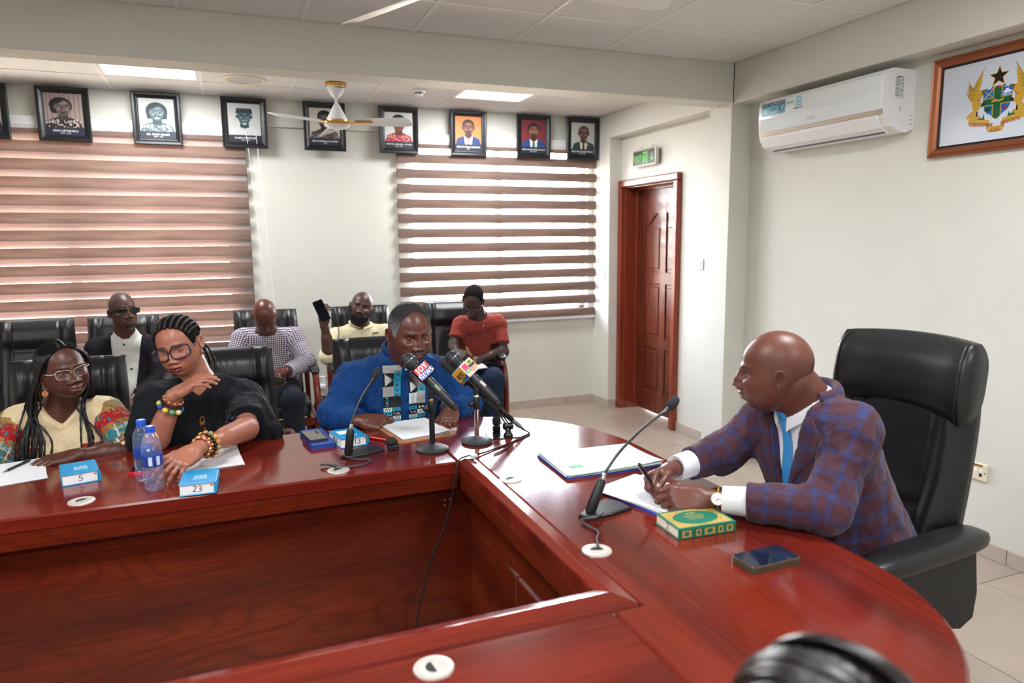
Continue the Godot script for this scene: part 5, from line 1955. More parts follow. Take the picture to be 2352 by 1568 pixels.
func handheld(t: Node3D, a: Vector3, b: Vector3, flag: Callable) -> void:
	# a: grille end, b: tail end
	var L := (b - a).length()
	var xf := along(a, b - a)
	var g := G.new()
	g.lathe(xf, [Vector2(0, -0.002), Vector2(0.012, 0.0), Vector2(0.022, 0.006), Vector2(0.028, 0.016), Vector2(0.0292, 0.030)], 28, 1.0)
	g.lathe(xf, [Vector2(0.027, 0.034), Vector2(0.028, 0.040), Vector2(0.025, 0.056), Vector2(0.0225, 0.064)], 28, 1.0)
	part(t, "grille", g.done(), mat(c8(52, 54, 58), 0.55, 0.5))
	g = G.new()
	g.lathe(xf, [Vector2(0.0298, 0.029), Vector2(0.0305, 0.030), Vector2(0.0305, 0.034), Vector2(0.029, 0.036)], 28)
	part(t, "grille_ring", g.done(), mat(c8(120, 124, 130), 0.3, 0.9))
	g = G.new()
	g.lathe(xf, [Vector2(0.0225, 0.062), Vector2(0.0215, 0.10), Vector2(0.0210, L * 0.72), Vector2(0.0185, L * 0.84), Vector2(0.0165, L - 0.002), Vector2(0, L)], 24, 0.9)
	part(t, "handle", g.done(), mat(c8(38, 40, 44), 0.35))
	flag.call(xf, L)

func round_stand(t: Node3D, h: float, chrome: bool) -> void:
	var g := G.new()
	g.lathe(T(Vector3.ZERO), [Vector2(0.060, 0.0), Vector2(0.0635, 0.002), Vector2(0.0635, 0.009), Vector2(0.060, 0.012), Vector2(0.045, 0.017), Vector2(0.020, 0.025), Vector2(0.013, 0.028), Vector2(0.0, 0.028)], 44)
	part(t, "base", g.done(), mat(c8(44, 47, 52), 0.5))
	g = G.new()
	g.tube([Vector3(0, 0.02, 0), Vector3(0, h * 0.62, 0)], 0.0095 if chrome else 0.011, 18)
	part(t, "pole", g.done(), M.chrome if chrome else M.black)
	g = G.new()
	g.tube([Vector3(0, h * 0.60, 0), Vector3(0, h * 0.63, 0), Vector3(0, h * 0.80, 0), Vector3(0, h * 0.82, 0)], [0.0115, 0.0135, 0.0135, 0.011], 18)
	part(t, "clutch", g.done(), M.black)
	g = G.new()
	pillow(g, T(Vector3(-0.024, h * 0.70, 0.006)), Vector3(0.013, 0.013, 0.013), 1.0, 1.0, 20, 12)
	part(t, "clutch_knob", g.done(), M.black)
	g = G.new()
	g.lathe(T(Vector3(0, h * 0.80, 0)), [Vector2(0.0105, 0), Vector2(0.0115, 0.003), Vector2(0.0105, 0.006), Vector2(0.0115, 0.009), Vector2(0.0105, 0.012), Vector2(0.010, 0.016)], 18)
	part(t, "thread", g.done(), M.gold if not chrome else M.white_plastic)
	g = G.new()
	g.box(T(Vector3(0, h * 0.91, 0)), Vector3(0.022, h * 0.15, 0.020), 0.003)
	part(t, "swivel", g.done(), M.black)

func table_things() -> void:
	var g: G
	# --- in front of the woman with braids
	sheet_stack("papers", "white papers with typed text under the black pen at left", "paper", Vector2(-0.795, -2.955), 0.21, 0.297, 0.24, 3, TOP, 4, Color.WHITE, 0.0, 0.09)
	pen("black ballpoint pen lying on the white papers at left", Vector3(-0.82, 0.769, -2.955), Vector3(-0.765, 0.7695, -3.085), c8(36, 38, 42), c8(150, 150, 150))
	hymn_book("small blue book before the woman with braids, five inked on its page edge", Vector2(-0.553, -2.80), 0.24, [["5", 0.0, 0]], true)
	# --- the two bottles, red phone, book 23, papers
	bottle("water bottle with blue cap held by the woman in black, front one of two", Vector2(-0.292, -2.565), 0.3)
	bottle("water bottle with blue cap standing behind the held bottle", Vector2(-0.330, -2.672), 1.0)
	phone("red mobile phone half hidden behind the water bottles", Vector3(-0.352, TOP, -2.83), Vector3(0.075, 0.012, 0.15), Basis(Vector3.UP, -0.1), c8(214, 30, 44), c8(26, 18, 20))
	hymn_book("small blue book beside the held water bottle, nearest the table edge", Vector2(-0.152, -2.525), -0.04, [["23", 0.0, 0]], true)
	sheet_stack("papers", "white papers with handwriting under the reaching arm of the woman in black", "paper", Vector2(-0.125, -2.86), 0.21, 0.297, 0.08, 4, TOP, 9, Color.WHITE, 0.0, 0.1)
	# --- wallet and phone, book 13
	var t := thing("wallet", "woven blue leather wallet under the dark phone", "wallet", Vector3(0.282, TOP, -2.955), 0.10)
	var wm := triplanar(mat(c8(18, 62, 150), 0.35), 40.0)
	wm.normal_enabled = true
	wm.normal_texture = bump_tex(64, 71, 0.25, 6.0, 1, 1, true)
	for y in [0.0, 0.0095]:
		g = G.new()
		g.prism(flat_xf(0), rrect(0.098, 0.255, 0.010), y, y + 0.009, 0.003)
		part(t, "leather_panel", g.done(), wm)
	phone("dark grey phone lying on the blue woven wallet", Vector3(0.270, TOP + 0.0195, -2.94), Vector3(0.074, 0.009, 0.150), Basis(Vector3.UP, 0.14), c8(62, 62, 64), c8(70, 70, 72), true)
	hymn_book("small blue book with paper label beside the speaker's gooseneck microphone", Vector2(0.396, -2.872), 0.21, [["13", 0.012, 0], ["MOE", 0.0, 1]], false)
	# --- microphones
	gooseneck("gooseneck microphone on wedge foot in front of the speaker in blue", Vector3(0.372, TOP, -2.665), 0.55, [Vector3(0.366, 0.770, -2.665), Vector3(0.380, 0.872, -2.665), Vector3(0.392, 0.915, -2.675), Vector3(0.432, 0.985, -2.70), Vector3(0.482, 1.048, -2.72)], Vector3(0.55, 0.8, -0.15), [Vector3(-0.017, 0.0120, 0.025), Vector3(0.018, 0.0080, 0.065), Vector3(0.063, 0.0060, 0.075), Vector3(0.043, 0.0050, 0.115), Vector3(-0.022, 0.0060, 0.133), Vector3(-0.092, 0.0140, 0.103), Vector3(-0.117, 0.0100, 0.080), Vector3(-0.087, 0.0070, 0.090), Vector3(-0.063, 0.0060, 0.143)])
	pen("red pen lying between the blue book and the clip microphone", Vector3(0.480, TOP + 0.005, -2.905), Vector3(0.562, TOP + 0.005, -2.80), c8(206, 22, 30), c8(90, 60, 60), 0.0055)
	# clip-on recorder with furry windscreen
	t = thing("wireless_microphone", "small black wireless microphone with furry windscreen before the brown folder", "microphone", Vector3(0.545, TOP, -2.70), 0.1)
	g = G.new()
	g.box(T(Vector3(0, 0.010, 0.006)), Vector3(0.042, 0.020, 0.03), 0.003)
	part(t, "case", g.done(), M.black)
	part(t, "windscreen", fur(Vector3(0, 0.030, -0.008), Vector3(0.022, 0.014, 0.020), 420, 0.012, 3), mat(c8(52, 50, 50), 0.95))
	for k in 2:
		g = G.new()
		pillow(g, T(Vector3(-0.006 + k * 0.012, 0.0205, 0.0195)), Vector3(0.0016, 0.0016, 0.0016), 1, 1, 8, 6)
		part(t, "indicator_light", g.done(), mat(c8(70, 110, 255) if k == 0 else c8(80, 230, 90), 0.3))
	# folder and script of the speaker
	t = thing("folder", "brown card folder under the speaker's script", "folder", Vector3(0.70, TOP, -2.945), 0.13)
	g = G.new()
	g.prism(flat_xf(0), [Vector2(-0.135, -0.165), Vector2(-0.10, -0.172), Vector2(0.0, -0.160), Vector2(0.105, -0.165), Vector2(0.125, -0.150), Vector2(0.125, 0.15), Vector2(-0.135, 0.15)], 0.0, 0.006, 0.001)
	part(t, "card", g.done(), mat(c8(176, 118, 78), 0.7))
	sheet_stack("script", "white typed pages of the speaker's script on the brown folder", "paper", Vector2(0.694, -2.945), 0.215, 0.29, 0.13, 5, TOP + 0.006, 21, Color.WHITE, 0.01, 0.12)
	# stand 1: red and blue flag
	t = thing("microphone_stand", "black round-base desk stand of the microphone with red and blue flag", "microphone stand", Vector3(0.690, TOP, -2.63))
	round_stand(t, 0.245, false)
	t = thing("handheld_microphone", "handheld microphone with red and blue cube flag before the speaker", "microphone", Vector3(0.690, TOP + 0.25, -2.63))
	var o1 := Vector3(0.690, TOP + 0.25, -2.63)
	handheld(t, Vector3(0.600, 1.135, -2.70) - o1, Vector3(0.772, 0.935, -2.61) - o1, func(xf: Transform3D, L: float) -> void:
		var c := xf * Vector3(0, 0.100, 0)
		var y := xf.basis.y
		# the printed side faces the camera and up
		var nrm := (Vector3(-0.10, 0.62, 0.78) - y * Vector3(-0.10, 0.62, 0.78).dot(y)).normalized()
		var b := Basis(y.cross(nrm), y, nrm)
		var gg := G.new()
		gg.box(Transform3D(b, c), Vector3(0.076, 0.064, 0.076), 0.004)
		var cube := part(t, "flag_cube", gg.done(), M.black_gloss)
		for s in [0, 1]:
			# letters read across, upright towards the grille
			var n2: Vector3 = nrm if s == 0 else -b.x
			var rx := n2.cross(y) if s == 0 else n2.cross(y)
			var up := -y
			rx = up.cross(n2)
			part(cube, "red_field", card(c + n2 * 0.0383 + up * 0.0135, rx * 0.033, up * 0.0135), mat(c8(206, 44, 52), 0.35))
			part(cube, "blue_field", card(c + n2 * 0.0383 - up * 0.0135, rx * 0.033, up * 0.0135), mat(c8(40, 50, 150), 0.35))
			part(cube, "lettering", words("JOY", 0.024, true), M.white_print, Transform3D(Basis(rx, up, n2), c + n2 * 0.0386 + up * 0.0135))
			part(cube, "lettering", words("NEWS", 0.0195, true), M.white_print, Transform3D(Basis(rx, up, n2), c + n2 * 0.0386 - up * 0.0135))
		gg = G.new()
		gg.box(Transform3D(b, xf * Vector3(0, L * 0.66, 0) + nrm * 0.0205), Vector3(0.014, 0.03, 0.002), 0.0008)
		part(t, "display", gg.done(), mat(c8(120, 132, 112), 0.3))
		gg = G.new()
		gg.box(Transform3D(b, xf * Vector3(0, L * 0.98, 0) - nrm * 0.004), Vector3(0.02, 0.05, 0.018), 0.004)
		part(t, "antenna", gg.done(), M.black_matte))
	# stand 2: chrome pole, coloured flag
	t = thing("microphone_stand", "chrome-pole round-base desk stand of the microphone with colourful flag", "microphone stand", Vector3(0.886, TOP, -2.66))
	round_stand(t, 0.235, true)
	var o2 := Vector3(0.886, TOP + 0.24, -2.66)
	t = thing("handheld_microphone", "handheld microphone with white and yellow cube flag on the chrome stand", "microphone", o2)
	var t2 := t
	handheld(t2, Vector3(0.792, 1.125, -2.74) - o2, Vector3(0.965, 0.930, -2.64) - o2, func(xf: Transform3D, L: float) -> void:
		var c := xf * Vector3(0, 0.104, 0)
		var y := xf.basis.y
		var hint := Vector3(0.05, 0.75, 0.62)
		var nrm := (hint - y * hint.dot(y)).normalized()
		var b := Basis(y.cross(nrm), y, nrm)
		var gg := G.new()
		gg.box(Transform3D(b, c), Vector3(0.076, 0.062, 0.076), 0.004)
		var cube := part(t2, "flag_cube", gg.done(), M.white_plastic)
		var up := -y
		var rx := up.cross(nrm)
		var im := Image.create_empty(128, 110, false, Image.FORMAT_RGB8)
		im.fill(c8(240, 200, 170))
		im.fill_rect(Rect2i(2, 8, 52, 46), c8(216, 60, 110))
		im.fill_rect(Rect2i(56, 8, 68, 30), c8(232, 190, 110))
		im.fill_rect(Rect2i(76, 12, 32, 20), c8(30, 120, 110))
		im.fill_rect(Rect2i(56, 40, 68, 24), c8(60, 54, 50))
		im.fill_rect(Rect2i(2, 56, 50, 30), c8(24, 150, 140))
		im.fill_rect(Rect2i(12, 62, 30, 18), c8(232, 196, 110))
		for k in 9:
			iell(im, 60 + (k % 5) * 14, 76 + (k / 5) * 16, 7, 5, c8(230, 110, 80))
		part(cube, "printed_side", card(c + nrm * 0.0383, rx * 0.035, up * 0.0285), imat(im, 0.4))
		var sn := -rx
		var im2 := Image.create_empty(110, 128, false, Image.FORMAT_RGB8)
		im2.fill(c8(236, 176, 52))
		ipoly(im2, [Vector2(0, 128), Vector2(0, 104), Vector2(30, 112), Vector2(58, 90), Vector2(84, 98), Vector2(110, 70), Vector2(110, 128)], c8(30, 130, 90))
		ipoly(im2, [Vector2(50, 128), Vector2(70, 106), Vector2(110, 92), Vector2(110, 128)], c8(40, 70, 170))
		im2.fill_rect(Rect2i(0, 118, 40, 10), c8(210, 40, 60))
		part(cube, "printed_side", card(c + sn * 0.0383, nrm * 0.035, up * 0.0285), imat(im2, 0.4))
		part(cube, "lettering", words("channel", 0.0085, true), M.ink, Transform3D(Basis(nrm, up, sn), c + sn * 0.0386 + up * 0.008))
		part(cube, "lettering", words("MOE", 0.016, true), M.ink, Transform3D(Basis(nrm, up, sn), c + sn * 0.0386 - up * 0.004))
		gg = G.new()
		gg.box(Transform3D(b, xf * Vector3(0, L * 0.68, 0) + nrm * 0.0205), Vector3(0.014, 0.03, 0.002), 0.0008)
		part(t2, "display", gg.done(), mat(c8(196, 196, 176), 0.3))
		gg = G.new()
		gg.box(Transform3D(b, xf * Vector3(0, L * 0.98, 0) - nrm * 0.004), Vector3(0.022, 0.05, 0.02), 0.004)
		part(t2, "antenna", gg.done(), M.black_matte))
	# long interview microphone on a spring clip
	var o3 := Vector3(1.030, TOP, -2.72)
	t = thing("interview_microphone", "long black reporter microphone with foam head leaning in a clip stand", "microphone", o3)
	var ma := Vector3(0.762, 1.103, -2.74) - o3
	var mb := Vector3(1.112, 0.778, -2.70) - o3
	var mx := along(ma, mb - ma)
	g = G.new()
	g.lathe(mx, [Vector2(0, 0), Vector2(0.014, 0.001), Vector2(0.0205, 0.008), Vector2(0.0215, 0.02), Vector2(0.0215, 0.150), Vector2(0.018, 0.156)], 24, 1.0)
	part(t, "foam_head", g.done(), mat(c8(46, 48, 52), 0.95))
	g = G.new()
	g.lathe(mx, [Vector2(0.0105, 0.15), Vector2(0.0115, 0.30), Vector2(0.0115, 0.40), Vector2(0.010, 0.412)], 18)
	part(t, "tube", g.done(), M.black)
	g = G.new()
	g.lathe(mx, [Vector2(0.0098, 0.405), Vector2(0.0105, 0.412), Vector2(0.0100, 0.452), Vector2(0.006, 0.462)], 18)
	part(t, "connector", g.done(), M.silver)
	g = G.new()
	g.lathe(mx, [Vector2(0.006, 0.458), Vector2(0.0045, 0.474), Vector2(0.003, 0.480)], 12)
	part(t, "strain_relief", g.done(), M.rubber)
	# its cords: one off the table edge and down the inner panel, one lying short
	g = G.new()
	var cp := smooth_path([Vector3(1.112, 0.778, -2.70), Vector3(1.125, 0.7635, -2.675), Vector3(1.02, 0.7635, -2.60), Vector3(0.93, 0.7635, -2.545), Vector3(0.84, 0.766, -2.49), Vector3(0.775, 0.776, -2.452), Vector3(0.738, 0.768, -2.435), Vector3(0.722, 0.72, -2.425), Vector3(0.700, 0.60, -2.43), Vector3(0.665, 0.50, -2.43), Vector3(0.625, 0.41, -2.43), Vector3(0.585, 0.28, -2.43), Vector3(0.550, 0.12, -2.43), Vector3(0.540, 0.01, -2.42), Vector3(0.45, 0.006, -2.38)], 6)
	for i in cp.size():
		cp[i] -= o3
	g.tube(cp, 0.0032, 8)
	part(t, "cord", g.done(), M.rubber)
	g = G.new()
	g.tube(smooth_path([Vector3(0.095, 0.0035, 0.035), Vector3(0.01, 0.0035, 0.10), Vector3(-0.07, 0.0035, 0.20), Vector3(-0.14, 0.0035, 0.25)], 8), 0.003, 8)
	part(t, "cord", g.done(), M.rubber)
	# clip stand: weighted foot, spring arms, jaw
	t = thing("clip_stand", "black spring-clip desk stand on a thin plate holding the reporter microphone", "microphone stand", o3)
	g = G.new()
	g.prism(Transform3D(Basis(Vector3.UP, -0.12), Vector3.ZERO) * flat_xf(0), rrect(0.155, 0.115, 0.02), 0.0, 0.0035, 0.001)
	part(t, "plate", g.done(), mat(c8(52, 52, 56), 0.15, 0.7))
	g = G.new()
	g.lathe(T(Vector3(0.005, 0.003, 0.03)), [Vector2(0.020, 0), Vector2(0.020, 0.006), Vector2(0.013, 0.016), Vector2(0.011, 0.03), Vector2(0, 0.03)], 20)
	part(t, "pivot_post", g.done(), M.black)
	g = G.new()
	for s in [-1.0, 1.0]:
		g.lathe(along(Vector3(0.005 + s * 0.010, 0.046, 0.03), Vector3(s, 0, 0)), [Vector2(0.015, -0.002), Vector2(0.015, 0.008), Vector2(0.011, 0.011), Vector2(0.0, 0.011)], 20)
	g.tube([Vector3(-0.006, 0.046, 0.03), Vector3(0.016, 0.046, 0.03)], 0.012, 14)
	part(t, "pivot_knob", g.done(), M.black)
	for s in [-1.0, 1.0]:
		g = G.new()
		g.tube([Vector3(0.005 + s * 0.006, 0.05, 0.03), Vector3(-0.03 + s * 0.006, 0.11, 0.01), Vector3(-0.058 + s * 0.004, 0.15, -0.008)], 0.0035, 8)
		part(t, "arm", g.done(), M.black)
	g = G.new()
	g.box(Transform3D(mx.basis, mx * Vector3(0, 0.285, 0) + Vector3(0, -0.006, 0)), Vector3(0.03, 0.09, 0.026), 0.005)
	part(t, "jaw", g.done(), M.black_matte)
	t = thing("wireless_microphone", "furry windscreen clip microphone behind the clip stand", "microphone", Vector3(1.013, TOP + 0.004, -2.775))
	g = G.new()
	g.box(T(Vector3(0, 0.012, 0)), Vector3(0.034, 0.024, 0.016), 0.003)
	part(t, "case", g.done(), M.black)
	part(t, "windscreen", fur(Vector3(0, 0.046, 0), Vector3(0.018, 0.024, 0.014), 420, 0.012, 8), mat(c8(44, 42, 42), 0.95))
	t = thing("cable_clip", "small clear cable clip at the far end of the moulding", "clip", Vector3(0.80, TOP + 0.010, -2.44))
	g = G.new()
	g.box(T(Vector3(0, 0.006, 0)), Vector3(0.03, 0.012, 0.02), 0.004)
	part(t, "clip_body", g.done(), mat(c8(186, 188, 196), 0.15))
	# --- right wing
	t = thing("folder", "blue folder holding a thick stack of green-tinted forms", "folder", Vector3(1.225, TOP, -2.245), -0.03)
	g = G.new()
	g.prism(flat_xf(0), rrect(0.385, 0.285, 0.004), 0.0, 0.006, 0.001)
	part(t, "back_board", g.done(), mat(c8(20, 84, 190), 0.4))
	t = sheet_stack("papers", "thick stack of pale green forms in the blue folder", "paper", Vector2(1.222, -2.238), 0.375, 0.275, -0.05, 7, TOP + 0.006, 33, c8(206, 232, 222), 0.014, 0.14)
	g = G.new()
	g.box(T(Vector3(-0.12, 0.0095, 0.06)), Vector3(0.05, 0.0006, 0.025))
	part(t, "green_field", g.done(), mat(c8(120, 204, 150), 0.7))
	t = thing("folder", "blue folder under the white papers before the suited man", "folder", Vector3(1.225, TOP, -1.835), 0.24)
	g = G.new()
	g.prism(flat_xf(0), rrect(0.24, 0.33, 0.004), 0.0, 0.004, 0.001)
	part(t, "back_board", g.done(), mat(c8(20, 70, 190), 0.4))
	sheet_stack("papers", "pink sheets peeping out below the white papers of the suited man", "paper", Vector2(1.222, -1.845), 0.23, 0.325, 0.30, 3, TOP + 0.004, 41, c8(240, 196, 204), 0.0, 0.0)
	sheet_stack("papers", "white papers the suited man is writing on", "paper", Vector2(1.205, -1.855), 0.215, 0.30, 0.36, 5, TOP + 0.0085, 42, Color.WHITE, 0.0, 0.03)
	green_book()
	phone("black phone in a wallet case lying on the right table end", Vector3(1.218, TOP, -1.345), Vector3(0.155, 0.018, 0.085), Basis(Vector3.UP, 0.02), c8(92, 82, 68), c8(20, 30, 50))
	gooseneck("gooseneck microphone on wedge foot in front of the suited man", Vector3(0.945, TOP, -1.785), 0.35, [Vector3(0.946, 0.768, -1.79), Vector3(0.994, 0.865, -1.80), Vector3(1.012, 0.895, -1.80), Vector3(1.060, 0.945, -1.805), Vector3(1.145, 1.008, -1.81), Vector3(1.232, 1.054, -1.815)], Vector3(0.72, 0.68, -0.05), [Vector3(0.035, 0.0160, 0.015), Vector3(-0.005, 0.0160, 0.047), Vector3(-0.043, 0.0100, 0.031), Vector3(-0.045, 0.0060, 0.065), Vector3(-0.035, 0.0050, 0.115), Vector3(-0.060, 0.0050, 0.155), Vector3(-0.081, 0.0080, 0.200), Vector3(-0.081, 0.0040, 0.215)])
	# bag hanging behind the speaker's chair
	t = thing("handbag", "black leather handbag standing on the floor behind the speaker", "bag", Vector3(0.60, 0, -5.60), 0.2)
	g = G.new()
	pillow(g, T(Vector3(0, 0.13, 0)), Vector3(0.14, 0.13, 0.055), 0.5, 0.5, 28, 14)
	part(t, "body", g.done(), M.leather)
	for s in [-1.0, 1.0]:
		g = G.new()
		g.tube(smooth_path([Vector3(-0.07, 0.23, s * 0.03), Vector3(-0.06, 0.32, s * 0.035), Vector3(0.0, 0.37, s * 0.03), Vector3(0.06, 0.32, s * 0.035), Vector3(0.07, 0.23, s * 0.03)], 8), 0.007, 8)
		part(t, "strap", g.done(), M.leather)

func fur(c: Vector3, r: Vector3, n: int, l: float, seed_: int) -> ArrayMesh:
	var g := G.new()
	pillow(g, T(c), r, 1.0, 1.0, 18, 10)
	var rng := RandomNumberGenerator.new()
	rng.seed = seed_
	for k in n:
		var d := Vector3(rng.randfn(), rng.randfn(), rng.randfn()).normalized()
		var p := c + d * r * 0.95
		var q := p + (d + Vector3(rng.randfn(), rng.randfn(), rng.randfn()) * 0.35).normalized() * l * rng.randf_range(0.6, 1.2)
		var s := d.cross(Vector3(rng.randfn(), rng.randfn(), rng.randfn())).normalized() * 0.0006
		g.tri(p - s, p + s, q)
		g.tri(p - d.cross(s), p + d.cross(s), q)
	return g.done()

func green_book() -> void:
	var t := thing("book", "green and gold hardback book beside the suited man's elbow", "book", Vector3(1.185, TOP, -1.598), -0.06)
	var w := 0.185
	var d := 0.125
	var h := 0.031
	var gm := mat(c8(22, 116, 92), 0.35)
	var g := G.new()
	for y in [0.0015, h - 0.0015]:
		g.box(T(Vector3(0, y, 0)), Vector3(w, 0.003, d), 0.001)
	part(t, "cover", g.done(), gm)
	g = G.new()
	g.box(T(Vector3(0, h * 0.5, d * 0.5 - 0.0015)), Vector3(w, h, 0.004), 0.0015)
	part(t, "spine", g.done(), gm)
	g = G.new()
	g.box(T(Vector3(0.0, h * 0.5, -0.002)), Vector3(w - 0.007, h - 0.006, d - 0.006), 0.001)
	part(t, "page_block", g.done(), mat(c8(236, 230, 210), 0.8))
	var gold := c8(190, 160, 84)
	var gr := c8(22, 116, 92)
	var im := Image.create_empty(370, 250, false, Image.FORMAT_RGB8)
	im.fill(gold)
	for e in [[0, 0, 370, 14], [0, 236, 370, 14], [0, 0, 14, 250], [356, 0, 14, 250]]:
		im.fill_rect(Rect2i(e[0], e[1], e[2], e[3]), gr)
	iell(im, 185, 125, 140, 92, gr)
	var rng := RandomNumberGenerator.new()
	rng.seed = 4
	for k in 60:
		var a := rng.randf() * TAU
		iell(im, 185 + cos(a) * 158, 125 + sin(a) * 104, 6, 3, gr.lerp(gold, 0.4), a)
	for k in 5:
		iline(im, [Vector2(120 + k * 5, 96 + k * 13), Vector2(170, 90 + k * 14), Vector2(250 - k * 6, 98 + k * 12)], 3.5, gold)
	iell(im, 185, 66, 34, 9, gold)
	iell(im, 185, 66, 20, 4, gr)
	part(t, "cover_print", card(Vector3(0, h + 0.0004, 0), Vector3(w * 0.5 - 0.001, 0, 0), Vector3(0, 0, -d * 0.5 + 0.001)), imat(im, 0.35))
	var im2 := Image.create_empty(370, 60, false, Image.FORMAT_RGB8)
	im2.fill(gr)
	for e in [[20, 60], [110, 34], [165, 70], [255, 34], [310, 44]]:
		im2.fill_rect(Rect2i(e[0], 8, e[1], 44), gold)
		iell(im2, e[0] + e[1] * 0.5, 30, e[1] * 0.28, 14, gr)
	part(t, "spine_print", card(Vector3(0, h * 0.5, d * 0.5 + 0.0008), Vector3(w * 0.5 - 0.002, 0, 0), Vector3(0, h * 0.5 - 0.002, 0)), imat(im2, 0.35))
	part(t, "handwriting", words("2", 0.018), M.ink, Transform3D(Basis(Vector3.UP, -PI / 2), Vector3(-w * 0.5 + 0.0032, h * 0.5, 0.0)))

# ------------------------------------------------------------------ figures: distance fields meshed as surface nets
class Arr:
	var v := PackedVector3Array()
	var n := PackedVector3Array()
	var c := PackedColorArray()
	var u := PackedVector2Array()
	var i := PackedInt32Array()

	func mesh(colours := true, uvs := false) -> ArrayMesh:
		var a := []
		a.resize(Mesh.ARRAY_MAX)
		a[Mesh.ARRAY_VERTEX] = v
		a[Mesh.ARRAY_NORMAL] = n
		if colours:
			a[Mesh.ARRAY_COLOR] = c
		if uvs:
			a[Mesh.ARRAY_TEX_UV] = u
		a[Mesh.ARRAY_INDEX] = i
		var m := ArrayMesh.new()
		m.add_surface_from_arrays(Mesh.PRIMITIVE_TRIANGLES, a)
		return m

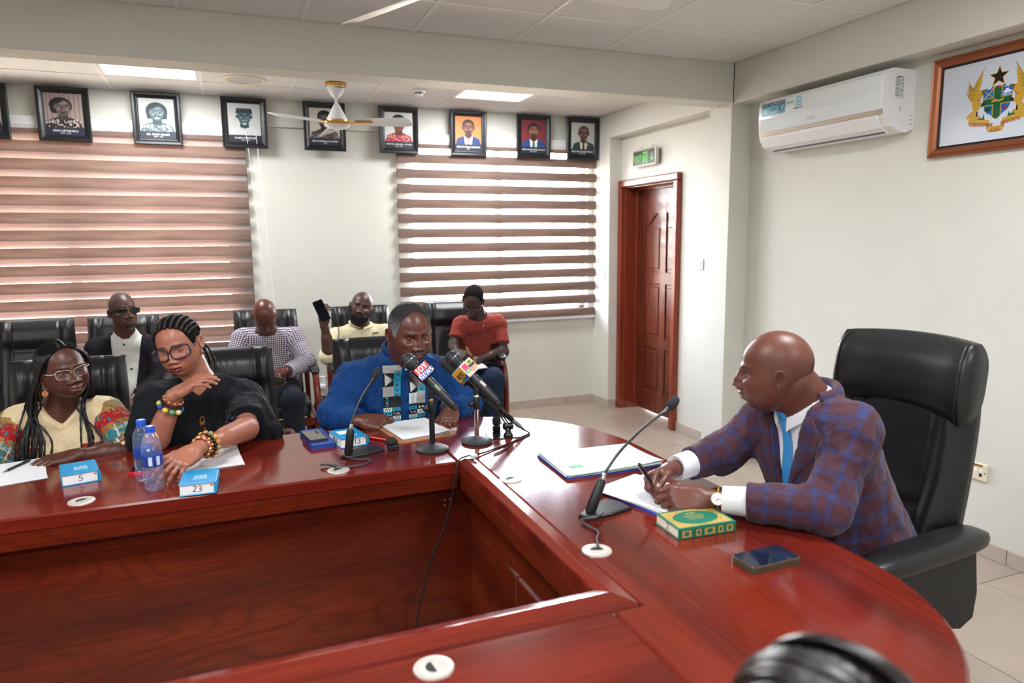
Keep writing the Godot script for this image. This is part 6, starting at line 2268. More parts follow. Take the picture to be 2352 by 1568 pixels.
class Sdf:
	var pa := PackedVector3Array()
	var ab := PackedVector3Array()
	var il := PackedFloat32Array()
	var r0 := PackedFloat32Array()
	var dr := PackedFloat32Array()
	var kk := PackedFloat32Array()
	var fx := PackedVector3Array()
	var fs := PackedFloat32Array()
	var fr := PackedInt32Array()
	var cuts := []
	var cur := PackedInt32Array()
	var curc := []
	var nz: FastNoiseLite = null
	var amp := 0.0
	var stretch := Vector3.ONE

	# tapered capsule; flat > 1 squashes it along axis fa
	func add(a: Vector3, b: Vector3, ra: float, rb: float, k := 0.03, frame := 0, fa := Vector3.ZERO, flat := 1.0) -> void:
		pa.append(a)
		ab.append(b - a)
		var l := (b - a).length_squared()
		il.append(1.0 / l if l > 1e-10 else 0.0)
		r0.append(ra)
		dr.append(rb - ra)
		kk.append(k)
		fx.append(fa)
		fs.append(flat - 1.0)
		fr.append(frame)

	func ball(a: Vector3, r: float, k := 0.03, frame := 0, fa := Vector3.ZERO, flat := 1.0) -> void:
		add(a, a, r, r, k, frame, fa, flat)

	# takes away what lies on the positive side of all the planes [point, normal] within reach of o
	func cut(o: Vector3, reach: float, planes: Array) -> void:
		cuts.append([o, reach, planes])

	func all() -> void:
		cur = PackedInt32Array(range(pa.size()))
		curc = cuts

	func one(p: Vector3, i: int) -> float:
		var q := p - pa[i]
		var t := clampf(q.dot(ab[i]) * il[i], 0.0, 1.0)
		q -= ab[i] * t
		if fs[i] != 0.0:
			q += fx[i] * (q.dot(fx[i]) * fs[i])
		return q.length() - r0[i] - dr[i] * t

	func val(p: Vector3) -> float:
		var d := 1e3
		for i in cur:
			var q := p - pa[i]
			var t := clampf(q.dot(ab[i]) * il[i], 0.0, 1.0)
			q -= ab[i] * t
			if fs[i] != 0.0:
				q += fx[i] * (q.dot(fx[i]) * fs[i])
			var e := q.length() - r0[i] - dr[i] * t
			var k := kk[i]
			var h := k - absf(d - e)
			d = minf(d, e)
			if h > 0.0:
				d -= h * h / k * 0.25
		if amp > 0.0 and d < 0.05:
			d += nz.get_noise_3dv(p * stretch) * amp
		for c in curc:
			if p.distance_squared_to(c[0]) < c[1] * c[1]:
				var s := 1e3
				for pl in c[2]:
					s = minf(s, (p - pl[0]).dot(pl[1]))
				d = maxf(d, s)
		return d

	func grad(p: Vector3, d: float, e: float) -> Vector3:
		return Vector3(val(p + Vector3(e, 0, 0)) - d, val(p + Vector3(0, e, 0)) - d, val(p + Vector3(0, 0, e)) - d).normalized()

	# adds the surface to out; colour: Callable(p, normal) or a Color; frames: [[origin, axis, ref], ...] for cloth patterns
	func build(out: Arr, cell: float, colour, off: Vector3, frames := []) -> void:
		var bs := 6
		var bw := cell * bs
		var blocks := {}
		for i in pa.size():
			var m := maxf(r0[i], r0[i] + dr[i]) + amp + cell * 2.0
			var lo := pa[i].min(pa[i] + ab[i]) - Vector3.ONE * m
			var hi := pa[i].max(pa[i] + ab[i]) + Vector3.ONE * m
			for x in range(floori(lo.x / bw), floori(hi.x / bw) + 1):
				for y in range(floori(lo.y / bw), floori(hi.y / bw) + 1):
					for z in range(floori(lo.z / bw), floori(hi.z / bw) + 1):
						blocks[Vector3i(x, y, z)] = true
		var half := bw * 0.5 * 1.7321
		var verts := {}
		var edges := []
		var n := bs + 1
		var vals := PackedFloat32Array()
		vals.resize(n * n * n)
		var corner := PackedInt32Array()
		for k in 8:
			corner.append((k & 1) + ((k >> 1) & 1) * n + (k >> 2) * n * n)
		var base := out.v.size()
		var cnt := 0
		var vp := PackedVector3Array()
		for b: Vector3i in blocks:
			var mid := (Vector3(b) + Vector3.ONE * 0.5) * bw
			var near := PackedInt32Array()
			var dmin := 1e3
			for i in pa.size():
				var e := one(mid, i)
				dmin = minf(dmin, e)
				if e < half * (1.0 + fs[i]) + kk[i] + amp + 0.004:
					near.append(i)
			if near.is_empty() or dmin > half * 1.8 + 0.02 + amp:
				continue
			cur = near
			curc = []
			for c in cuts:
				if mid.distance_to(c[0]) < c[1] + half:
					curc.append(c)
			var dm := val(mid)
			if dm < -half - amp - 0.01 and curc.is_empty():
				continue
			var o := Vector3(b) * bw
			var pos := false
			var neg := false
			var w := 0
			for z in n:
				for y in n:
					for x in n:
						var d := val(o + Vector3(x, y, z) * cell)
						vals[w] = d
						w += 1
						if d < 0.0:
							neg = true
						else:
							pos = true
			if not (pos and neg):
				continue
			for z in bs:
				for y in bs:
					for x in bs:
						var i0 := x + y * n + z * n * n
						var mask := 0
						for k in 8:
							if vals[i0 + corner[k]] < 0.0:
								mask |= 1 << k
						if mask != 0 and mask != 255:
							var sum := Vector3.ZERO
							var m := 0
							for ax in 3:
								var sb := 1 << ax
								for k in 8:
									if k & sb == 0 and ((mask >> k) & 1) != ((mask >> (k | sb)) & 1):
										var da := vals[i0 + corner[k]]
										var db := vals[i0 + corner[k | sb]]
										var q := Vector3(k & 1, (k >> 1) & 1, k >> 2)
										q[ax] += da / (da - db)
										sum += q
										m += 1
							var g := b * bs + Vector3i(x, y, z)
							var p := (Vector3(g) + sum / m) * cell
							var d := val(p)
							var gr := grad(p, d, cell * 0.2)
							p -= gr * clampf(d, -cell, cell)
							gr = grad(p, val(p), cell * 0.3)
							verts[g] = cnt
							cnt += 1
							vp.append(p)
							out.v.append(p - off)
							out.n.append(gr)
							out.c.append(colour.call(p, gr) if colour is Callable else colour)
							out.u.append(Vector2.ZERO)
						var d0 := vals[i0]
						for ax in 3:
							var d1 := vals[i0 + corner[1 << ax]]
							if (d0 < 0.0) != (d1 < 0.0):
								edges.append([b * bs + Vector3i(x, y, z), ax, d0 < 0.0])
		var tris := PackedInt32Array()
		for e in edges:
			var ax: int = e[1]
			var u := Vector3i.ZERO
			var w := Vector3i.ZERO
			u[(ax + 1) % 3] = 1
			w[(ax + 2) % 3] = 1
			var g: Vector3i = e[0]
			var q0: int = verts.get(g - u - w, -1)
			var q1: int = verts.get(g - w, -1)
			var q2: int = verts.get(g, -1)
			var q3: int = verts.get(g - u, -1)
			if q0 < 0 or q1 < 0 or q2 < 0 or q3 < 0:
				continue
			if e[2]:
				tris.append_array(PackedInt32Array([q0, q2, q1, q0, q3, q2]))
			else:
				tris.append_array(PackedInt32Array([q0, q1, q2, q0, q2, q3]))
		if frames.is_empty():
			for t in tris:
				out.i.append(base + t)
			return
		# cloth: every triangle takes its pattern from the nearest limb, so seams fall at the joints
		var remap := {}
		var first := {}
		for t in range(0, tris.size(), 3):
			var m := (vp[tris[t]] + vp[tris[t + 1]] + vp[tris[t + 2]]) / 3.0
			var best := 1e3
			var f := 0
			for i in pa.size():
				var d := one(m, i)
				if d < best:
					best = d
					f = fr[i]
			var o: Vector3 = frames[f][0]
			var ay: Vector3 = frames[f][1]
			var az: Vector3 = frames[f][2]
			var axx := ay.cross(az)
			var rad: float = frames[f][3]
			var a0 := 0.0
			for k in 3:
				var p := vp[tris[t + k]] - o
				var a := atan2(p.dot(axx), p.dot(az))
				if k == 0:
					a0 = a
				elif a - a0 > PI:
					a -= TAU
				elif a0 - a > PI:
					a += TAU
				var src := base + tris[t + k]
				out.v.append(out.v[src])
				out.n.append(out.n[src])
				out.c.append(out.c[src])
				out.u.append(Vector2(a * rad, p.dot(ay)))
				out.i.append(out.v.size() - 1)

	# point on the surface met by a ray, or null
	func hit(o: Vector3, d: Vector3, far := 0.6):
		var t := 0.0
		for k in 60:
			var e := val(o + d * t)
			if e < 0.0006:
				return o + d * t
			t += maxf(e * 0.6, 0.0008)
			if t > far:
				return null
		return null

# sheet laid on a field: corner points of a grid are pushed along d until they touch, then lifted
func drape(s: Sdf, o: Vector3, du: Vector3, dv: Vector3, nu: int, nv: int, d: Vector3, lift: float, off: Vector3, shape = null) -> ArrayMesh:
	s.all()
	var st := SurfaceTool.new()
	st.begin(Mesh.PRIMITIVE_TRIANGLES)
	var ids := {}
	var c := 0
	for i in nv + 1:
		for j in nu + 1:
			var u := float(j) / nu
			var v := float(i) / nv
			var uv := Vector2(u, v)
			if shape != null:
				uv = shape.call(u, v)
			var h = s.hit(o + du * uv.x + dv * uv.y, d)
			if h == null:
				continue
			var edge := i == 0 or j == 0 or i == nv or j == nu
			st.set_uv(Vector2(u, v))
			st.add_vertex(h - d * (lift if not edge else lift * 0.25) - off)
			ids[Vector2i(j, i)] = c
			c += 1
	for i in nv:
		for j in nu:
			var a: int = ids.get(Vector2i(j, i), -1)
			var b: int = ids.get(Vector2i(j + 1, i), -1)
			var e: int = ids.get(Vector2i(j + 1, i + 1), -1)
			var f: int = ids.get(Vector2i(j, i + 1), -1)
			if a < 0 or b < 0 or e < 0 or f < 0:
				continue
			var order := [a, b, e, a, e, f] if du.cross(dv).dot(d) > 0 else [a, e, b, a, f, e]
			for q in order:
				st.add_index(q)
	st.generate_normals()
	return st.commit()

# ------------------------------------------------------------------ heads
# local axes: x to the figure's left, y up, z forward; origin at eye height between crown and chin
class Head:
	var o := {}
	var feats := []
	var xf := Transform3D.IDENTITY
	var nz: FastNoiseLite

	func _init(opt: Dictionary) -> void:
		o = opt
		nz = FastNoiseLite.new()
		nz.seed = int(o.get("seed", 1))
		nz.frequency = 60.0
		var nw: float = o.get("nose_w", 1.0)
		var nl: float = o.get("nose", 1.0)
		var lp: float = o.get("lips", 1.0)
		var ck: float = o.get("cheek", 1.0)
		var br: float = o.get("brow", 1.0)
		# x, y, width, height, push x, y, z   (x mirrored when not 0)
		feats = [
			[0.030, 0.024, 0.022, 0.010, 0, 0, 0.0072 * br], [0.0, 0.016, 0.016, 0.014, 0, 0, 0.0030 * br],
			[0.031, 0.000, 0.0155, 0.0115, 0, 0, -0.0135], [0.013, -0.002, 0.006, 0.012, 0, 0, -0.0045],
			[0.0, -0.004, 0.0075, 0.016, 0, 0, 0.0110 * nl], [0.0, -0.021, 0.0095 * nw, 0.012, 0, 0, 0.0155 * nl],
			[0.0, -0.036, 0.0115 * nw, 0.0085, 0, 0, 0.0195 * nl], [0.0145 * nw, -0.041, 0.0078, 0.0072, 0.002 * nw, 0, 0.0115 * nl],
			[0.0085, -0.0475, 0.0040, 0.0028, 0, 0, -0.0040], [0.0255, -0.050, 0.0055, 0.012, 0, 0, -0.0026],
			[0.044, -0.020, 0.017, 0.015, 0.0030 * ck, 0, 0.0050 * ck], [0.050, -0.052, 0.018, 0.022, 0.0030 * (ck - 0.6), 0, 0.0030 * (ck - 0.6)],
			[0.0, -0.067, 0.030, 0.020, 0, 0, 0.0095], [0.0, -0.0605, 0.0170, 0.0046, 0, 0, 0.0072 * lp],
			[0.0, -0.0755, 0.0160, 0.0052, 0, 0, 0.0078 * lp], [0.0, -0.0680 , 0.0230, 0.0019, 0, 0, -0.0040 - 0.006 * float(o.get("mouth", 0.0))],
			[0.0, -0.0865, 0.018, 0.0050, 0, 0, -0.0042], [0.0, -0.103, 0.0185, 0.0125, 0, 0, 0.0085], [0.0, 0.052, 0.05, 0.03, 0, 0, 0.003],
		]

	func ell(d: Vector3, c: Vector3, r: Vector3) -> float:
		# distance from the origin along d to the far wall of an ellipsoid that holds the origin or nearly so
		var p := Vector3(-c.x / r.x, -c.y / r.y, -c.z / r.z)
		var q := Vector3(d.x / r.x, d.y / r.y, d.z / r.z)
		var a := q.dot(q)
		var b := p.dot(q)
		var cc := p.dot(p) - 1.0
		var disc := b * b - a * cc
		if disc <= 0.0:
			return 0.0
		return (-b + sqrt(disc)) / a

	func skull(d: Vector3) -> Vector3:
		var jw: float = o.get("jaw", 1.0)
		var w: float = o.get("w", 1.0)
		var dp: float = o.get("deep", 1.0)
		var a := ell(d, Vector3(0, 0.028, -0.012), Vector3(0.0765 * w, 0.0915, 0.0985 * dp))
		var b := ell(d, Vector3(0, -0.037, 0.024), Vector3(0.0640 * jw, 0.0840, 0.0715))
		var e := ell(d, Vector3(0, -0.020, 0.0), Vector3(0.0680 * w * jw, 0.080, 0.072))
		var k := 0.022
		var h := maxf(k - absf(a - b), 0.0) / k
		var m := maxf(a, b) + h * h * k * 0.25
		h = maxf(k - absf(m - e), 0.0) / k
		return d * (maxf(m, e) + h * h * k * 0.25)

	func shape(p: Vector3) -> Vector3:
		var q := p
		if p.z > 0.0:
			var fz := smoothstep(0.0, 0.045, p.z)
			for f in feats:
				var ax := absf(p.x) if f[0] > 0.0 else p.x
				var dx: float = (ax - f[0]) / f[2]
				if absf(dx) > 2.6:
					continue
				var dy: float = (p.y - f[1]) / f[3]
				if absf(dy) > 2.6:
					continue
				var g := exp(-dx * dx - dy * dy) * fz
				q += Vector3(f[4] * signf(p.x) * g, f[5] * g, f[6] * g)
		return q

	func tone(p: Vector3, q: Vector3) -> Color:
		var c: Color = o.skin
		var m := nz.get_noise_3dv(p) * 0.10
		c = Color(c.r * (1.0 + m), c.g * (1.0 + m), c.b * (1.0 + m))
		if q.z > 0.03:
			# lips
			var ly := p.y + 0.068
			var lx := p.x / (0.0245 * float(o.get("mouth_w", 1.0)))
			var lh := (0.0105 if ly > 0 else 0.0135) * float(o.get("lips", 1.0)) * sqrt(maxf(0.0, 1.0 - lx * lx))
			if absf(lx) < 1.0 and absf(ly) < lh:
				c = c.lerp(o.get("lip", c), 0.85)
			if absf(lx) < 0.92 and absf(ly) < 0.0016 + 0.006 * float(o.get("mouth", 0.0)) * (1.0 - lx * lx):
				c = Color(c.r * 0.35, c.g * 0.3, c.b * 0.3)
			if absf(absf(p.x) - 0.0085 * float(o.get("nose_w", 1.0))) < 0.0036 and absf(p.y + 0.0470) < 0.0022:
				c = Color(c.r * 0.25, c.g * 0.22, c.b * 0.22)
			# brows
			var bx := (absf(p.x) - 0.0315) / 0.0205
			var by := p.y - (0.0215 + 0.0045 * (1.0 - bx * bx) - 0.002 * bx) - float(o.get("brow_y", 0.0))
			if absf(bx) < 1.0 and absf(by) < 0.0040 * (1.0 - 0.5 * bx) * float(o.get("brow_t", 1.0)):
				c = c.lerp(Color(0.010, 0.008, 0.008), 0.78 * float(o.get("brow_c", 1.0)))
		if o.has("beard"):
			var bm := beard(p)
			var fl := nz.get_noise_3dv(p * 3.0)
			if bm + fl * 0.25 > 0.5:
				c = c.lerp(o.beard, 0.9)
		if o.has("moustache") and q.z > 0.03 and absf(p.x) < 0.024 and absf(p.y + 0.0565 + 0.10 * p.x * p.x / 0.024) < 0.0030 + nz.get_noise_3dv(p * 4.0) * 0.002:
			c = c.lerp(o.moustache, 0.8)
		if o.has("stubble") and p.y > hairline(p):
			c = c.lerp(o.stubble, clampf((p.y - hairline(p)) / 0.02, 0.0, 1.0) * 0.75)
		return c

	func beard(p: Vector3) -> float:
		var az := absf(atan2(p.x, p.z))
		var m := 0.0
		var top := -0.058 + 0.050 * smoothstep(0.55, 1.15, az)
		if o.get("goatee", false):
			m = exp(-pow(p.x / 0.022, 4.0)) * smoothstep(-0.082, -0.088, p.y)
			return m if p.z > 0 else 0.0
		if az < 1.75:
			m = smoothstep(top + 0.006, top - 0.006, p.y) * (1.0 if az < 1.55 else 0.0)
		# moustache
		if p.z > 0 and absf(p.x) < 0.028 and p.y > -0.0605 and p.y < -0.0515:
			m = maxf(m, 0.8)
		var lx := p.x / 0.026
		if absf(lx) < 1.0 and p.z > 0 and absf(p.y + 0.068) < 0.011 * sqrt(1.0 - lx * lx):
			m = 0.0
		return m

	func hairline(p: Vector3) -> float:
		var az := absf(atan2(p.x, p.z))
		var ks := [[0.0, 0.074], [0.35, 0.072], [0.62, 0.062], [0.85, 0.052], [1.02, 0.020], [1.18, -0.012], [1.36, 0.006], [1.62, 0.026], [1.85, -0.010], [2.2, -0.052], [3.2, -0.066]]
		if o.has("line"):
			ks = o.line
		for i in ks.size() - 1:
			if az <= ks[i + 1][0]:
				return lerpf(ks[i][1], ks[i + 1][1], (az - ks[i][0]) / (ks[i + 1][0] - ks[i][0])) + float(o.get("hl", 0.0)) * smoothstep(1.3, 0.7, az)
		return -0.066

	# mode 0: skin; 1: hair cap; 2: beard pad
	func add(out: Arr, mode := 0, off := Vector3.ZERO) -> void:
		var nu := 120
		var nv := 104 if mode == 0 else 120
		var base := out.v.size()
		var pts := PackedVector3Array()
		for i in nv + 1:
			var s := -1.0 + 2.0 * i / nv
			var th := -0.3 + (PI * 0.5 - 0.3 if s < 0 else PI * 0.5 + 0.3) * (0.55 * s + 0.45 * s * s * s)
			for j in nu:
				var t := -1.0 + 2.0 * j / nu
				var ph := PI * (0.45 * t + 0.55 * t * t * t)
				var d := Vector3(sin(ph) * cos(th), sin(th), cos(ph) * cos(th))
				var p := skull(d)
				var q := shape(p)
				var c: Color = o.skin
				if mode == 0:
					c = tone(p, q)
				elif mode == 1:
					var k := (p.y - hairline(p)) / 0.010
					var fl := nz.get_noise_3dv(p * 2.0)
					var tk: float = o.get("hair_t", 0.005)
					q = q + d * (-0.004 + (tk + 0.004 + tk * 0.35 * fl) * smoothstep(-0.2, 1.0, k + fl * 0.15))
					c = o.hair
					if o.has("grey"):
						var gq: float = nz.get_noise_3dv(p * 5.0) * 0.5 + 0.5
						var az := absf(atan2(p.x, p.z))
						var side := clampf(0.55 - (p.y - 0.03) * 9.0, 0.1, 1.0) if az < 2.2 else 0.45
						c = c.lerp(o.grey, clampf(gq * 1.6 * side, 0.0, 0.85))
				else:
					var bm := beard(p)
					q = q + d * (-0.004 + (0.004 + float(o.get("beard_t", 0.009)) * (1.0 + 0.5 * nz.get_noise_3dv(p * 2.0))) * smoothstep(0.15, 0.7, bm))
					c = o.beard
				pts.append(q)
				out.c.append(c)
				out.u.append(Vector2.ZERO)
		for i in nv + 1:
			for j in nu:
				var a := pts[i * nu + (j + 1) % nu] - pts[i * nu + (j + nu - 1) % nu]
				var b := pts[mini(i + 1, nv) * nu + j] - pts[maxi(i - 1, 0) * nu + j]
				var n := a.cross(b)
				if n.length() < 1e-9:
					n = pts[i * nu + j]
				out.v.append(xf * pts[i * nu + j] - off)
				out.n.append((xf.basis * n).normalized())
		for i in nv:
			for j in nu:
				var k := (j + 1) % nu
				var a := base + i * nu + j
				var b := base + i * nu + k
				var c := base + (i + 1) * nu + k
				var d := base + (i + 1) * nu + j
				# clockwise from outside
				if i > 0:
					out.i.append_array(PackedInt32Array([a, c, b]))
				if i < nv - 1:
					out.i.append_array(PackedInt32Array([a, d, c]))

	func at(x: float, y: float) -> Vector3:
		# point on the face seen from the front
		var z := 0.09
		for k in 14:
			var q := Vector3(x, y, z)
			z *= skull(q.normalized()).length() / q.length()
		return shape(skull(Vector3(x, y, z).normalized()))

	# eyeballs with lids; open 0..1; look: x to the figure's left, y up
	func eyes(out: Arr, off: Vector3) -> void:
		var open: float = o.get("open", 0.5)
		var look: Vector2 = o.get("look", Vector2.ZERO)
		for s in [-1.0, 1.0]:
			var c := Vector3(s * 0.0310, 0.0005, at(s * 0.031, 0.0005).z - 0.0098)
			var gaze := Vector3(look.x, look.y, 1.0).normalized()
			ball(out, c, 0.0140, off, func(d: Vector3) -> Color:
				var a := d.angle_to(gaze)
				if a < 0.17:
					return Color(0.006, 0.005, 0.005)
				if a < 0.40:
					return Color(0.030, 0.016, 0.010)
				return Color(0.42, 0.37, 0.34))
			var up := -0.22 + 0.95 * open + look.y * 0.2
			var lo := -0.24 - 0.14 * open + minf(look.y, 0.0) * 0.25
			lid(out, c, 0.0154, up, 1.75, s, off)
			lid(out, c, 0.0151, lo, -1.75, s, off)

	func ball(out: Arr, c: Vector3, r: float, off: Vector3, col: Callable) -> void:
		var base := out.v.size()
		var nu := 26
		var nv := 16
		for i in nv + 1:
			var th := PI * i / nv
			for j in nu:
				var ph := TAU * j / nu
				var d := Vector3(sin(th) * cos(ph), sin(th) * sin(ph), cos(th))
				out.v.append(xf * (c + d * r) - off)
				out.n.append((xf.basis * d).normalized())
				out.c.append(col.call(d))
				out.u.append(Vector2.ZERO)
		for i in nv:
			for j in nu:
				var k := (j + 1) % nu
				var a := base + i * nu + j
				var b := base + i * nu + k
				var e := base + (i + 1) * nu + k
				var f := base + (i + 1) * nu + j
				out.i.append_array(PackedInt32Array([a, b, e, a, e, f]))

	func lid(out: Arr, c: Vector3, r: float, y0: float, y1: float, s: float, off: Vector3) -> void:
		var base := out.v.size()
		var n := 18
		var m := 8
		var col: Color = o.get("lid", o.skin)
		for i in m + 1:
			for j in n + 1:
				var a := -1.45 + 2.9 * j / n
				# lid edge arches between the corners
				var e := lerpf(y0 * (0.15 + 0.85 * cos(a)) + 0.06 * s * sin(a), y1, 0.05 * i if i < 2 else 0.05 + 0.95 * (i - 1) / (m - 1.0))
				var d := Vector3(sin(a) * cos(e), sin(e), cos(a) * cos(e))
				var rr := r * (1.0 + (0.05 if i == 0 else 0.0))
				out.v.append(xf * (c + d * rr) - off)
				out.n.append((xf.basis * d).normalized())
				out.c.append(col if i > 0 else Color(col.r * 0.3, col.g * 0.3, col.b * 0.3))
				out.u.append(Vector2.ZERO)
		for i in m:
			for j in n:
				var a := base + i * (n + 1) + j
				var b := a + 1
				var e := b + n + 1
				var f := a + n + 1
				if y1 > y0:
					out.i.append_array(PackedInt32Array([a, f, e, a, e, b]))
				else:
					out.i.append_array(PackedInt32Array([a, e, f, a, b, e]))

	func ears(out: Arr, off: Vector3) -> void:
		var k: float = o.get("ear", 0.92)
		for s in [-1.0, 1.0]:
			var root := skull(Vector3(s, -0.06, -0.10).normalized()) * 0.985
			var f := Vector3(s * 0.40, 0.0, 1.0).normalized()
			var upv := Vector3(0, 1, -0.18).normalized()
			var side := f.cross(upv).normalized()
			if side.x * s < 0:
				side = -side
			var base := out.v.size()
			var nr := 9
			var na := 28
			var grid := []
			for i in nr + 1:
				var q := float(i) / nr
				for j in na:
					var a := TAU * j / na
					var ca := cos(a)
					var sa := sin(a)
					# outline: broad above, lobe below
					var wx := 0.0165 * (1.0 + 0.22 * sa)
					var x := ca * wx * q - 0.006 + (0.002 * sa)
					var y := sa * 0.0315 * q
					var rim := 0.0055 * exp(-pow((q - 0.86) / 0.13, 2.0)) * (1.0 - 0.75 * exp(-pow((a - PI * 1.5) / 0.5, 2.0))) * (0.25 + 0.75 * smoothstep(0.9, 0.2, ca))
					var bowl := -0.0085 * exp(-pow((q) / 0.42, 2.0)) + 0.0035 * exp(-pow((q - 0.56) / 0.10, 2.0)) * (1.0 if sa > -0.3 else 0.3)
					var flare := 0.016 * smoothstep(0.3, -1.0, ca) * q
					var p := root - f * (x * -1.0) * 1.0 + upv * y * k + side * (0.004 + rim + bowl + flare)
					p = root + (f * (x + 0.004) + upv * y) * k + side * (0.004 + rim + bowl + flare) * k
					grid.append(p)
			for i in nr + 1:
				for j in na:
					var p: Vector3 = grid[i * na + j]
					var a: Vector3 = grid[i * na + (j + 1) % na] - grid[i * na + (j + na - 1) % na]
					var b: Vector3 = grid[mini(i + 1, nr) * na + j] - grid[maxi(i - 1, 0) * na + j]
					var n := a.cross(b)
					if n.dot(side) < 0:
						n = -n
					if n.length() < 1e-10:
						n = side
					out.v.append(xf * p - off)
					out.n.append((xf.basis * n).normalized())
					out.c.append(o.skin)
					out.u.append(Vector2.ZERO)
			# skirt from the rim back to the skull
			for j in na:
				var p: Vector3 = grid[nr * na + j]
				out.v.append(xf * (p.lerp(root, 0.25) - side * 0.012) - off)
				out.n.append((xf.basis * ((p - root).normalized() - side * 0.4)).normalized())
				out.c.append(o.skin)
				out.u.append(Vector2.ZERO)
			for i in nr + 1:
				for j in na:
					var q := (j + 1) % na
					var a := base + i * na + j
					var b := base + i * na + q
					var c := base + (i + 1) * na + q
					var d := base + (i + 1) * na + j
					if s > 0:
						out.i.append_array(PackedInt32Array([a, c, b, a, d, c]))
					else:
						out.i.append_array(PackedInt32Array([a, b, c, a, c, d]))

# head placed with its centre at c, looking along f, up tilted to u
func make_head(o: Dictionary, c: Vector3, f: Vector3, up := Vector3.UP) -> Head:
	var h := Head.new(o)
	var z := f.normalized()
	var x := up.cross(z).normalized()
	var y := z.cross(x)
	var k: float = o.get("size", 1.0)
	h.xf = Transform3D(Basis(x * k, y * k, z * k), c)
	return h

# ------------------------------------------------------------------ hands
# w wrist, d towards the fingers, back the direction the back of the hand faces, side +1 for a left hand
# curl: one [knuckle, middle, end] per finger from the index to the little finger; thumb [out, bend]
func hand(s: Sdf, w: Vector3, d: Vector3, back: Vector3, side: float, curl: Array, thumb: Array, k := 1.0, spread := 0.07, nails: Array = []) -> Array:
	var z := d.normalized()
	var y := (back - z * back.dot(z)).normalized()
	var x := y.cross(z) * -side      # towards the thumb
	var tips := []
	var mids := []
	var off := [0.030, 0.010, -0.010, -0.029]
	var len := [0.088, 0.092, 0.086, 0.077]
	var fl := [[0.043, 0.026, 0.021], [0.047, 0.030, 0.022], [0.043, 0.028, 0.022], [0.034, 0.021, 0.019]]
	var rad := [0.0092, 0.0095, 0.0090, 0.0080]
	# palm and wrist
	s.add(w - z * 0.03, w + z * 0.012, 0.0265 * k, 0.0265 * k, 0.02, 0, y, 1.30)
	for i in 4:
		var a: Vector3 = w + (x * off[i] * 0.62 + z * 0.012) * k
		var b: Vector3 = w + (x * off[i] + z * len[i]) * k
		s.add(a, b, 0.0165 * k, 0.0120 * k, 0.016, 0, y, 1.12)
	s.add(w + (x * 0.022 + z * 0.018 - y * 0.006) * k, w + (x * 0.026 + z * 0.062 - y * 0.008) * k, 0.017 * k, 0.013 * k, 0.015)
	s.add(w + (x * -0.024 + z * 0.018 - y * 0.006) * k, w + (x * -0.028 + z * 0.055 - y * 0.007) * k, 0.015 * k, 0.012 * k, 0.015)
	for i in 4:
		var p: Vector3 = w + (x * off[i] + z * len[i]) * k
		var ang := 0.0
		var dir := (z + x * spread * (1.5 - i)).normalized()
		var nrm := y
		var axis := dir.cross(y).normalized()
		for q in 3:
			ang = curl[i][q]
			dir = dir.rotated(axis, -ang)
			nrm = nrm.rotated(axis, -ang)
			var e: Vector3 = p + dir * fl[i][q] * k
			if q == 0:
				mids.append([p.lerp(e, 0.55), dir, nrm, rad[i] * k])
			s.add(p, e, rad[i] * k * (1.0 - 0.07 * q), rad[i] * k * (0.95 - 0.09 * q), 0.005 if q > 0 else 0.008)
			p = e
		tips.append(p)
		nails.append([p - dir * 0.002 + nrm * rad[i] * 0.75 * k, 0.0062 * k])
	# thumb: leaves the side of the palm near the wrist
	var tb: Vector3 = w + (x * 0.026 + z * 0.030 - y * 0.004) * k
	var td: Vector3 = (z * cos(thumb[0]) + x * sin(thumb[0]) - y * 0.35).normalized()
	var t1: Vector3 = tb + td * 0.036 * k
	var ta := (-y * 1.0 - x * 0.4).normalized()
	var td2: Vector3 = (td + (z * 0.5 - x * 0.55 - y * 0.45) * thumb[1]).normalized()
	var t2: Vector3 = t1 + td2 * 0.032 * k
	var td3: Vector3 = (td2 + (z * 0.3 - x * 0.5 - y * 0.3) * thumb[1] * 0.7).normalized()
	var t3: Vector3 = t2 + td3 * 0.026 * k
	s.add(w + (x * 0.014 + z * 0.016) * k, t1, 0.0155 * k, 0.0125 * k, 0.014)
	s.add(t1, t2, 0.0118 * k, 0.0105 * k, 0.006)
	s.add(t2, t3, 0.0105 * k, 0.0088 * k, 0.004)
	tips.append(t3)
	tips.append(mids)
	nails.append([t3 + (x * 0.4 + y * 0.6).normalized() * 0.007 * k, 0.0072 * k])
	return tips

func skin_colour(base: Color, nails: Array, seed_: int) -> Callable:
	var nz := noise(seed_, 55.0, 2)
	var pale := base.lerp(Color(0.62, 0.42, 0.34), 0.55)
	return func(p: Vector3, n: Vector3) -> Color:
		var m := 1.0 + nz.get_noise_3dv(p) * 0.10
		var c := Color(base.r * m, base.g * m, base.b * m)
		for q in nails:
			if p.distance_to(q[0]) < q[1]:
				c = pale
		return c

# ------------------------------------------------------------------ people
func vv(x: float, y: float, z: float) -> Vector3:
	return Vector3(x, y, z)

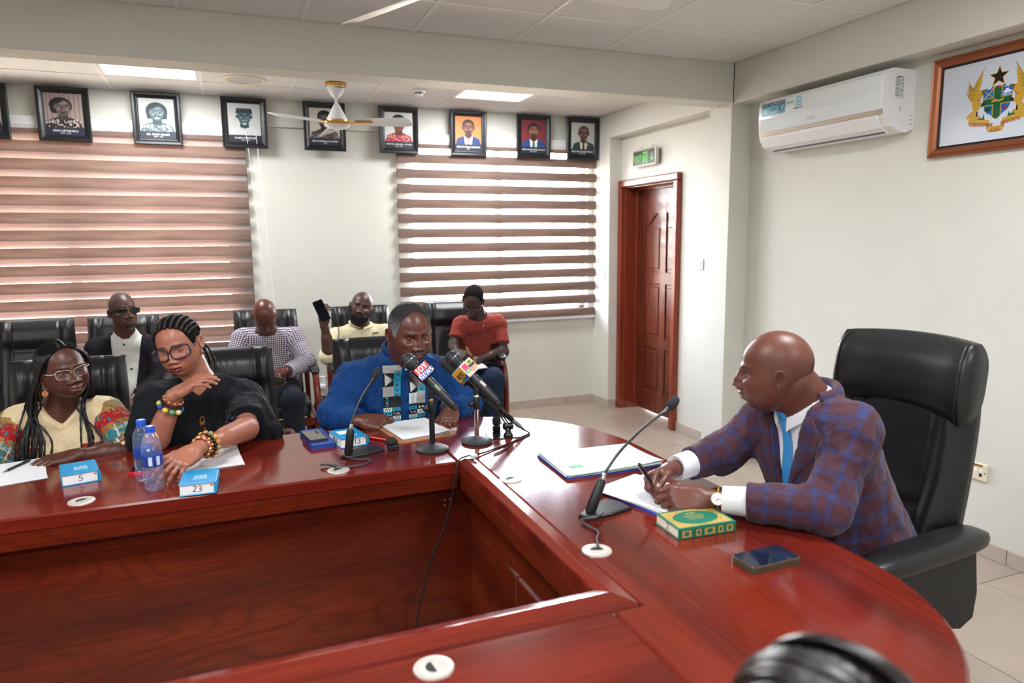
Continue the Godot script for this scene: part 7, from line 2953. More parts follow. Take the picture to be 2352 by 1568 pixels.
func torso(s: Sdf, J: Dictionary, t: float, fr := 0) -> void:
	var l: Vector3 = (J.SL - J.SR).normalized()
	var f: Vector3 = J.f
	var g: float = J.get("g", 1.0)
	var b: float = J.get("b", 1.0)
	var up := Vector3.UP
	s.add(J.P - l * 0.075 * g, J.P + l * 0.075 * g, 0.118 * g + t, 0.118 * g + t, 0.05, fr)
	for q in [-1.0, 1.0]:
		s.add(J.P + up * 0.08 + l * q * 0.065 * g, J.C + l * q * 0.075 * g - up * 0.02, 0.108 * g * (0.6 + 0.4 * b) + t, 0.108 * g + t, 0.08, fr)
	s.add(J.P + up * 0.07 + f * 0.045 * b, J.P.lerp(J.C, 0.6) + f * 0.02 * b, 0.115 * b + t, 0.105 * b + t, 0.08, fr)
	var sl: Vector3 = J.SL - l * 0.02
	var sr: Vector3 = J.SR + l * 0.02
	s.add(sl - up * 0.02, sr - up * 0.02, 0.058 + t, 0.058 + t, 0.06, fr)
	s.add(J.C + up * 0.06, J.N - up * 0.05, 0.085 * g + t, 0.060 + t, 0.07, fr)
	for q: Vector3 in [sl, sr]:
		s.add(J.N - up * 0.03, q, 0.050 + t, 0.050 + t, 0.05, fr)
	if J.get("bust", 0.0) > 0.0:
		for q in [-1.0, 1.0]:
			s.ball(J.C + l * q * 0.075 + f * 0.085 - up * 0.035, J.bust + t, 0.05, fr)

func arm(s: Sdf, S: Vector3, E: Vector3, W: Vector3, ra: float, re: float, rw: float, t: float, fr := 0, k := 0.03) -> void:
	s.add(S, E, ra + t, re + t, k, fr)
	s.add(E, W, re + t, rw + t, 0.03, fr + (1 if fr > 0 else 0))

func legs(s: Sdf, J: Dictionary, t: float) -> void:
	var l: Vector3 = (J.SL - J.SR).normalized()
	s.add(J.P - l * 0.07, J.P + l * 0.07, 0.125 + t, 0.125 + t, 0.05)
	for q in [[1.0, "KL", "AL"], [-1.0, "KR", "AR"]]:
		var hip: Vector3 = J.P + l * q[0] * 0.09
		s.add(hip, J[q[1]], 0.088 + t, 0.064 + t, 0.05)
		s.add(J[q[1]], J[q[2]], 0.060 + t, 0.046 + t, 0.03)

func shoes(root: Node3D, J: Dictionary, base: Vector3, m: Material) -> void:
	for q in ["AL", "AR"]:
		var s := Sdf.new()
		var a: Vector3 = J[q]
		a.y = 0.05
		s.add(a - J.f * 0.06, a + J.f * 0.02, 0.042, 0.045, 0.02)
		s.add(a + J.f * 0.02 - Vector3(0, 0.012, 0), a + J.f * 0.16 - Vector3(0, 0.02, 0), 0.040, 0.030, 0.02)
		s.add(a, a + Vector3(0, 0.06, 0), 0.040, 0.040, 0.02)
		s.cut(a, 0.4, [[Vector3(a.x, 0.002, a.z), Vector3(0, -1, 0)]])
		var o := Arr.new()
		s.build(o, 0.012, Color.WHITE, base)
		part(root, "shoe", o.mesh(false), m)

func cloth_mat(c: Color, rough := 0.85, sheen := 0.3, nscale := 0.35, tile := 3.0) -> StandardMaterial3D:
	var m := triplanar(mat(c, rough, 0.0, 0.25), tile)
	if not M.has("fold_tex"):
		M.fold_tex = bump_tex(256, 91, 0.022, 7.0)
	m.normal_enabled = true
	m.normal_texture = M.fold_tex
	m.normal_scale = nscale
	if sheen > 0.0:
		m.rim_enabled = true
		m.rim = sheen
		m.rim_tint = 0.6
	return m

func pattern_mat(tex: Texture2D, tile: float, rough := 0.85) -> StandardMaterial3D:
	var m := mat(Color.WHITE, rough, 0.0, 0.25)
	m.albedo_texture = tex
	m.uv1_scale = Vector3(1.0 / tile, 1.0 / tile, 1.0)
	m.rim_enabled = true
	m.rim = 0.25
	m.rim_tint = 0.7
	return m

func skin_mat(rough := 0.42) -> StandardMaterial3D:
	var m := triplanar(mat(Color.WHITE, rough, 0.0, 0.5), 9.0)
	m.vertex_color_use_as_albedo = true
	if not M.has("pore_tex"):
		M.pore_tex = bump_tex(256, 95, 0.11, 3.0)
	m.normal_enabled = true
	m.normal_texture = M.pore_tex
	m.normal_scale = 0.1
	return m

func folds(s: Sdf, seed_: int, amp := 0.006, freq := 9.0, stretch := Vector3(1, 1, 1)) -> void:
	s.nz = noise(seed_, freq, 3)
	s.amp = amp
	s.stretch = stretch

func garment(root: Node3D, n: String, s: Sdf, cell: float, m: Material, base: Vector3, frames := []) -> MeshInstance3D:
	var o := Arr.new()
	s.build(o, cell, Color.WHITE, base, frames)
	return part(root, n, o.mesh(false, not frames.is_empty()), m)

func person(label: String, base: Vector3) -> Node3D:
	return thing("person", label, "person", base)

# skin: coarse trunk and limbs, fine hands, sculpted head, all one mesh
func body(root: Node3D, base: Vector3, J: Dictionary, H: Head, hands: Array, bare := 0.0) -> void:
	var out := Arr.new()
	var s := Sdf.new()
	var skin: Color = H.o.skin
	torso(s, J, -0.012)
	legs(s, J, -0.012)
	var ar: float = J.get("arm", 1.0)
	arm(s, J.SL, J.EL, J.WL, 0.048 * ar, 0.041 * ar, 0.027 * ar, 0.0)
	arm(s, J.SR, J.ER, J.WR, 0.048 * ar, 0.041 * ar, 0.027 * ar, 0.0)
	s.add(J.EL.lerp(J.WL, 0.12), J.EL.lerp(J.WL, 0.5), 0.043 * ar, 0.037 * ar, 0.02)
	s.add(J.ER.lerp(J.WR, 0.12), J.ER.lerp(J.WR, 0.5), 0.043 * ar, 0.037 * ar, 0.02)
	var hb: Vector3 = H.xf * Vector3(0, -0.055, -0.022)
	var nr: float = J.get("neck", 0.058)
	s.add(J.N - Vector3(0, 0.03, 0), hb, nr * 1.08, nr, 0.04)
	s.add(J.N.lerp(hb, 0.55), H.xf * Vector3(0, -0.070, 0.015), nr * 0.7, nr * 0.5, 0.03)
	s.add(J.N - J.f * 0.014, H.xf * Vector3(0, -0.022, -0.046), nr * 1.0, nr * 0.98, 0.03)
	s.build(out, 0.014, skin_colour(skin, [], 5), base)
	for h in hands:
		var hs := Sdf.new()
		var nails := []
		h.tips = hand(hs, h.w, h.d, h.back, h.side, h.curl, h.thumb, h.get("k", 1.0), h.get("spread", 0.07), nails)
		hs.add(h.w - h.d.normalized() * 0.02, h.w, 0.0275 * ar, 0.0265 * ar, 0.01)
		hs.build(out, 0.0042, skin_colour(skin, nails, 6), base)
	H.add(out, 0, base)
	H.eyes(out, base)
	H.ears(out, base)
	part(root, "body", out.mesh(true), skin_mat(J.get("gloss", 0.42)))

func hair_cap(root: Node3D, base: Vector3, H: Head, m: Material = null) -> void:
	var out := Arr.new()
	H.add(out, 1, base)
	if m == null:
		m = mat(Color.WHITE, 0.85, 0.0, 0.15)
		m.vertex_color_use_as_albedo = true
	part(root, "hair", out.mesh(true), m)

# shirt collar: stand and two leaves, open at the front
func collar(root: Node3D, base: Vector3, c: Vector3, axis: Vector3, fwd: Vector3, r: float, h: float, gap: float, m: Material, leaf := 0.035, point := 0.03) -> void:
	var y := axis.normalized()
	var z := (fwd - y * fwd.dot(y)).normalized()
	var x := y.cross(z)
	var g := G.new()
	var n := 30
	var rows := [[], [], [], []]
	for j in n + 1:
		var a := lerpf(gap, TAU - gap, float(j) / n)
		var d := x * sin(a) * 0.94 + z * cos(a)
		var ends := pow(absf(j - n * 0.5) / (n * 0.5), 4.0)
		var hh := h * (1.0 - 0.45 * ends)
		rows[0].append(c + d * r * 1.04 - base)
		rows[1].append(c + d * (r * 0.97) + y * hh - base)
		rows[2].append(c + d * (r * 1.05) + y * hh * 0.98 - base)
		rows[3].append(c + d * (r * 1.24 + 0.008 + point * 0.35 * ends) + y * (hh - leaf - point * ends) - base)
	for i in 3:
		g.grid([rows[i], rows[i + 1]], z if i == 0 else z, 30 + i)
	part(root, "collar", g.done(), m)

func tube_cuff(root: Node3D, n: String, base: Vector3, a: Vector3, b: Vector3, ra: float, rb: float, m: Material) -> void:
	var g := G.new()
	var x := along(a - base, b - a)
	var L := (b - a).length()
	g.lathe(x, [Vector2(ra * 0.9, 0), Vector2(ra, 0.002), Vector2(rb, L - 0.004), Vector2(rb * 0.985, L), Vector2(rb * 0.85, L - 0.001), Vector2(rb * 0.6, L - 0.006)], 28, 1.0)
	part(root, n, g.done(), m)

func button_on(root: Node3D, s: Sdf, o: Vector3, d: Vector3, base: Vector3, m: Material, r := 0.0055) -> void:
	s.all()
	var h = s.hit(o, d)
	if h == null:
		return
	var g := G.new()
	g.lathe(along(h - base, -d), [Vector2(r * 0.9, -0.001), Vector2(r, 0.001), Vector2(r * 0.9, 0.0024), Vector2(r * 0.6, 0.002), Vector2(0, 0.002)], 14)
	part(root, "button", g.done(), m)

func ring_on(root: Node3D, base: Vector3, h: Dictionary, finger: int, m: Material, stone: Material = null) -> void:
	var fg: Array = h.tips[5][finger]
	var c: Vector3 = fg[0]
	var axis: Vector3 = fg[1]
	var out_dir: Vector3 = fg[2]
	var r: float = fg[3] + 0.0008
	var g := G.new()
	var x := along(c - base, axis)
	var pts := []
	for k in 19:
		pts.append(x * Vector3(cos(TAU * k / 18.0) * r, 0, sin(TAU * k / 18.0) * r))
	g.tube(pts, 0.0016, 8, false)
	part(root, "ring", g.done(), m)
	if stone:
		g = G.new()
		g.box(Transform3D(along(Vector3.ZERO, out_dir, axis).basis, c - base + out_dir.normalized() * (r + 0.001)), Vector3(0.009, 0.004, 0.011), 0.001)
		part(root, "ring_stone", g.done(), stone)

func people() -> void:
	suited_man()
	speaker_in_blue()
	woman_in_black()
	woman_with_braids()
	man_in_sunglasses()
	man_in_checks()
	man_in_yellow()
	man_in_red()
	foreground_head()

# --- the man in the plaid suit, right end of the table
func suited_man() -> void:
	var base := vv(1.83, 0, -1.64)
	var root := person("bald man in plaid maroon suit and blue tie sitting with clasped hands", base)
	var J := {"P": vv(1.80, 0.56, -1.63), "C": vv(1.690, 0.90, -1.655), "N": vv(1.640, 1.075, -1.66), "SL": vv(1.640, 1.030, -1.475), "SR": vv(1.665, 1.010, -1.845),
		"EL": vv(1.505, 0.825, -1.435), "WL": vv(1.300, 0.817, -1.625), "ER": vv(1.500, 0.860, -1.885), "WR": vv(1.292, 0.848, -1.845),
		"KL": vv(1.40, 0.52, -1.50), "KR": vv(1.40, 0.52, -1.78), "AL": vv(1.40, 0.10, -1.50), "AR": vv(1.40, 0.10, -1.78), "f": vv(-0.99, 0, -0.1).normalized(), "g": 1.05, "b": 1.05, "neck": 0.064, "gloss": 0.40}
	var skin := lin(104, 62, 50)
	var H := make_head({"skin": skin, "lip": lin(128, 72, 64), "size": 1.05, "w": 1.0, "deep": 0.99, "cheek": 1.5, "jaw": 1.13, "nose": 1.12, "nose_w": 1.3, "lips": 0.8, "brow": 1.4, "open": 0.3, "look": Vector2(0, -0.1), "brow_c": 0.7, "seed": 3}, vv(1.532, 1.172, -1.69), vv(-0.74, -0.10, -0.67), vv(-0.10, 1, 0))
	var lh := {"w": vv(1.262, 0.812, -1.660), "d": vv(-0.90, 0.0, -0.42), "back": vv(-0.20, 0.62, 0.75), "side": 1.0, "curl": [[0.55, 0.75, 0.4], [0.65, 0.85, 0.5], [0.75, 0.9, 0.5], [0.8, 0.9, 0.5]], "thumb": [0.5, 0.5], "k": 1.0, "spread": 0.03}
	var rh := {"w": vv(1.262, 0.846, -1.840), "d": vv(-0.97, -0.02, 0.22), "back": vv(-0.25, 0.80, -0.50), "side": -1.0, "curl": [[0.75, 1.0, 0.5], [0.9, 1.1, 0.6], [1.0, 1.2, 0.7], [1.0, 1.2, 0.7]], "thumb": [0.5, 0.9], "k": 1.0, "spread": 0.03}
	body(root, base, J, H, [lh, rh])
	# white shirt under the jacket
	var sh := Sdf.new()
	torso(sh, J, 0.004)
	sh.cut(J.N, 0.3, [[J.N + vv(0, 0.012, 0), Vector3(-0.25, 1, 0).normalized()]])
	var white := cloth_mat(c8(226, 230, 236), 0.8, 0.2, 0.15)
	garment(root, "shirt", sh, 0.016, white, base)
	collar(root, base, J.N + vv(-0.012, -0.010, 0), vv(-0.5, 1, 0), vv(-0.85, -0.2, -0.1), 0.070, 0.044, 0.22, white, 0.030, 0.028)
	# jacket
	var jk := Sdf.new()
	torso(jk, J, 0.022)
	jk.add(J.P + vv(0.02, -0.06, 0.12), J.P + vv(-0.06, -0.02, 0.10), 0.10, 0.10, 0.06)
	arm(jk, J.SL + vv(0, -0.012, -0.01), J.EL, J.EL.lerp(J.WL, 0.78), 0.062, 0.058, 0.046, 0.008, 1, 0.035)
	arm(jk, J.SR + vv(0, -0.012, 0.01), J.ER, J.ER.lerp(J.WR, 0.74), 0.062, 0.057, 0.046, 0.008, 3, 0.035)
	folds(jk, 31, 0.0085, 13.0, Vector3(1.0, 0.8, 1.0))
	var U: Vector3 = (J.N - J.P).normalized()
	var L := Vector3(0, 0, 1)
	var A: Vector3 = J.P.lerp(J.C, 0.5) + J.f * 0.2
	var th := 0.24
	jk.cut(J.C + J.f * 0.1, 0.36, [[A, U * sin(th) - L * cos(th)], [A, U * sin(th) + L * cos(th)], [J.C + J.f * 0.04, J.f]])
	jk.cut(J.N, 0.115, [[J.N + vv(0.0, 0.030, 0), Vector3(-0.35, 1, 0).normalized()]])
	for q in [["EL", "WL", 0.76], ["ER", "WR", 0.72]]:
		var e: Vector3 = J[q[0]].lerp(J[q[1]], q[2])
		jk.cut(e, 0.12, [[e, (J[q[1]] - J[q[0]]).normalized()]])
	var frames := [[J.P, U, J.f, 0.17]]
	for q in [["SL", "EL"], ["EL", "WL"], ["SR", "ER"], ["ER", "WR"]]:
		var d: Vector3 = (J[q[1]] - J[q[0]]).normalized()
		var ref := Vector3.UP - d * d.y
		frames.append([J[q[0]], d, ref.normalized(), 0.062])
	var tex := plaid()
	garment(root, "jacket", jk, 0.0095, pattern_mat(tex, 0.064, 0.75), base, frames)
	var jm := pattern_mat(tex, 0.078, 0.75)
	jm.uv1_scale = Vector3(1.2, 4.0, 1)
	# lapels laid on the jacket front, collar roll round the neck
	for q in [-1.0, 1.0]:
		var o: Vector3 = A + J.f * 0.03 + U * 0.08
		var lap := func(u: float, v: float) -> Vector2:
			var inner := 0.024 + v * tan(th) * 0.27
			var wdt := 0.014 + 0.075 * smoothstep(0.0, 0.75, v) * (1.0 - 0.8 * smoothstep(0.80, 1.0, v))
			return Vector2(inner + u * wdt, v)
		part(root, "lapel", drape(jk, o, L * q, U * 0.26, 6, 16, -J.f, 0.006, base, lap), jm)
	var g := G.new()
	var cr := []
	for k in 15:
		var a := -2.0 + 4.0 * k / 14.0
		var d := vv(cos(a) * 0.080, 0, sin(a) * 0.084)
		cr.append(J.N + vv(0.006, 0.036 - 0.034 * (1 - cos(a)) * 0.5, 0) + d - base)
	g.tube(cr, 0.017, 10, true, 1.9, Vector3.UP)
	part(root, "jacket_collar", g.done(), jm)
	# tie
	sh.all()
	var knot = sh.hit(J.N + J.f * 0.3 + vv(0, -0.035, 0), -J.f)
	var tm := triplanar(mat(c8(56, 146, 214), 0.45), 30.0)
	tm.normal_enabled = true
	tm.normal_texture = bump_tex(64, 99, 0.25, 5.0, 1, 1, true)
	if knot != null:
		g = G.new()
		pillow(g, Transform3D(Basis(L, U, L.cross(U)), knot + J.f * 0.010 - base), Vector3(0.019, 0.022, 0.013), 0.8, 0.8, 20, 12)
		part(root, "tie_knot", g.done(), tm)
	var tie := func(u: float, v: float) -> Vector2:
		var w := lerpf(0.030, 0.016, v)
		return Vector2((u - 0.5) * 2.0 * w, v)
	part(root, "tie", drape(sh, J.P.lerp(J.N, 0.30) + J.f * 0.35, L, (J.N - J.P) * 0.63, 5, 20, -J.f, 0.010, base, tie), tm)
	# shirt cuffs, watch, sleeve buttons
	tube_cuff(root, "shirt_cuff", base, J.EL.lerp(J.WL, 0.70), J.EL.lerp(J.WL, 1.0), 0.044, 0.040, white)
	tube_cuff(root, "shirt_cuff", base, J.ER.lerp(J.WR, 0.66), J.ER.lerp(J.WR, 1.02), 0.044, 0.041, white)
	for k in 4:
		button_on(root, jk, J.EL.lerp(J.WL, 0.46 + k * 0.075) + vv(0.05, -0.045, 0.15), vv(-0.25, 0.05, -1).normalized(), base, M.black, 0.0062)
	var wa: Vector3 = J.EL.lerp(J.WL, 1.04)
	var wd: Vector3 = (J.WL - J.EL).normalized()
	g = G.new()
	var band := []
	for k in 23:
		band.append(along(wa - base, wd) * vv(cos(TAU * k / 22.0) * 0.0335, 0, sin(TAU * k / 22.0) * 0.0305))
	g.tube(band, 0.0055, 8, false, 0.45, wd)
	var watch := part(root, "watch", g.done(), M.gold)
	var face_d := (vv(-0.35, 0.35, 0.85) - wd * wd.dot(vv(-0.35, 0.35, 0.85))).normalized()
	var wx := along(wa - base + face_d * 0.031, face_d)
	g = G.new()
	g.lathe(wx, [Vector2(0.0195, -0.004), Vector2(0.0205, 0.0), Vector2(0.0200, 0.005), Vector2(0.0180, 0.006)], 30)
	part(watch, "watch_case", g.done(), M.gold)
	g = G.new()
	g.lathe(wx, [Vector2(0.0182, 0.0052), Vector2(0.0, 0.0053)], 30)
	part(watch, "watch_dial", g.done(), M.white_plastic)
	for k in 2:
		g = G.new()
		g.box(wx * TE(Vector3(0.004 * k, 0.0058, -0.004 + 0.004 * k), Vector3(0, 0.6 + k, 0)), Vector3(0.0012, 0.0006, 0.011))
		part(watch, "watch_hand", g.done(), M.ink)
	# trousers and shoes
	var tr := Sdf.new()
	legs(tr, J, 0.012)
	garment(root, "trousers", tr, 0.018, cloth_mat(c8(50, 30, 40)), base)
	shoes(root, J, base, M.black)
	# pen between the fingers
	var tip: Vector3 = rh.tips[4]
	pen("black pen with gold ring held by the suited man", tip + vv(0.012, -0.045, 0.02), tip + vv(-0.050, 0.075, -0.035), c8(16, 16, 18), c8(200, 160, 80), 0.0052)

func plaid() -> ImageTexture:
	var W := 192
	var d := PackedByteArray()
	d.resize(W * W * 3)
	var basec := c8(80, 50, 60)
	var dark := c8(62, 36, 50)
	var blue := c8(46, 66, 124)
	var line := func(p: int) -> float:
		var q := absf(p - W * 0.5)
		var out := 0.0
		for s in [0.0, 16.0]:
			if absf(q - s) < 3.5:
				out = 0.7
		if q < 26:
			out = maxf(out, 0.22)
		return out
	for y in W:
		for x in W:
			var a: float = line.call(x)
			var b: float = line.call(y)
			var tw := 0.5 + 0.5 * sin((x + y) * TAU / 6.0)
			var c := basec.lerp(dark, tw * 0.45)
			c = c.lerp(blue, clampf(a * (0.75 + 0.25 * tw) + b * (1.0 - 0.25 * tw), 0.0, 0.9))
			var i := (y * W + x) * 3
			d[i] = int(c.r * 255)
			d[i + 1] = int(c.g * 255)
			d[i + 2] = int(c.b * 255)
	return to_tex(W, W, d)

# --- the speaker
func speaker_in_blue() -> void:
	var base := vv(0.69, 0, -3.4)
	var root := person("grey-haired man in royal blue shirt with patterned front reading from papers", base)
	var J := {"P": vv(0.69, 0.55, -3.42), "C": vv(0.695, 0.86, -3.33), "N": vv(0.710, 1.065, -3.215), "SL": vv(0.925, 0.945, -3.28), "SR": vv(0.475, 0.945, -3.28),
		"EL": vv(1.020, 0.800, -3.21), "WL": vv(0.915, 0.796, -3.095), "ER": vv(0.385, 0.800, -3.21), "WR": vv(0.480, 0.796, -3.075),
		"KL": vv(0.80, 0.52, -2.95), "KR": vv(0.58, 0.52, -2.95), "AL": vv(0.80, 0.10, -2.95), "AR": vv(0.58, 0.10, -2.95), "f": vv(0, 0, 1), "g": 1.2, "b": 1.22, "neck": 0.072, "gloss": 0.34}
	var skin := lin(98, 56, 44)
	var H := make_head({"skin": skin, "lip": lin(112, 66, 62), "size": 1.075, "hl": 0.026, "w": 1.05, "jaw": 1.2, "cheek": 1.9, "nose_w": 1.3, "nose": 1.0, "lips": 1.1, "open": 0.06, "look": Vector2(0.0, -0.5), "mouth": 0.35, "brow": 1.2, "brow_c": 0.75, "hair": Color(0.012, 0.011, 0.011), "grey": Color(0.34, 0.34, 0.35), "hair_t": 0.005, "moustache": Color(0.02, 0.018, 0.018), "seed": 5}, vv(0.718, 1.176, -3.075), vv(0.16, -0.24, 1), vv(-0.03, 1, 0.1))
	var lh := {"w": vv(0.900, 0.800, -3.065), "d": vv(-0.42, -0.28, 0.80), "back": vv(0.1, 0.85, 0.45), "side": 1.0, "curl": [[0.35, 0.6, 0.4], [0.4, 0.65, 0.45], [0.45, 0.7, 0.45], [0.5, 0.7, 0.45]], "thumb": [0.5, 0.4], "k": 1.02}
	var rh := {"w": vv(0.488, 0.794, -3.070), "d": vv(0.94, -0.10, 0.30), "back": vv(0.0, 0.72, 0.65), "side": -1.0, "curl": [[0.5, 0.9, 0.5], [0.75, 1.15, 0.6], [0.85, 1.2, 0.6], [0.9, 1.2, 0.6]], "thumb": [0.25, 0.25], "k": 1.02, "spread": 0.03}
	body(root, base, J, H, [lh, rh])
	hair_cap(root, base, H)
	# moustache line and shirt
	var sh := Sdf.new()
	torso(sh, J, 0.014)
	sh.cut(J.N, 0.2, [[J.N + vv(0, 0.018, 0.0), Vector3(0, 1, 0.35).normalized()]])
	arm(sh, J.SL + vv(-0.01, -0.015, 0), J.EL, J.EL.lerp(J.WL, 0.95), 0.075, 0.068, 0.05, 0.004, 1, 0.05)
	arm(sh, J.SR + vv(0.01, -0.015, 0), J.ER, J.ER.lerp(J.WR, 0.95), 0.075, 0.068, 0.05, 0.004, 3, 0.05)
	folds(sh, 41, 0.015, 10.0, Vector3(1.2, 0.6, 1.0))
	for q in [["EL", "WL"], ["ER", "WR"]]:
		var e: Vector3 = J[q[0]].lerp(J[q[1]], 0.95)
		sh.cut(e, 0.10, [[e, (J[q[1]] - J[q[0]]).normalized()]])
	var blue := cloth_mat(c8(20, 62, 118), 0.75, 0.25, 0.8)
	garment(root, "shirt", sh, 0.010, blue, base)
	# stand-up band at the neck
	var g := G.new()
	var ring := []
	for k in 25:
		var a := TAU * k / 24.0
		ring.append(J.N + vv(sin(a) * 0.088, 0.024 - 0.022 * cos(a), cos(a) * 0.086 + 0.004) - base)
	g.tube(ring, 0.0095, 8, false, 1.9, Vector3.UP)
	part(root, "collar", g.done(), blue)
	# patterned panels either side of the plain placket
	var im := panel_print()
	for q in [[-1.0, 0.020, 0], [1.0, 0.018, 1]]:
		var shp := func(u: float, v: float) -> Vector2:
			var x: float = q[0] * (q[1] + (u if q[0] > 0 else 1.0 - u) * 0.082)
			return Vector2(x, v)
		var m := imat(im[q[2]], 0.75)
		part(root, "patterned_panel", drape(sh, vv(0.708, 1.062, -2.8), Vector3.RIGHT, vv(0, -0.32, 0), 8, 26, vv(0, -0.12, -1).normalized(), 0.004, base, shp), m)
	var plk := func(u: float, v: float) -> Vector2: return Vector2((u - 0.5) * 0.036, v)
	part(root, "placket", drape(sh, vv(0.708, 1.03, -2.8), Vector3.RIGHT, vv(0, -0.28, 0), 4, 22, vv(0, -0.12, -1).normalized(), 0.006, base, plk), blue)
	button_on(root, sh, vv(0.706, 1.028, -2.9), vv(0, -0.12, -1).normalized(), base, M.silver, 0.007)
	ring_on(root, base, rh, 2, M.silver, M.black_gloss)
	ring_on(root, base, lh, 2, M.gold)
	var tr := Sdf.new()
	legs(tr, J, 0.012)
	garment(root, "trousers", tr, 0.02, cloth_mat(c8(22, 40, 84)), base)
	shoes(root, J, base, M.black)

func panel_print() -> Array:
	var out := []
	var wh := c8(226, 226, 224)
	var bk := c8(20, 20, 24)
	var cy := c8(28, 160, 196)
	for side in 2:
		var im := Image.create_empty(132, 600, false, Image.FORMAT_RGB8)
		im.fill(bk)
		var rng := RandomNumberGenerator.new()
		rng.seed = 70 + side
		var dots := func(x0: int, y0: int, w: int, h: int) -> void:
			im.fill_rect(Rect2i(x0, y0, w, h), wh)
			for yy in range(y0, y0 + h, 11):
				for xx in range(x0, x0 + w, 11):
					iline(im, [Vector2(xx, yy + 5), Vector2(xx + 5, yy), Vector2(xx + 11, yy + 6), Vector2(xx + 6, yy + 11)], 2.4, bk)
		var chevs := func(x0: int, y0: int, w: int, h: int, bg: Color, fg: Color) -> void:
			im.fill_rect(Rect2i(x0, y0, w, h), bg)
			for k in int(h / 46.0):
				var cx := x0 + w * 0.5
				var yy := y0 + 12 + k * 46
				iell(im, cx, yy, 9, 8, fg)
				iell(im, cx, yy, 4.5, 4, wh)
				iline(im, [Vector2(cx - 12, yy + 18), Vector2(cx, yy + 30), Vector2(cx + 12, yy + 18)], 6, fg)
		var kite := func(x0: int, y0: int, w: int, h: int) -> void:
			im.fill_rect(Rect2i(x0, y0, w, h), bk)
			ipoly(im, [Vector2(x0 + w * 0.15, y0 + 6), Vector2(x0 + w - 4, y0 + h * 0.5), Vector2(x0 + w * 0.2, y0 + h - 6)], wh)
			for k in 6:
				iline(im, [Vector2(x0 + w * 0.2, y0 + 12 + k * h / 7.0), Vector2(x0 + w - 8, y0 + h * 0.5)], 1.6, bk)
		if side == 0:
			dots.call(0, 0, 132, 70)
			kite.call(0, 70, 80, 120)
			chevs.call(80, 50, 52, 230, cy, bk)
			dots.call(0, 190, 84, 90)
			chevs.call(0, 280, 60, 96, bk, cy)
		else:
			chevs.call(66, 0, 66, 120, bk, cy)
			dots.call(0, 60, 66, 84)
			kite.call(0, 150, 70, 110)
			chevs.call(70, 150, 62, 100, cy, bk)
			dots.call(60, 250, 72, 110)
			chevs.call(0, 262, 60, 96, wh, cy)
		for k in 6:
			var y0 := 376 + k * 38
			for x0 in [0, 66]:
				var bg: Color = [wh, cy, bk][(k + x0 / 66 + side) % 3]
				var fg: Color = bk if bg != bk else wh
				im.fill_rect(Rect2i(x0 + 2, y0 + 2, 62, 34), bg)
				match (k * 2 + x0 / 66 + side) % 4:
					0:
						for q in 3:
							iline(im, [Vector2(x0 + 12 + q * 16, y0 + 28), Vector2(x0 + 24 + q * 16, y0 + 10)], 6, fg)
					1:
						for q in 3:
							iline(im, [Vector2(x0 + 10, y0 + 9 + q * 10), Vector2(x0 + 54, y0 + 9 + q * 10)], 4.5, fg)
					2:
						iline(im, [Vector2(x0 + 14, y0 + 8), Vector2(x0 + 28, y0 + 18), Vector2(x0 + 14, y0 + 28)], 6, fg)
						iell(im, x0 + 46, y0 + 18, 8, 8, fg)
					_:
						iline(im, [Vector2(x0 + 10, y0 + 10), Vector2(x0 + 28, y0 + 28)], 5, fg)
						iline(im, [Vector2(x0 + 36, y0 + 26), Vector2(x0 + 44, y0 + 12), Vector2(x0 + 54, y0 + 26)], 5, fg)
		out.append(im)
	return out

# --- spectacles: two rims, bridge, temples, lenses
func spectacles(root: Node3D, base: Vector3, H: Head, m: Material, style: int, dark := false, big := 1.0) -> void:
	var t := Node3D.new()
	t.name = "glasses"
	root.add_child(t, true)
	var ez := H.at(0.031, 0.0).z + 0.022 + 0.028 * (big - 1.0)
	var hw := (0.0275 if not dark else 0.033) * big
	var hh := (0.0195 if not dark else 0.0175) * big
	for s in [-1.0, 1.0]:
		var ring := []
		for k in 33:
			var a := TAU * k / 32.0
			var ca := cos(a)
			var sa := sin(a)
			var e := 0.75
			var x: float = signf(ca) * pow(absf(ca), e) * hw
			var y: float = signf(sa) * pow(absf(sa), e) * hh
			if style == 1:
				# upswept outer corner
				y += 0.007 * maxf(0.0, ca * 1.0) * maxf(0.0, sa)
				x += 0.005 * maxf(0.0, ca) * maxf(0.0, sa)
			var px: float = s * (hw + 0.005 + x)
			ring.append(H.xf * Vector3(px, y - 0.003, ez - 0.012 * pow(absf(px) / 0.06, 2.0)) - base)
		var g := G.new()
		g.tube(ring, 0.0017 * big * big if not dark else 0.003, 8, false)
		part(t, "rim", g.done(), m)
		g = G.new()
		var c := Vector3.ZERO
		for p: Vector3 in ring:
			c += p
		c /= ring.size()
		for k in 32:
			g.tri(c, ring[k], ring[k + 1], 2)
		part(t, "lens", g.done(), M.black_gloss if dark else M.lens)
		g = G.new()
		var h0: Vector3 = H.xf * Vector3(s * (2.0 * hw + 0.006), 0.008, ez - 0.014) - base
		var h1: Vector3 = H.xf * Vector3(s * 0.079, 0.006, ez - 0.035) - base
		var h2: Vector3 = H.xf * Vector3(s * 0.083, 0.004, -0.005) - base
		var h3: Vector3 = H.xf * Vector3(s * 0.080, -0.012, -0.03) - base
		g.tube(smooth_path([h0, h1, h2, h3], 5), 0.0022 if not dark else 0.0034, 8)
		part(t, "temple", g.done(), m)
	var g2 := G.new()
	g2.tube(smooth_path([H.xf * Vector3(-0.0065, 0.002, ez) - base, H.xf * Vector3(0, 0.006, ez + 0.002) - base, H.xf * Vector3(0.0065, 0.002, ez) - base], 5), 0.0019, 8)
	part(t, "bridge", g2.done(), m)

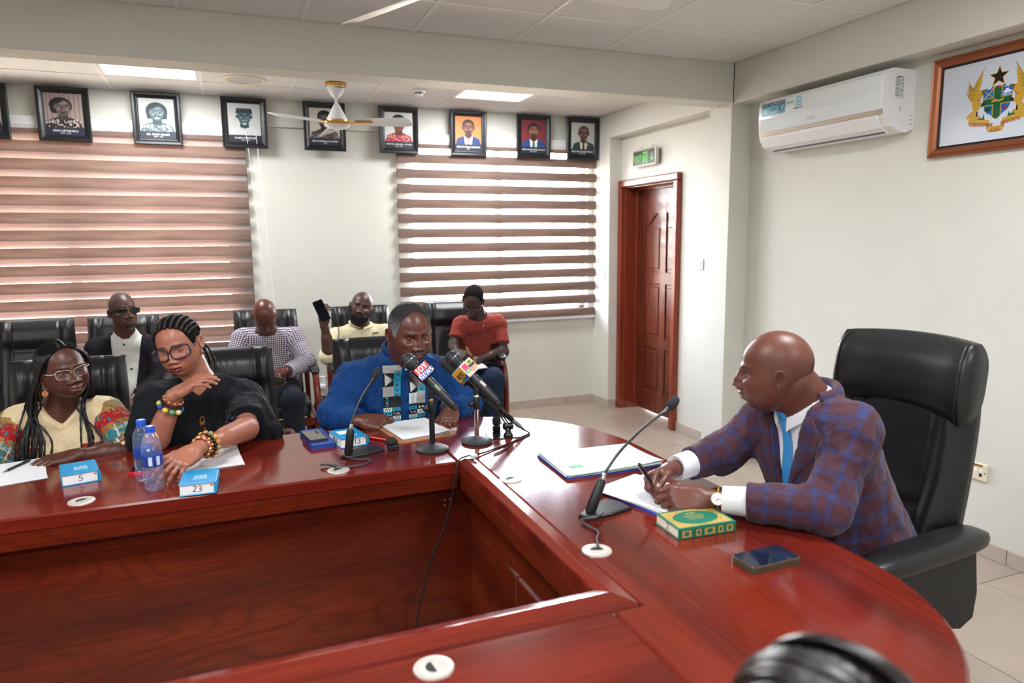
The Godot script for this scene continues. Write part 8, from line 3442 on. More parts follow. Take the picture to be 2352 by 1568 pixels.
# plaited strand: a tube with bumps
func braid(g: G, pts: Array, r: float, segs := 6) -> void:
	var p := smooth_path(pts, 10)
	var rad := []
	for i in p.size():
		rad.append(r * (1.0 + 0.22 * sin(i * 1.9)) * (1.0 - 0.5 * pow(float(i) / p.size(), 6.0)))
	g.tube(p, rad, segs)

# --- woman in black leaning over to the bottle
func woman_in_black() -> void:
	var base := vv(-0.12, 0, -3.4)
	var root := person("woman in black dress with large glasses reaching for a water bottle", base)
	var J := {"P": vv(-0.10, 0.55, -3.42), "C": vv(-0.145, 0.84, -3.29), "N": vv(-0.165, 1.010, -3.225), "SL": vv(0.015, 0.920, -3.225), "SR": vv(-0.345, 0.935, -3.20),
		"EL": vv(0.010, 0.835, -2.975), "WL": vv(-0.150, 0.852, -2.700), "ER": vv(-0.330, 0.800, -3.075), "WR": vv(-0.247, 0.982, -3.02),
		"KL": vv(0.0, 0.52, -2.95), "KR": vv(-0.22, 0.52, -2.95), "AL": vv(0.0, 0.10, -2.95), "AR": vv(-0.22, 0.10, -2.95), "f": vv(-0.05, 0, 1).normalized(), "g": 0.98, "b": 1.05, "neck": 0.052, "bust": 0.085, "arm": 1.02, "gloss": 0.40}
	var skin := lin(168, 108, 86)
	if not M.has("lens"):
		var lm := mat(Color(0.7, 0.7, 0.8, 0.04), 0.03, 0.0, 0.2)
		lm.transparency = BaseMaterial3D.TRANSPARENCY_ALPHA
		M.lens = lm
	var H := make_head({"skin": skin, "lip": lin(142, 62, 72), "size": 1.0, "hl": 0.016, "w": 1.06, "jaw": 1.10, "cheek": 1.5, "nose_w": 1.1, "nose": 0.85, "lips": 1.15, "open": 0.12, "look": Vector2(-0.1, -0.45), "brow_t": 0.7, "lid": lin(150, 84, 64), "hair": Color(0.010, 0.009, 0.010), "hair_t": 0.004, "ear": 0.9, "seed": 9}, vv(-0.230, 1.162, -3.185), vv(-0.32, -0.20, 1), vv(-0.24, 1, 0.1))
	# right hand under the chin, wrist bent; left hand on the bottle
	var rh := {"w": vv(-0.236, 0.998, -3.012), "d": vv(0.80, 0.52, 0.10), "back": vv(-0.45, 0.85, 0.25), "side": -1.0, "curl": [[0.45, 0.35, 0.2], [0.5, 0.35, 0.2], [0.5, 0.4, 0.25], [0.55, 0.4, 0.25]], "thumb": [0.3, 0.5], "k": 0.90, "spread": 0.03}
	var lh := {"w": vv(-0.166, 0.850, -2.672), "d": vv(-0.62, -0.22, 0.72), "back": vv(0.15, 0.80, 0.55), "side": 1.0, "curl": [[0.25, 0.45, 0.25], [0.45, 0.45, 0.3], [0.55, 0.5, 0.3], [0.65, 0.55, 0.35]], "thumb": [0.75, 0.25], "k": 0.92, "spread": 0.10}
	body(root, base, J, H, [rh, lh])
	hair_cap(root, base, H)
	# cornrows drawn back over the crown, then braids behind the neck
	var g := G.new()
	for k in 11:
		var a := -1.15 + 2.3 * k / 10.0
		var pts := []
		for i in 7:
			var q := i / 6.0
			var th := lerpf(0.98, 2.75, q)
			var d := Vector3(sin(a) * (1.0 - 0.45 * q) * sin(0.35 + q * 2.2), 0.0, 0.0)
			var dir := Vector3(sin(a) * (0.95 - 0.35 * absf(q - 0.4)), sin(th) * cos(a * 0.75), cos(th) * cos(a * 0.55)).normalized()
			pts.append(H.xf * (H.skull(dir) + dir * 0.007) - base)
		braid(g, pts, 0.0062, 7)
	for k in 14:
		var q := k / 13.0
		var st := H.xf * Vector3(lerpf(-0.05, 0.055, q), -0.02 - 0.02 * sin(q * PI), -0.098) - base
		var e: Vector3 = J.N + vv(lerpf(-0.09, 0.045, q), -0.02, -0.05) - base
		if k % 2 == 0:
			braid(g, [st, (st + e) * 0.5 + vv(0.02, 0.0, -0.02), e + vv(0.0, 0, 0.0), e + vv(lerpf(-0.04, 0.01, q), -0.12, -0.02)], 0.0052)
		else:
			braid(g, [st, (st + e) * 0.5 + vv(0.03, 0.01, -0.01), e + vv(0.02, 0.0, 0.0), e + vv(0.02, -0.10, -0.03)], 0.0052)
	part(root, "hair", g.done(), mat(c8(34, 28, 26), 0.5))
	g = G.new()
	# gold-tinted tail of the braids hanging over the chest
	for k in 5:
		var pts := []
		for i in 16:
			var q := i / 15.0
			pts.append(J.C + vv(-0.015 + 0.010 * sin(q * 26.0 + k), 0.03 - 0.13 * q, 0.165 + 0.008 * cos(q * 26.0 + k * 2.0)) - base)
		g.tube(pts, 0.003, 5)
	part(root, "hair_tail", g.done(), mat(c8(150, 104, 44), 0.5))
	spectacles(root, base, H, mat(c8(46, 28, 44), 0.2), 1, false, 1.32)
	# loose dress with wide short sleeves
	var dr := Sdf.new()
	torso(dr, J, 0.016)
	dr.add(J.SL + vv(-0.01, -0.01, 0), J.SL.lerp(J.EL, 0.75), 0.058, 0.080, 0.06)
	dr.add(J.SL.lerp(J.EL, 0.5) + vv(0.03, -0.03, -0.05), J.EL + vv(0.09, -0.05, -0.10), 0.07, 0.05, 0.06)
	dr.add(J.SR + vv(0.01, -0.015, 0), J.SR.lerp(J.ER, 0.8), 0.066, 0.080, 0.06)
	dr.add(J.SR.lerp(J.ER, 0.5) + vv(-0.02, -0.02, 0), J.ER + vv(-0.06, 0.0, -0.05), 0.065, 0.06, 0.06)
	folds(dr, 51, 0.013, 9.0, Vector3(1.3, 0.5, 1.1))
	var e: Vector3 = J.SL.lerp(J.EL, 0.80)
	dr.cut(e, 0.13, [[e, (J.EL - J.SL).normalized()]])
	e = J.SR.lerp(J.ER, 0.85)
	dr.cut(e, 0.11, [[e + vv(0, 0, 0.02), vv(0.15, -0.35, 0.9).normalized()]])
	# neckline
	dr.cut(J.N + vv(0, 0, 0.07), 0.135, [[J.N + vv(0, -0.075, 0.1), vv(0.62, 0.70, 0.35).normalized()], [J.N + vv(0, -0.075, 0.1), vv(-0.62, 0.70, 0.35).normalized()]])
	dr.cut(J.N, 0.13, [[J.N + vv(0, 0.015, 0), Vector3.UP]])
	var blackc := cloth_mat(c8(24, 26, 31), 0.8, 0.35, 0.35)
	garment(root, "dress", dr, 0.010, blackc, base)
	# beaded trim and a sequin flower
	g = G.new()
	dr.all()
	var rng := RandomNumberGenerator.new()
	rng.seed = 12
	var beads := G.new()
	var ff := vv(0, -0.2, -1).normalized()
	for k in 46:
		var q := k / 45.0
		var x := lerpf(-0.075, 0.085, q)
		var h = dr.hit(J.N + vv(x, -0.085 + 1.1 * absf(x) - 0.012 * (k % 3), 0.3), ff)
		if h != null:
			pillow(beads, T(h - base), Vector3(0.0034, 0.0034, 0.0034), 1, 1, 6, 4)
	var tm := part(root, "bead_trim", beads.done(), mat(c8(52, 54, 62), 0.15, 0.5))
	tm.set_meta("kind", "stuff")
	beads = G.new()
	for k in 90:
		var a := rng.randf() * TAU
		var rr := sqrt(rng.randf())
		var h = dr.hit(J.C + vv(0.085 + cos(a) * 0.035 * rr + 0.02 * sin(a), 0.01 + sin(a) * 0.055 * rr, 0.35), ff)
		if h != null:
			pillow(beads, T(h - base + vv(0, 0, 0.002)), Vector3(0.005, 0.005, 0.0025), 1, 1, 6, 4)
	tm = part(root, "sequin_flower", beads.done(), mat(c8(70, 72, 84), 0.12, 0.6))
	tm.set_meta("kind", "stuff")
	# bead bracelets
	bracelet(root, base, J.ER.lerp(J.WR, 0.93), (J.WR - J.ER).normalized(), 0.036, [c8(206, 150, 90), c8(150, 80, 40)], 0.0052, 20)
	bracelet(root, base, J.ER.lerp(J.WR, 0.86), (J.WR - J.ER).normalized(), 0.038, [c8(16, 16, 18)], 0.0062, 18)
	bracelet(root, base, J.ER.lerp(J.WR, 0.77), (J.WR - J.ER).normalized(), 0.042, [c8(214, 190, 90), c8(40, 70, 150), c8(224, 214, 150), c8(90, 150, 110)], 0.0120, 10)
	bracelet(root, base, J.EL.lerp(J.WL, 0.99), (J.WL - J.EL).normalized(), 0.036, [c8(190, 100, 50), c8(230, 190, 150)], 0.0056, 20)
	bracelet(root, base, J.EL.lerp(J.WL, 0.955), (J.WL - J.EL).normalized(), 0.038, [c8(210, 150, 80), c8(120, 60, 30)], 0.0056, 20)
	bracelet(root, base, J.EL.lerp(J.WL, 0.91), (J.WL - J.EL).normalized(), 0.040, [c8(16, 16, 18)], 0.0066, 18)
	bracelet(root, base, J.EL.lerp(J.WL, 0.86), (J.WL - J.EL).normalized(), 0.043, [c8(196, 130, 60), c8(150, 140, 90), c8(206, 150, 80)], 0.0105, 13)
	ring_on(root, base, lh, 2, M.silver)
	ring_on(root, base, rh, 1, M.silver)
	var er := H.xf * Vector3(0.081, -0.040, -0.004) - base
	g = G.new()
	for k in 3:
		pillow(g, T(er + vv(0, -0.008 * k, 0)), Vector3.ONE * 0.004, 1, 1, 10, 6)
	part(root, "earring", g.done(), M.gold)
	var tr := Sdf.new()
	legs(tr, J, 0.012)
	garment(root, "skirt", tr, 0.02, blackc, base)

func bracelet(root: Node3D, base: Vector3, c: Vector3, axis: Vector3, r: float, cols: Array, br: float, n: int) -> void:
	var node := Node3D.new()
	node.name = "bead_bracelet"
	root.add_child(node, true)
	var x := along(c - base, axis)
	var g := G.new()
	pillow(g, T(Vector3.ZERO), Vector3(br, br * 0.85, br), 0.9, 1.0, 12, 8)
	var bm := g.done()
	var mats := []
	for q in cols:
		mats.append(mat(q, 0.25))
	for k in n:
		var a := TAU * k / n
		var p := Transform3D(x.basis * Basis(Vector3.UP, -a), x * Vector3(cos(a) * r, 0, sin(a) * r))
		part(node, "bead", bm, mats[k % mats.size()], p)

# --- woman with long braids at the left
func woman_with_braids() -> void:
	var base := vv(-0.69, 0, -3.4)
	var root := person("woman with long black braids, glasses and cream dress with patchwork sleeves", base)
	var J := {"P": vv(-0.69, 0.52, -3.45), "C": vv(-0.685, 0.79, -3.36), "N": vv(-0.690, 0.940, -3.30), "SL": vv(-0.520, 0.885, -3.30), "SR": vv(-0.860, 0.875, -3.32),
		"EL": vv(-0.430, 0.755, -3.16), "WL": vv(-0.590, 0.770, -3.07), "ER": vv(-0.945, 0.72, -3.20), "WR": vv(-0.82, 0.70, -3.14),
		"KL": vv(-0.6, 0.52, -2.95), "KR": vv(-0.8, 0.52, -2.95), "AL": vv(-0.6, 0.10, -2.95), "AR": vv(-0.8, 0.10, -2.95), "f": vv(0.1, 0, 1).normalized(), "g": 0.96, "b": 1.1, "neck": 0.054, "bust": 0.08, "gloss": 0.4}
	var skin := lin(84, 48, 38)
	var H := make_head({"skin": skin, "lip": lin(140, 84, 84), "size": 0.94, "hl": 0.020, "w": 1.08, "jaw": 1.17, "cheek": 1.5, "nose_w": 1.3, "nose": 0.9, "lips": 1.2, "open": 0.35, "look": Vector2(0.25, -0.05), "brow_c": 0.6, "hair": Color(0.008, 0.008, 0.009), "hair_t": 0.005, "ear": 0.9, "seed": 11}, vv(-0.652, 1.092, -3.205), vv(0.62, -0.06, 1), vv(-0.14, 1, 0.05))
	var lh := {"w": vv(-0.615, 0.775, -3.06), "d": vv(-0.9, 0.0, 0.35), "back": vv(0, 1, 0.2), "side": 1.0, "curl": [[0.3, 0.3, 0.2], [0.3, 0.3, 0.2], [0.3, 0.3, 0.2], [0.3, 0.3, 0.2]], "thumb": [0.5, 0.3], "k": 0.9}
	body(root, base, J, H, [lh])
	hair_cap(root, base, H)
	# braids from a middle parting, down both sides
	var g := G.new()
	var rng := RandomNumberGenerator.new()
	rng.seed = 21
	for s in [-1.0, 1.0]:
		for k in 26:
			var q := k / 25.0
			var az := lerpf(0.95, 2.7, q)
			var d0 := Vector3(s * 0.05, 1.0, lerpf(0.40, -0.7, q)).normalized()
			var d1 := Vector3(s * sin(az) * 0.9, 0.68, cos(az) * 0.75).normalized()
			var d2 := Vector3(s * (0.85 + 0.25 * sin(az)), 0.0, minf(cos(az) * 0.55, 0.10)).normalized()
			var p0 := H.xf * (H.skull(d0) + d0 * 0.006) - base
			var p1 := H.xf * (H.skull(d1) + d1 * 0.008) - base
			var p2 := H.xf * (H.skull(d2) + d2 * 0.012) - base
			var j := vv(rng.randfn() * 0.012, 0, rng.randfn() * 0.010)
			var shoulder: Vector3 = J.N + vv(s * (0.075 + 0.020 * rng.randf()), -0.01, 0.03 - 0.05 * q) - base + j
			var front := q < (0.85 if s < 0 else 0.22)
			if front:
				var low: Vector3 = J.C + vv(s * 0.075 - 0.02 + rng.randfn() * 0.030, -0.02, 0.165 + rng.randf() * 0.02) - base
				if s > 0:
					low.x += 0.035
				var len := rng.randf_range(-0.12, -0.20) if s < 0 else rng.randf_range(-0.03, -0.14)
				braid(g, [p0, p1, p2, p2.lerp(shoulder, 0.55) + vv(s * 0.008, 0, 0.025), shoulder + vv(0, 0, 0.06), low + vv(0, 0.045, 0), low + vv(-0.02 * rng.randf(), len * 0.5, 0.012), low + vv(rng.randfn() * 0.02 - 0.02, len, 0.010)], 0.0040, 5)
			else:
				braid(g, [p0, p1, p2 + vv(0, 0, -0.02), shoulder + vv(0, 0, -0.06), shoulder + vv(s * 0.02, -0.12, -0.09)], 0.0044, 5)
	part(root, "braids", g.done(), mat(c8(18, 18, 20), 0.45))
	spectacles(root, base, H, mat(c8(186, 160, 156), 0.2), 1)
	# hoop and disc earring
	g = G.new()
	var er := H.xf * Vector3(-0.081, -0.046, -0.004) - base
	var rg := []
	for k in 13:
		rg.append(er + vv(cos(TAU * k / 12) * 0.006, -0.012 + sin(TAU * k / 12) * 0.008, 0))
	g.tube(rg, 0.0012, 6, false)
	g.lathe(along(er + vv(0, -0.034, 0), vv(0.2, 0, 1)), [Vector2(0, -0.001), Vector2(0.0115, -0.001), Vector2(0.0115, 0.001), Vector2(0, 0.001)], 22)
	part(root, "earring", g.done(), mat(c8(196, 130, 84), 0.35, 0.3))
	# dress
	var dr := Sdf.new()
	torso(dr, J, 0.012)
	dr.cut(J.N + vv(0, 0, 0.07), 0.125, [[J.N + vv(0.01, -0.095, 0.1), vv(0.66, 0.65, 0.35).normalized()], [J.N + vv(0.01, -0.095, 0.1), vv(-0.66, 0.65, 0.35).normalized()]])
	dr.cut(J.N, 0.12, [[J.N + vv(0, 0.0, 0), Vector3.UP]])
	folds(dr, 61, 0.006, 9.0)
	var cream := cloth_mat(c8(216, 196, 158), 0.45, 0.4, 0.45, 5.0)
	garment(root, "dress", dr, 0.011, cream, base)
	var sl := Sdf.new()
	arm(sl, J.SL + vv(-0.015, -0.01, 0), J.EL, J.EL.lerp(J.WL, 0.10), 0.072, 0.066, 0.062, 0.004, 1)
	folds(sl, 62, 0.007, 10.0)
	var e: Vector3 = J.SL.lerp(J.EL, 0.97)
	sl.cut(e, 0.14, [[e, (J.EL - J.SL).normalized()]])
	var tex := patchwork()
	var pm := pattern_mat(tex, 0.24, 0.6)
	var d: Vector3 = (J.EL - J.SL).normalized()
	garment(root, "sleeve", sl, 0.011, pm, base, [[J.SL, d, Vector3.BACK, 0.07], [J.SL, d, Vector3.BACK, 0.07], [J.SL, d, Vector3.BACK, 0.07]])
	tube_cuff(root, "sleeve_band", base, J.SL.lerp(J.EL, 0.93), J.SL.lerp(J.EL, 1.03), 0.072, 0.068, cream)
	sl = Sdf.new()
	arm(sl, J.SR + vv(0.015, -0.01, 0), J.ER, J.ER.lerp(J.WR, 0.10), 0.074, 0.070, 0.064, 0.004, 1)
	folds(sl, 63, 0.008, 10.0)
	d = (J.ER - J.SR).normalized()
	garment(root, "sleeve", sl, 0.011, pm, base, [[J.SR + d * 0.02, d, Vector3.BACK, 0.07], [J.SR, d, Vector3.BACK, 0.07], [J.SR, d, Vector3.BACK, 0.07]])
	# patchwork side panels on the bodice
	for q in [-1.0, 1.0]:
		var shp := func(u: float, v: float) -> Vector2:
			return Vector2(q * (0.070 + u * 0.085 + 0.02 * sin(v * PI)), v)
		var m := pattern_mat(tex, 1.0, 0.6)
		m.uv1_offset = Vector3(0.1, 0.35, 0)
		m.uv1_scale = Vector3(0.4, 0.75, 1)
		part(root, "side_panel", drape(dr, vv(J.C.x, J.C.y + 0.01, -2.95), Vector3.RIGHT, vv(0, -0.20, 0), 8, 14, vv(0, -0.05, -1).normalized(), 0.003, base, shp), m)
	var tr := Sdf.new()
	legs(tr, J, 0.012)
	garment(root, "skirt", tr, 0.02, cream, base)

func patchwork() -> ImageTexture:
	var W := 256
	var im := Image.create_empty(W, W, false, Image.FORMAT_RGB8)
	var rng := RandomNumberGenerator.new()
	rng.seed = 33
	var bands := [[0, 52, c8(150, 122, 62)], [40, 104, c8(152, 26, 34)], [104, 140, c8(150, 104, 56)], [132, 214, c8(50, 118, 126)], [206, 256, c8(142, 116, 62)]]
	for b in bands:
		im.fill_rect(Rect2i(0, b[0], W, b[1] - b[0]), b[2])
	for k in 500:
		var y := rng.randi_range(0, W - 1)
		var x := rng.randi_range(0, W - 1)
		var c: Color = [c8(150, 40, 40), c8(160, 130, 70), c8(46, 112, 124), c8(110, 110, 70)][rng.randi() % 4]
		if y > 44 and y < 100 and rng.randf() < 0.85:
			continue
		im.fill_rect(Rect2i(x, y, rng.randi_range(2, 5), rng.randi_range(8, 34)), c)
	for k in 46:
		var x := rng.randi_range(0, W)
		var y := rng.randi_range(110, 230)
		iline(im, [Vector2(x, y), Vector2(x + rng.randf_range(-3, 3), y + rng.randf_range(20, 60))], rng.randf_range(1.2, 3.2), c8(206, 214, 208))
		iline(im, [Vector2(x, y + 20), Vector2(x + rng.randf_range(20, 60), y + 20 + rng.randf_range(-3, 3))], rng.randf_range(1.0, 2.6), c8(196, 206, 200))
	for k in 18:
		var x := rng.randi_range(0, W)
		iline(im, [Vector2(x, rng.randf_range(0, 90)), Vector2(x + 2, rng.randf_range(40, 120))], 1.2, c8(196, 160, 80))
	im.generate_mipmaps()
	return ImageTexture.create_from_image(im)

# --- back row
func man_in_sunglasses() -> void:
	var base := vv(-0.71, 0, -5.3)
	var root := person("man in dark suit, white shirt and black sunglasses in the back row", base)
	var J := {"P": vv(-0.72, 0.54, -5.34), "C": vv(-0.71, 0.80, -5.36), "N": vv(-0.700, 0.965, -5.32), "SL": vv(-0.530, 0.885, -5.33), "SR": vv(-0.885, 0.890, -5.33),
		"EL": vv(-0.495, 0.67, -5.22), "WL": vv(-0.625, 0.605, -5.02), "ER": vv(-0.930, 0.68, -5.22), "WR": vv(-0.80, 0.58, -5.0),
		"KL": vv(-0.60, 0.50, -4.85), "KR": vv(-0.84, 0.50, -4.85), "AL": vv(-0.60, 0.10, -4.8), "AR": vv(-0.84, 0.10, -4.8), "f": vv(0.08, 0, 1).normalized(), "g": 0.98, "b": 1.0, "neck": 0.056}
	var skin := lin(84, 54, 44)
	var H := make_head({"skin": skin, "lip": lin(112, 70, 64), "size": 1.06, "w": 0.96, "jaw": 0.96, "nose_w": 1.25, "lips": 1.15, "open": 0.3, "beard": Color(0.02, 0.016, 0.014), "goatee": true, "moustache": Color(0.015, 0.012, 0.012), "stubble": Color(0.05, 0.04, 0.036), "seed": 13}, vv(-0.695, 1.140, -5.25), vv(0.46, 0.10, 1), vv(-0.08, 1, -0.05))
	var lh := {"w": vv(-0.640, 0.600, -4.995), "d": vv(-0.35, -0.45, 0.75), "back": vv(0.3, 0.7, 0.6), "side": 1.0, "curl": [[0.5, 0.7, 0.4], [0.5, 0.7, 0.4], [0.6, 0.7, 0.4], [0.6, 0.7, 0.4]], "thumb": [0.5, 0.5]}
	body(root, base, J, H, [lh])
	spectacles(root, base, H, M.black_gloss, 0, true)
	var sh := Sdf.new()
	torso(sh, J, 0.006)
	sh.cut(J.N, 0.2, [[J.N + vv(0, 0.02, 0), Vector3(0, 1, 0.3).normalized()]])
	folds(sh, 71, 0.004, 10.0)
	var white := cloth_mat(c8(214, 214, 208), 0.8, 0.2, 0.25)
	garment(root, "shirt", sh, 0.014, white, base)
	collar(root, base, J.N + vv(0, 0.002, 0.0), vv(0, 1, 0.25), vv(0.1, 0, 1), 0.066, 0.045, 0.35, white)
	for k in 5:
		button_on(root, sh, vv(-0.705, 0.92 - k * 0.075, -5.0), vv(0, 0, -1), base, M.black, 0.007)
	var jk := Sdf.new()
	torso(jk, J, 0.022)
	arm(jk, J.SL + vv(-0.01, -0.01, 0), J.EL, J.EL.lerp(J.WL, 0.92), 0.062, 0.056, 0.045, 0.006, 1)
	arm(jk, J.SR + vv(0.01, -0.01, 0), J.ER, J.ER.lerp(J.WR, 0.95), 0.062, 0.056, 0.045, 0.006, 3)
	folds(jk, 72, 0.007, 9.0)
	# open front
	var A := vv(-0.70, 0.52, -5.2)
	jk.cut(J.C + vv(0, -0.02, 0.1), 0.34, [[vv(-0.770, 0.7, -5.2), vv(1, 0.06, 0).normalized()], [vv(-0.640, 0.7, -5.2), vv(-1, 0.14, 0).normalized()], [J.C + vv(0, 0, 0.03), vv(0, 0, 1)]])
	jk.cut(J.N, 0.14, [[J.N + vv(0, 0.02, -0.01), Vector3(0, 1, 0.4).normalized()]])
	garment(root, "jacket", jk, 0.013, cloth_mat(c8(30, 26, 32), 0.85, 0.2, 0.3), base)
	tube_cuff(root, "shirt_cuff", base, J.EL.lerp(J.WL, 0.85), J.EL.lerp(J.WL, 1.02), 0.042, 0.040, white)
	var tr := Sdf.new()
	legs(tr, J, 0.012)
	garment(root, "trousers", tr, 0.018, cloth_mat(c8(26, 24, 30)), base)
	shoes(root, J, base, M.black)

func gingham() -> ImageTexture:
	var W := 64
	var d := PackedByteArray()
	d.resize(W * W * 3)
	for y in W:
		for x in W:
			var a := (x / 8) % 2 == 0
			var b := (y / 8) % 2 == 0
			var c := c8(226, 226, 230)
			if a and b:
				c = c8(34, 38, 66)
			elif a or b:
				c = c8(128, 126, 146) if a else c8(150, 118, 128)
			var i := (y * W + x) * 3
			d[i] = int(c.r * 255)
			d[i + 1] = int(c.g * 255)
			d[i + 2] = int(c.b * 255)
	return to_tex(W, W, d)

func man_in_checks() -> void:
	var base := vv(0.2, 0, -5.3)
	var root := person("bald man in checked shirt bent over his phone in the back row", base)
	var J := {"P": vv(0.20, 0.54, -5.33), "C": vv(0.20, 0.80, -5.33), "N": vv(0.195, 0.950, -5.26), "SL": vv(0.385, 0.905, -5.28), "SR": vv(0.015, 0.915, -5.28),
		"EL": vv(0.445, 0.730, -5.15), "WL": vv(0.290, 0.705, -4.97), "ER": vv(-0.055, 0.735, -5.17), "WR": vv(0.110, 0.690, -4.97),
		"KL": vv(0.315, 0.53, -4.83), "KR": vv(0.06, 0.50, -4.87), "AL": vv(0.32, 0.10, -4.78), "AR": vv(0.06, 0.10, -4.80), "f": vv(0, 0, 1), "g": 1.05, "b": 1.1, "neck": 0.060, "gloss": 0.32}
	var skin := lin(92, 52, 42)
	var H := make_head({"skin": skin, "lip": lin(100, 60, 54), "size": 1.0, "nose_w": 1.2, "lips": 1.0, "open": 0.05, "look": Vector2(0, -0.4), "brow_c": 0.6, "seed": 15}, vv(0.182, 1.075, -5.13), vv(0.06, -0.72, 0.72), vv(0, 0.75, 0.7))
	var lh := {"w": vv(0.272, 0.705, -4.955), "d": vv(-0.72, -0.30, 0.5), "back": vv(0.45, 0.25, 0.8), "side": 1.0, "curl": [[0.5, 0.6, 0.4], [0.5, 0.6, 0.4], [0.5, 0.6, 0.4], [0.5, 0.6, 0.4]], "thumb": [0.5, 0.6]}
	var rh := {"w": vv(0.128, 0.695, -4.955), "d": vv(0.60, -0.25, 0.6), "back": vv(-0.4, 0.2, 0.8), "side": -1.0, "curl": [[0.5, 0.6, 0.4], [0.5, 0.6, 0.4], [0.5, 0.6, 0.4], [0.5, 0.6, 0.4]], "thumb": [0.5, 0.6]}
	body(root, base, J, H, [lh, rh])
	var sh := Sdf.new()
	torso(sh, J, 0.012)
	arm(sh, J.SL + vv(-0.01, -0.01, 0), J.EL, J.EL.lerp(J.WL, 0.92), 0.064, 0.058, 0.044, 0.006, 1)
	arm(sh, J.SR + vv(0.01, -0.01, 0), J.ER, J.ER.lerp(J.WR, 0.92), 0.064, 0.058, 0.044, 0.006, 3)
	folds(sh, 81, 0.007, 9.0)
	sh.cut(J.N, 0.14, [[J.N + vv(0, 0.02, 0), Vector3(0, 1, 0.5).normalized()]])
	var frames := [[J.P, Vector3.UP, J.f, 0.16]]
	for q in [["SL", "EL"], ["EL", "WL"], ["SR", "ER"], ["ER", "WR"]]:
		var d: Vector3 = (J[q[1]] - J[q[0]]).normalized()
		var e: Vector3 = J[q[0]].lerp(J[q[1]], 0.92)
		if q[0][0] == "E":
			sh.cut(e, 0.09, [[e, d]])
		frames.append([J[q[0]], d, (Vector3.BACK - d * d.z).normalized(), 0.06])
	var m := pattern_mat(gingham(), 0.058)
	garment(root, "shirt", sh, 0.0125, m, base, frames)
	var cm := pattern_mat(gingham(), 0.058)
	collar(root, base, J.N + vv(0, 0.0, 0.0), vv(0, 1, 0.35), vv(0, 0, 1), 0.070, 0.040, 0.5, cm, 0.04, 0.03)
	for k in 4:
		button_on(root, sh, vv(0.2, 0.90 - k * 0.07, -5.0), vv(0, 0, -1), base, M.white_plastic, 0.005)
	var tr := Sdf.new()
	legs(tr, J, 0.014)
	folds(tr, 82, 0.006, 8.0)
	garment(root, "trousers", tr, 0.014, cloth_mat(c8(32, 36, 46)), base)
	shoes(root, J, base, M.black)
	phone("black phone held in both hands by the man in the checked shirt", vv(0.198, 0.672, -4.885), Vector3(0.15, 0.009, 0.074), Basis(Vector3.RIGHT, 0.5), c8(20, 20, 22), c8(14, 14, 18))

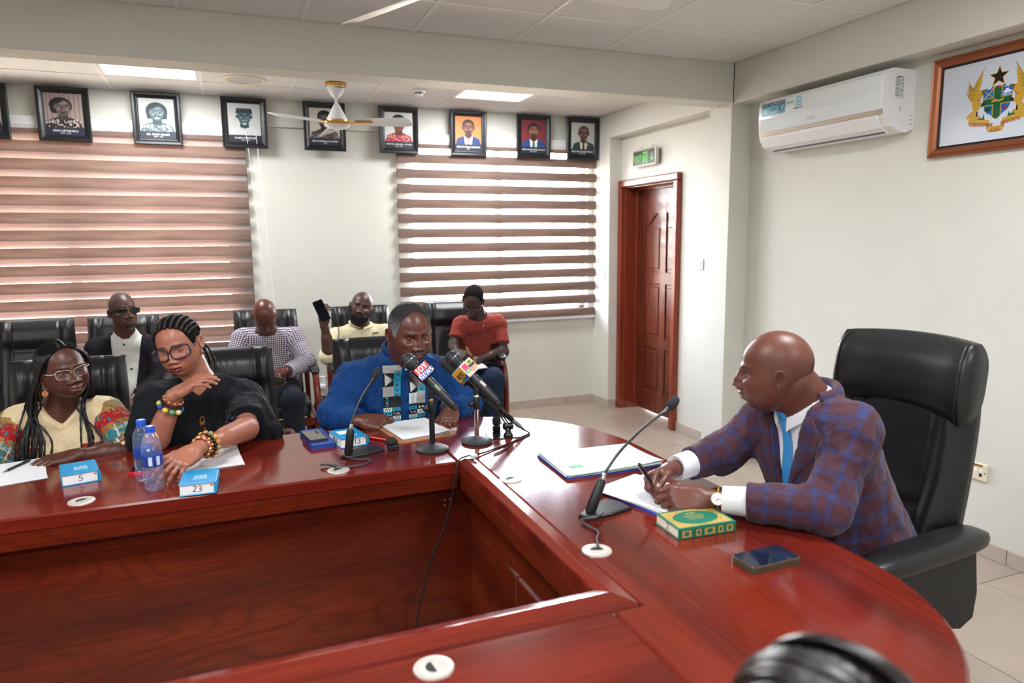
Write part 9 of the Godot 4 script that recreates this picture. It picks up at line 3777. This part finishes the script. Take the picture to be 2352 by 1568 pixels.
func man_in_yellow() -> void:
	var base := vv(0.87, 0, -5.3)
	var root := person("bearded man in pale yellow shirt holding up a phone in the back row", base)
	var J := {"P": vv(0.88, 0.54, -5.36), "C": vv(0.875, 0.78, -5.37), "N": vv(0.865, 0.945, -5.33), "SL": vv(1.060, 0.885, -5.33), "SR": vv(0.675, 0.880, -5.32),
		"EL": vv(1.12, 0.68, -5.22), "WL": vv(1.00, 0.60, -5.02), "ER": vv(0.600, 0.800, -5.12), "WR": vv(0.575, 0.995, -5.10),
		"KL": vv(1.0, 0.50, -4.87), "KR": vv(0.76, 0.50, -4.87), "AL": vv(1.0, 0.10, -4.82), "AR": vv(0.76, 0.10, -4.82), "f": vv(-0.05, 0, 1).normalized(), "g": 1.08, "b": 1.15, "neck": 0.064}
	var skin := lin(78, 50, 42)
	var H := make_head({"skin": skin, "lip": lin(110, 74, 68), "size": 0.985, "w": 1.02, "jaw": 1.08, "cheek": 1.2, "nose_w": 1.25, "lips": 1.0, "open": 0.40, "look": Vector2(0, 0), "brow_c": 0.7, "beard": Color(0.010, 0.009, 0.009), "beard_t": 0.012, "seed": 17}, vv(0.862, 1.098, -5.25), vv(-0.16, 0.10, 1), vv(0.34, 1, -0.12))
	var rh := {"w": vv(0.572, 1.010, -5.10), "d": vv(0.02, 0.92, 0.05), "back": vv(-0.55, 0.1, 0.75), "side": -1.0, "curl": [[0.7, 0.9, 0.5], [0.75, 0.9, 0.5], [0.8, 0.9, 0.5], [0.85, 0.9, 0.5]], "thumb": [0.35, 0.6], "spread": 0.04}
	body(root, base, J, H, [rh])
	var o := Arr.new()
	H.add(o, 2, base)
	var bm := mat(Color.WHITE, 0.85)
	bm.vertex_color_use_as_albedo = true
	part(root, "beard", o.mesh(true), bm)
	var sh := Sdf.new()
	torso(sh, J, 0.012)
	sh.add(J.SL + vv(-0.01, -0.01, 0), J.EL, 0.068, 0.064, 0.04)
	sh.add(J.SR + vv(0.01, -0.01, 0), J.ER + vv(0.0, -0.03, -0.02), 0.066, 0.070, 0.04)
	folds(sh, 83, 0.008, 9.0, Vector3(1.2, 0.7, 1))
	sh.cut(J.N, 0.14, [[J.N + vv(0, 0.02, 0), Vector3(0, 1, 0.2).normalized()]])
	sh.cut(J.ER, 0.10, [[J.ER + vv(0, 0.030, 0.0), (J.WR - J.ER).normalized()]])
	var ym := cloth_mat(c8(230, 222, 186), 0.8, 0.25, 0.3)
	garment(root, "shirt", sh, 0.0125, ym, base)
	collar(root, base, J.N + vv(0, 0.0, 0.005), vv(0.1, 1, 0.2), vv(-0.05, 0, 1), 0.074, 0.036, 0.12, ym, 0.006, 0.0)
	var plk := func(u: float, v: float) -> Vector2: return Vector2((u - 0.5) * 0.035, v)
	part(root, "placket", drape(sh, vv(0.872, 0.955, -5.0), Vector3.RIGHT, vv(0, -0.30, 0), 3, 14, vv(0, 0, -1), 0.004, base, plk), ym)
	var tag_d := func(u: float, v: float) -> Vector2: return Vector2(0.065 + u * 0.045, v - 0.25 * u)
	part(root, "pocket_badge", drape(sh, vv(0.875, 0.905, -5.0), Vector3.RIGHT, vv(0, -0.012, 0), 4, 2, vv(0, 0, -1), 0.003, base, tag_d), mat(c8(110, 60, 56), 0.6))
	var tr := Sdf.new()
	legs(tr, J, 0.012)
	garment(root, "trousers", tr, 0.018, cloth_mat(c8(60, 56, 48)), base)
	shoes(root, J, base, M.black)
	# phone: screen tilted back, wire from its lower end
	var t := thing("mobile_phone", "dark phone on a charging cable held up by the man in yellow", "phone", vv(0.555, 1.105, -5.055))
	var ax := along(Vector3.ZERO, vv(-0.38, 0.92, 0.08), vv(0.3, 0, -1)).basis
	var g := G.new()
	g.prism(Transform3D(Basis(ax.x, ax.y, ax.z), Vector3.ZERO), rrect(0.072, 0.155, 0.010), -0.004, 0.005, 0.002)
	part(t, "body", g.done(), mat(c8(22, 26, 40), 0.2))
	g = G.new()
	g.prism(Transform3D(Basis(ax.x, ax.y, ax.z), Vector3.ZERO), rrect(0.066, 0.149, 0.008), 0.005, 0.0056)
	part(t, "screen", g.done(), mat(c8(16, 22, 44), 0.08))

func man_in_red() -> void:
	var base := vv(1.78, 0, -5.25)
	var root := person("man in rust-red short-sleeved shirt bent over writing notes in the back row", base)
	var J := {"P": vv(1.80, 0.56, -5.30), "C": vv(1.795, 0.80, -5.28), "N": vv(1.770, 0.975, -5.20), "SL": vv(1.940, 0.925, -5.23), "SR": vv(1.620, 0.935, -5.23),
		"EL": vv(1.935, 0.710, -5.12), "WL": vv(1.690, 0.690, -4.97), "ER": vv(1.545, 0.790, -5.16), "WR": vv(1.515, 0.745, -4.985),
		"KL": vv(1.745, 0.56, -4.82), "KR": vv(1.58, 0.53, -4.86), "AL": vv(1.735, 0.10, -4.80), "AR": vv(1.62, 0.10, -4.86), "f": vv(-0.12, 0, 1).normalized(), "g": 0.95, "b": 0.95, "neck": 0.055}
	var skin := lin(62, 44, 42)
	var H := make_head({"skin": skin, "lip": lin(84, 58, 54), "size": 1.03, "hl": 0.016, "w": 0.96, "nose_w": 1.2, "lips": 1.0, "open": 0.05, "look": Vector2(0, -0.4), "brow_c": 0.5, "hair": Color(0.017, 0.013, 0.013), "hair_t": 0.0020, "seed": 19}, vv(1.682, 1.125, -5.09), vv(-0.40, -0.62, 0.70), vv(-0.1, 0.78, 0.62))
	var lh := {"w": vv(1.668, 0.690, -4.955), "d": vv(-0.85, 0.05, 0.35), "back": vv(0.1, 0.75, 0.6), "side": 1.0, "curl": [[0.4, 0.5, 0.3], [0.4, 0.5, 0.3], [0.4, 0.5, 0.3], [0.4, 0.5, 0.3]], "thumb": [0.5, 0.4]}
	var rh := {"w": vv(1.512, 0.748, -4.97), "d": vv(0.25, -0.15, 0.85), "back": vv(-0.75, 0.55, 0.3), "side": -1.0, "curl": [[0.8, 1.0, 0.5], [0.9, 1.1, 0.6], [0.9, 1.2, 0.6], [0.9, 1.2, 0.6]], "thumb": [0.4, 0.8], "spread": 0.03}
	body(root, base, J, H, [lh, rh])
	hair_cap(root, base, H)
	var sh := Sdf.new()
	torso(sh, J, 0.012)
	sh.add(J.SL + vv(-0.01, -0.01, 0), J.SL.lerp(J.EL, 0.72), 0.064, 0.066, 0.035)
	sh.add(J.SR + vv(0.01, -0.01, 0), J.SR.lerp(J.ER, 0.72), 0.062, 0.062, 0.035)
	folds(sh, 85, 0.008, 10.0, Vector3(0.8, 1.2, 1))
	for q in [["SL", "EL"], ["SR", "ER"]]:
		var e: Vector3 = J[q[0]].lerp(J[q[1]], 0.72)
		sh.cut(e, 0.10, [[e, (J[q[1]] - J[q[0]]).normalized()]])
	sh.cut(J.N, 0.13, [[J.N + vv(0, 0.02, 0), Vector3(-0.1, 1, 0.4).normalized()]])
	var rm := cloth_mat(c8(136, 58, 50), 0.85, 0.25, 0.35)
	garment(root, "shirt", sh, 0.0125, rm, base)
	collar(root, base, J.N + vv(0, 0.0, 0.0), vv(-0.15, 1, 0.4), vv(-0.1, 0, 1), 0.066, 0.040, 0.3, rm, 0.04, 0.03)
	var plk := func(u: float, v: float) -> Vector2: return Vector2((u - 0.5) * 0.032, v)
	part(root, "placket", drape(sh, vv(1.77, 0.93, -4.95), Vector3.RIGHT, vv(0.02, -0.34, 0), 3, 16, vv(0, 0, -1), 0.003, base, plk), rm)
	for k in 6:
		button_on(root, sh, vv(1.772 + k * 0.003, 0.925 - k * 0.062, -4.95), vv(0, 0, -1), base, M.white_plastic, 0.005)
	var tr := Sdf.new()
	legs(tr, J, 0.014)
	folds(tr, 86, 0.006, 8.0)
	garment(root, "trousers", tr, 0.014, cloth_mat(c8(34, 44, 68), 0.85, 0.2, 0.4), base)
	shoes(root, J, base, M.black)
	pen("orange and black pen in the writing hand of the man in red", rh.tips[4] + vv(0.035, -0.055, 0.02), rh.tips[4] + vv(-0.035, 0.075, -0.02), c8(196, 130, 60), c8(60, 50, 40), 0.0048)
	var nb := thing("notebook", "small white notepad on the lap of the man in red", "notebook", vv(1.63, 0.655, -4.90), 0.2)
	var g := G.new()
	g.box(TE(Vector3.ZERO, Vector3(0.25, 0, 0)), Vector3(0.15, 0.008, 0.10), 0.001)
	part(nb, "pad", g.done(), M.paper)
	phone("black phone resting on the thigh of the man in red", vv(1.790, 0.655, -4.93), Vector3(0.075, 0.009, 0.15), Basis(Vector3.UP, 1.2) * Basis(Vector3.RIGHT, 0.25), c8(20, 20, 22), c8(12, 12, 14))

# --- the head in the foreground, seen from behind and above
func foreground_head() -> void:
	var base := vv(0.55, 0, -0.44)
	var root := person("person with glossy dark pulled-back hair in the near foreground, seen from behind", base)
	var J := {"P": vv(0.55, 0.54, -0.38), "C": vv(0.55, 0.76, -0.42), "N": vv(0.55, 0.90, -0.44), "SL": vv(0.38, 0.85, -0.44), "SR": vv(0.72, 0.85, -0.44),
		"EL": vv(0.30, 0.68, -0.55), "WL": vv(0.40, 0.68, -0.62), "ER": vv(0.80, 0.68, -0.55), "WR": vv(0.70, 0.68, -0.62),
		"KL": vv(0.46, 0.5, -0.85), "KR": vv(0.64, 0.5, -0.85), "AL": vv(0.46, 0.1, -0.85), "AR": vv(0.64, 0.1, -0.85), "f": vv(0, 0, -1), "g": 0.95, "b": 1.0, "neck": 0.05}
	var H := make_head({"skin": lin(110, 66, 52), "size": 0.94, "open": 0.4, "hair": Color(0.012, 0.010, 0.010), "hair_t": 0.014, "line": [[0.0, 0.080], [0.6, 0.070], [1.0, 0.03], [1.3, 0.0], [1.7, -0.03], [2.2, -0.06], [3.2, -0.07]], "seed": 23}, vv(0.515, 1.050, -0.475), vv(-0.25, -0.12, -1))
	body(root, base, J, H, [])
	var hm := mat(Color.WHITE, 0.35)
	hm.vertex_color_use_as_albedo = true
	hair_cap(root, base, H, hm)
	# combed strands in two masses either side of a parting
	var g := G.new()
	var rng := RandomNumberGenerator.new()
	rng.seed = 77
	for k in 150:
		var s := -1.0 if k % 3 else 1.0
		var a := rng.randf_range(0.08, 1.25) * s
		var pts := []
		for i in 7:
			var q := i / 6.0
			var th := lerpf(0.75, 2.7, q)
			var d := Vector3(sin(a) * (1.0 - 0.25 * q) + 0.05 * s, sin(th) * cos(a * 0.8), cos(th) * cos(a * 0.6)).normalized()
			pts.append(H.xf * (H.skull(d) + d * (0.017 + 0.006 * sin(q * PI) + rng.randf() * 0.002)) - base)
		g.tube(smooth_path(pts, 4), rng.randf_range(0.0022, 0.0042), 5)
	part(root, "hair_strands", g.done(), mat(c8(28, 24, 24), 0.28))
	var dr := Sdf.new()
	torso(dr, J, 0.014)
	arm(dr, J.SL, J.EL, J.WL, 0.06, 0.05, 0.04, 0.004, 1)
	arm(dr, J.SR, J.ER, J.WR, 0.06, 0.05, 0.04, 0.004, 3)
	dr.cut(J.N, 0.12, [[J.N, Vector3.UP]])
	garment(root, "blouse", dr, 0.018, cloth_mat(c8(40, 38, 44)), base)
	var tr := Sdf.new()
	legs(tr, J, 0.012)
	garment(root, "skirt", tr, 0.022, cloth_mat(c8(36, 34, 40)), base)
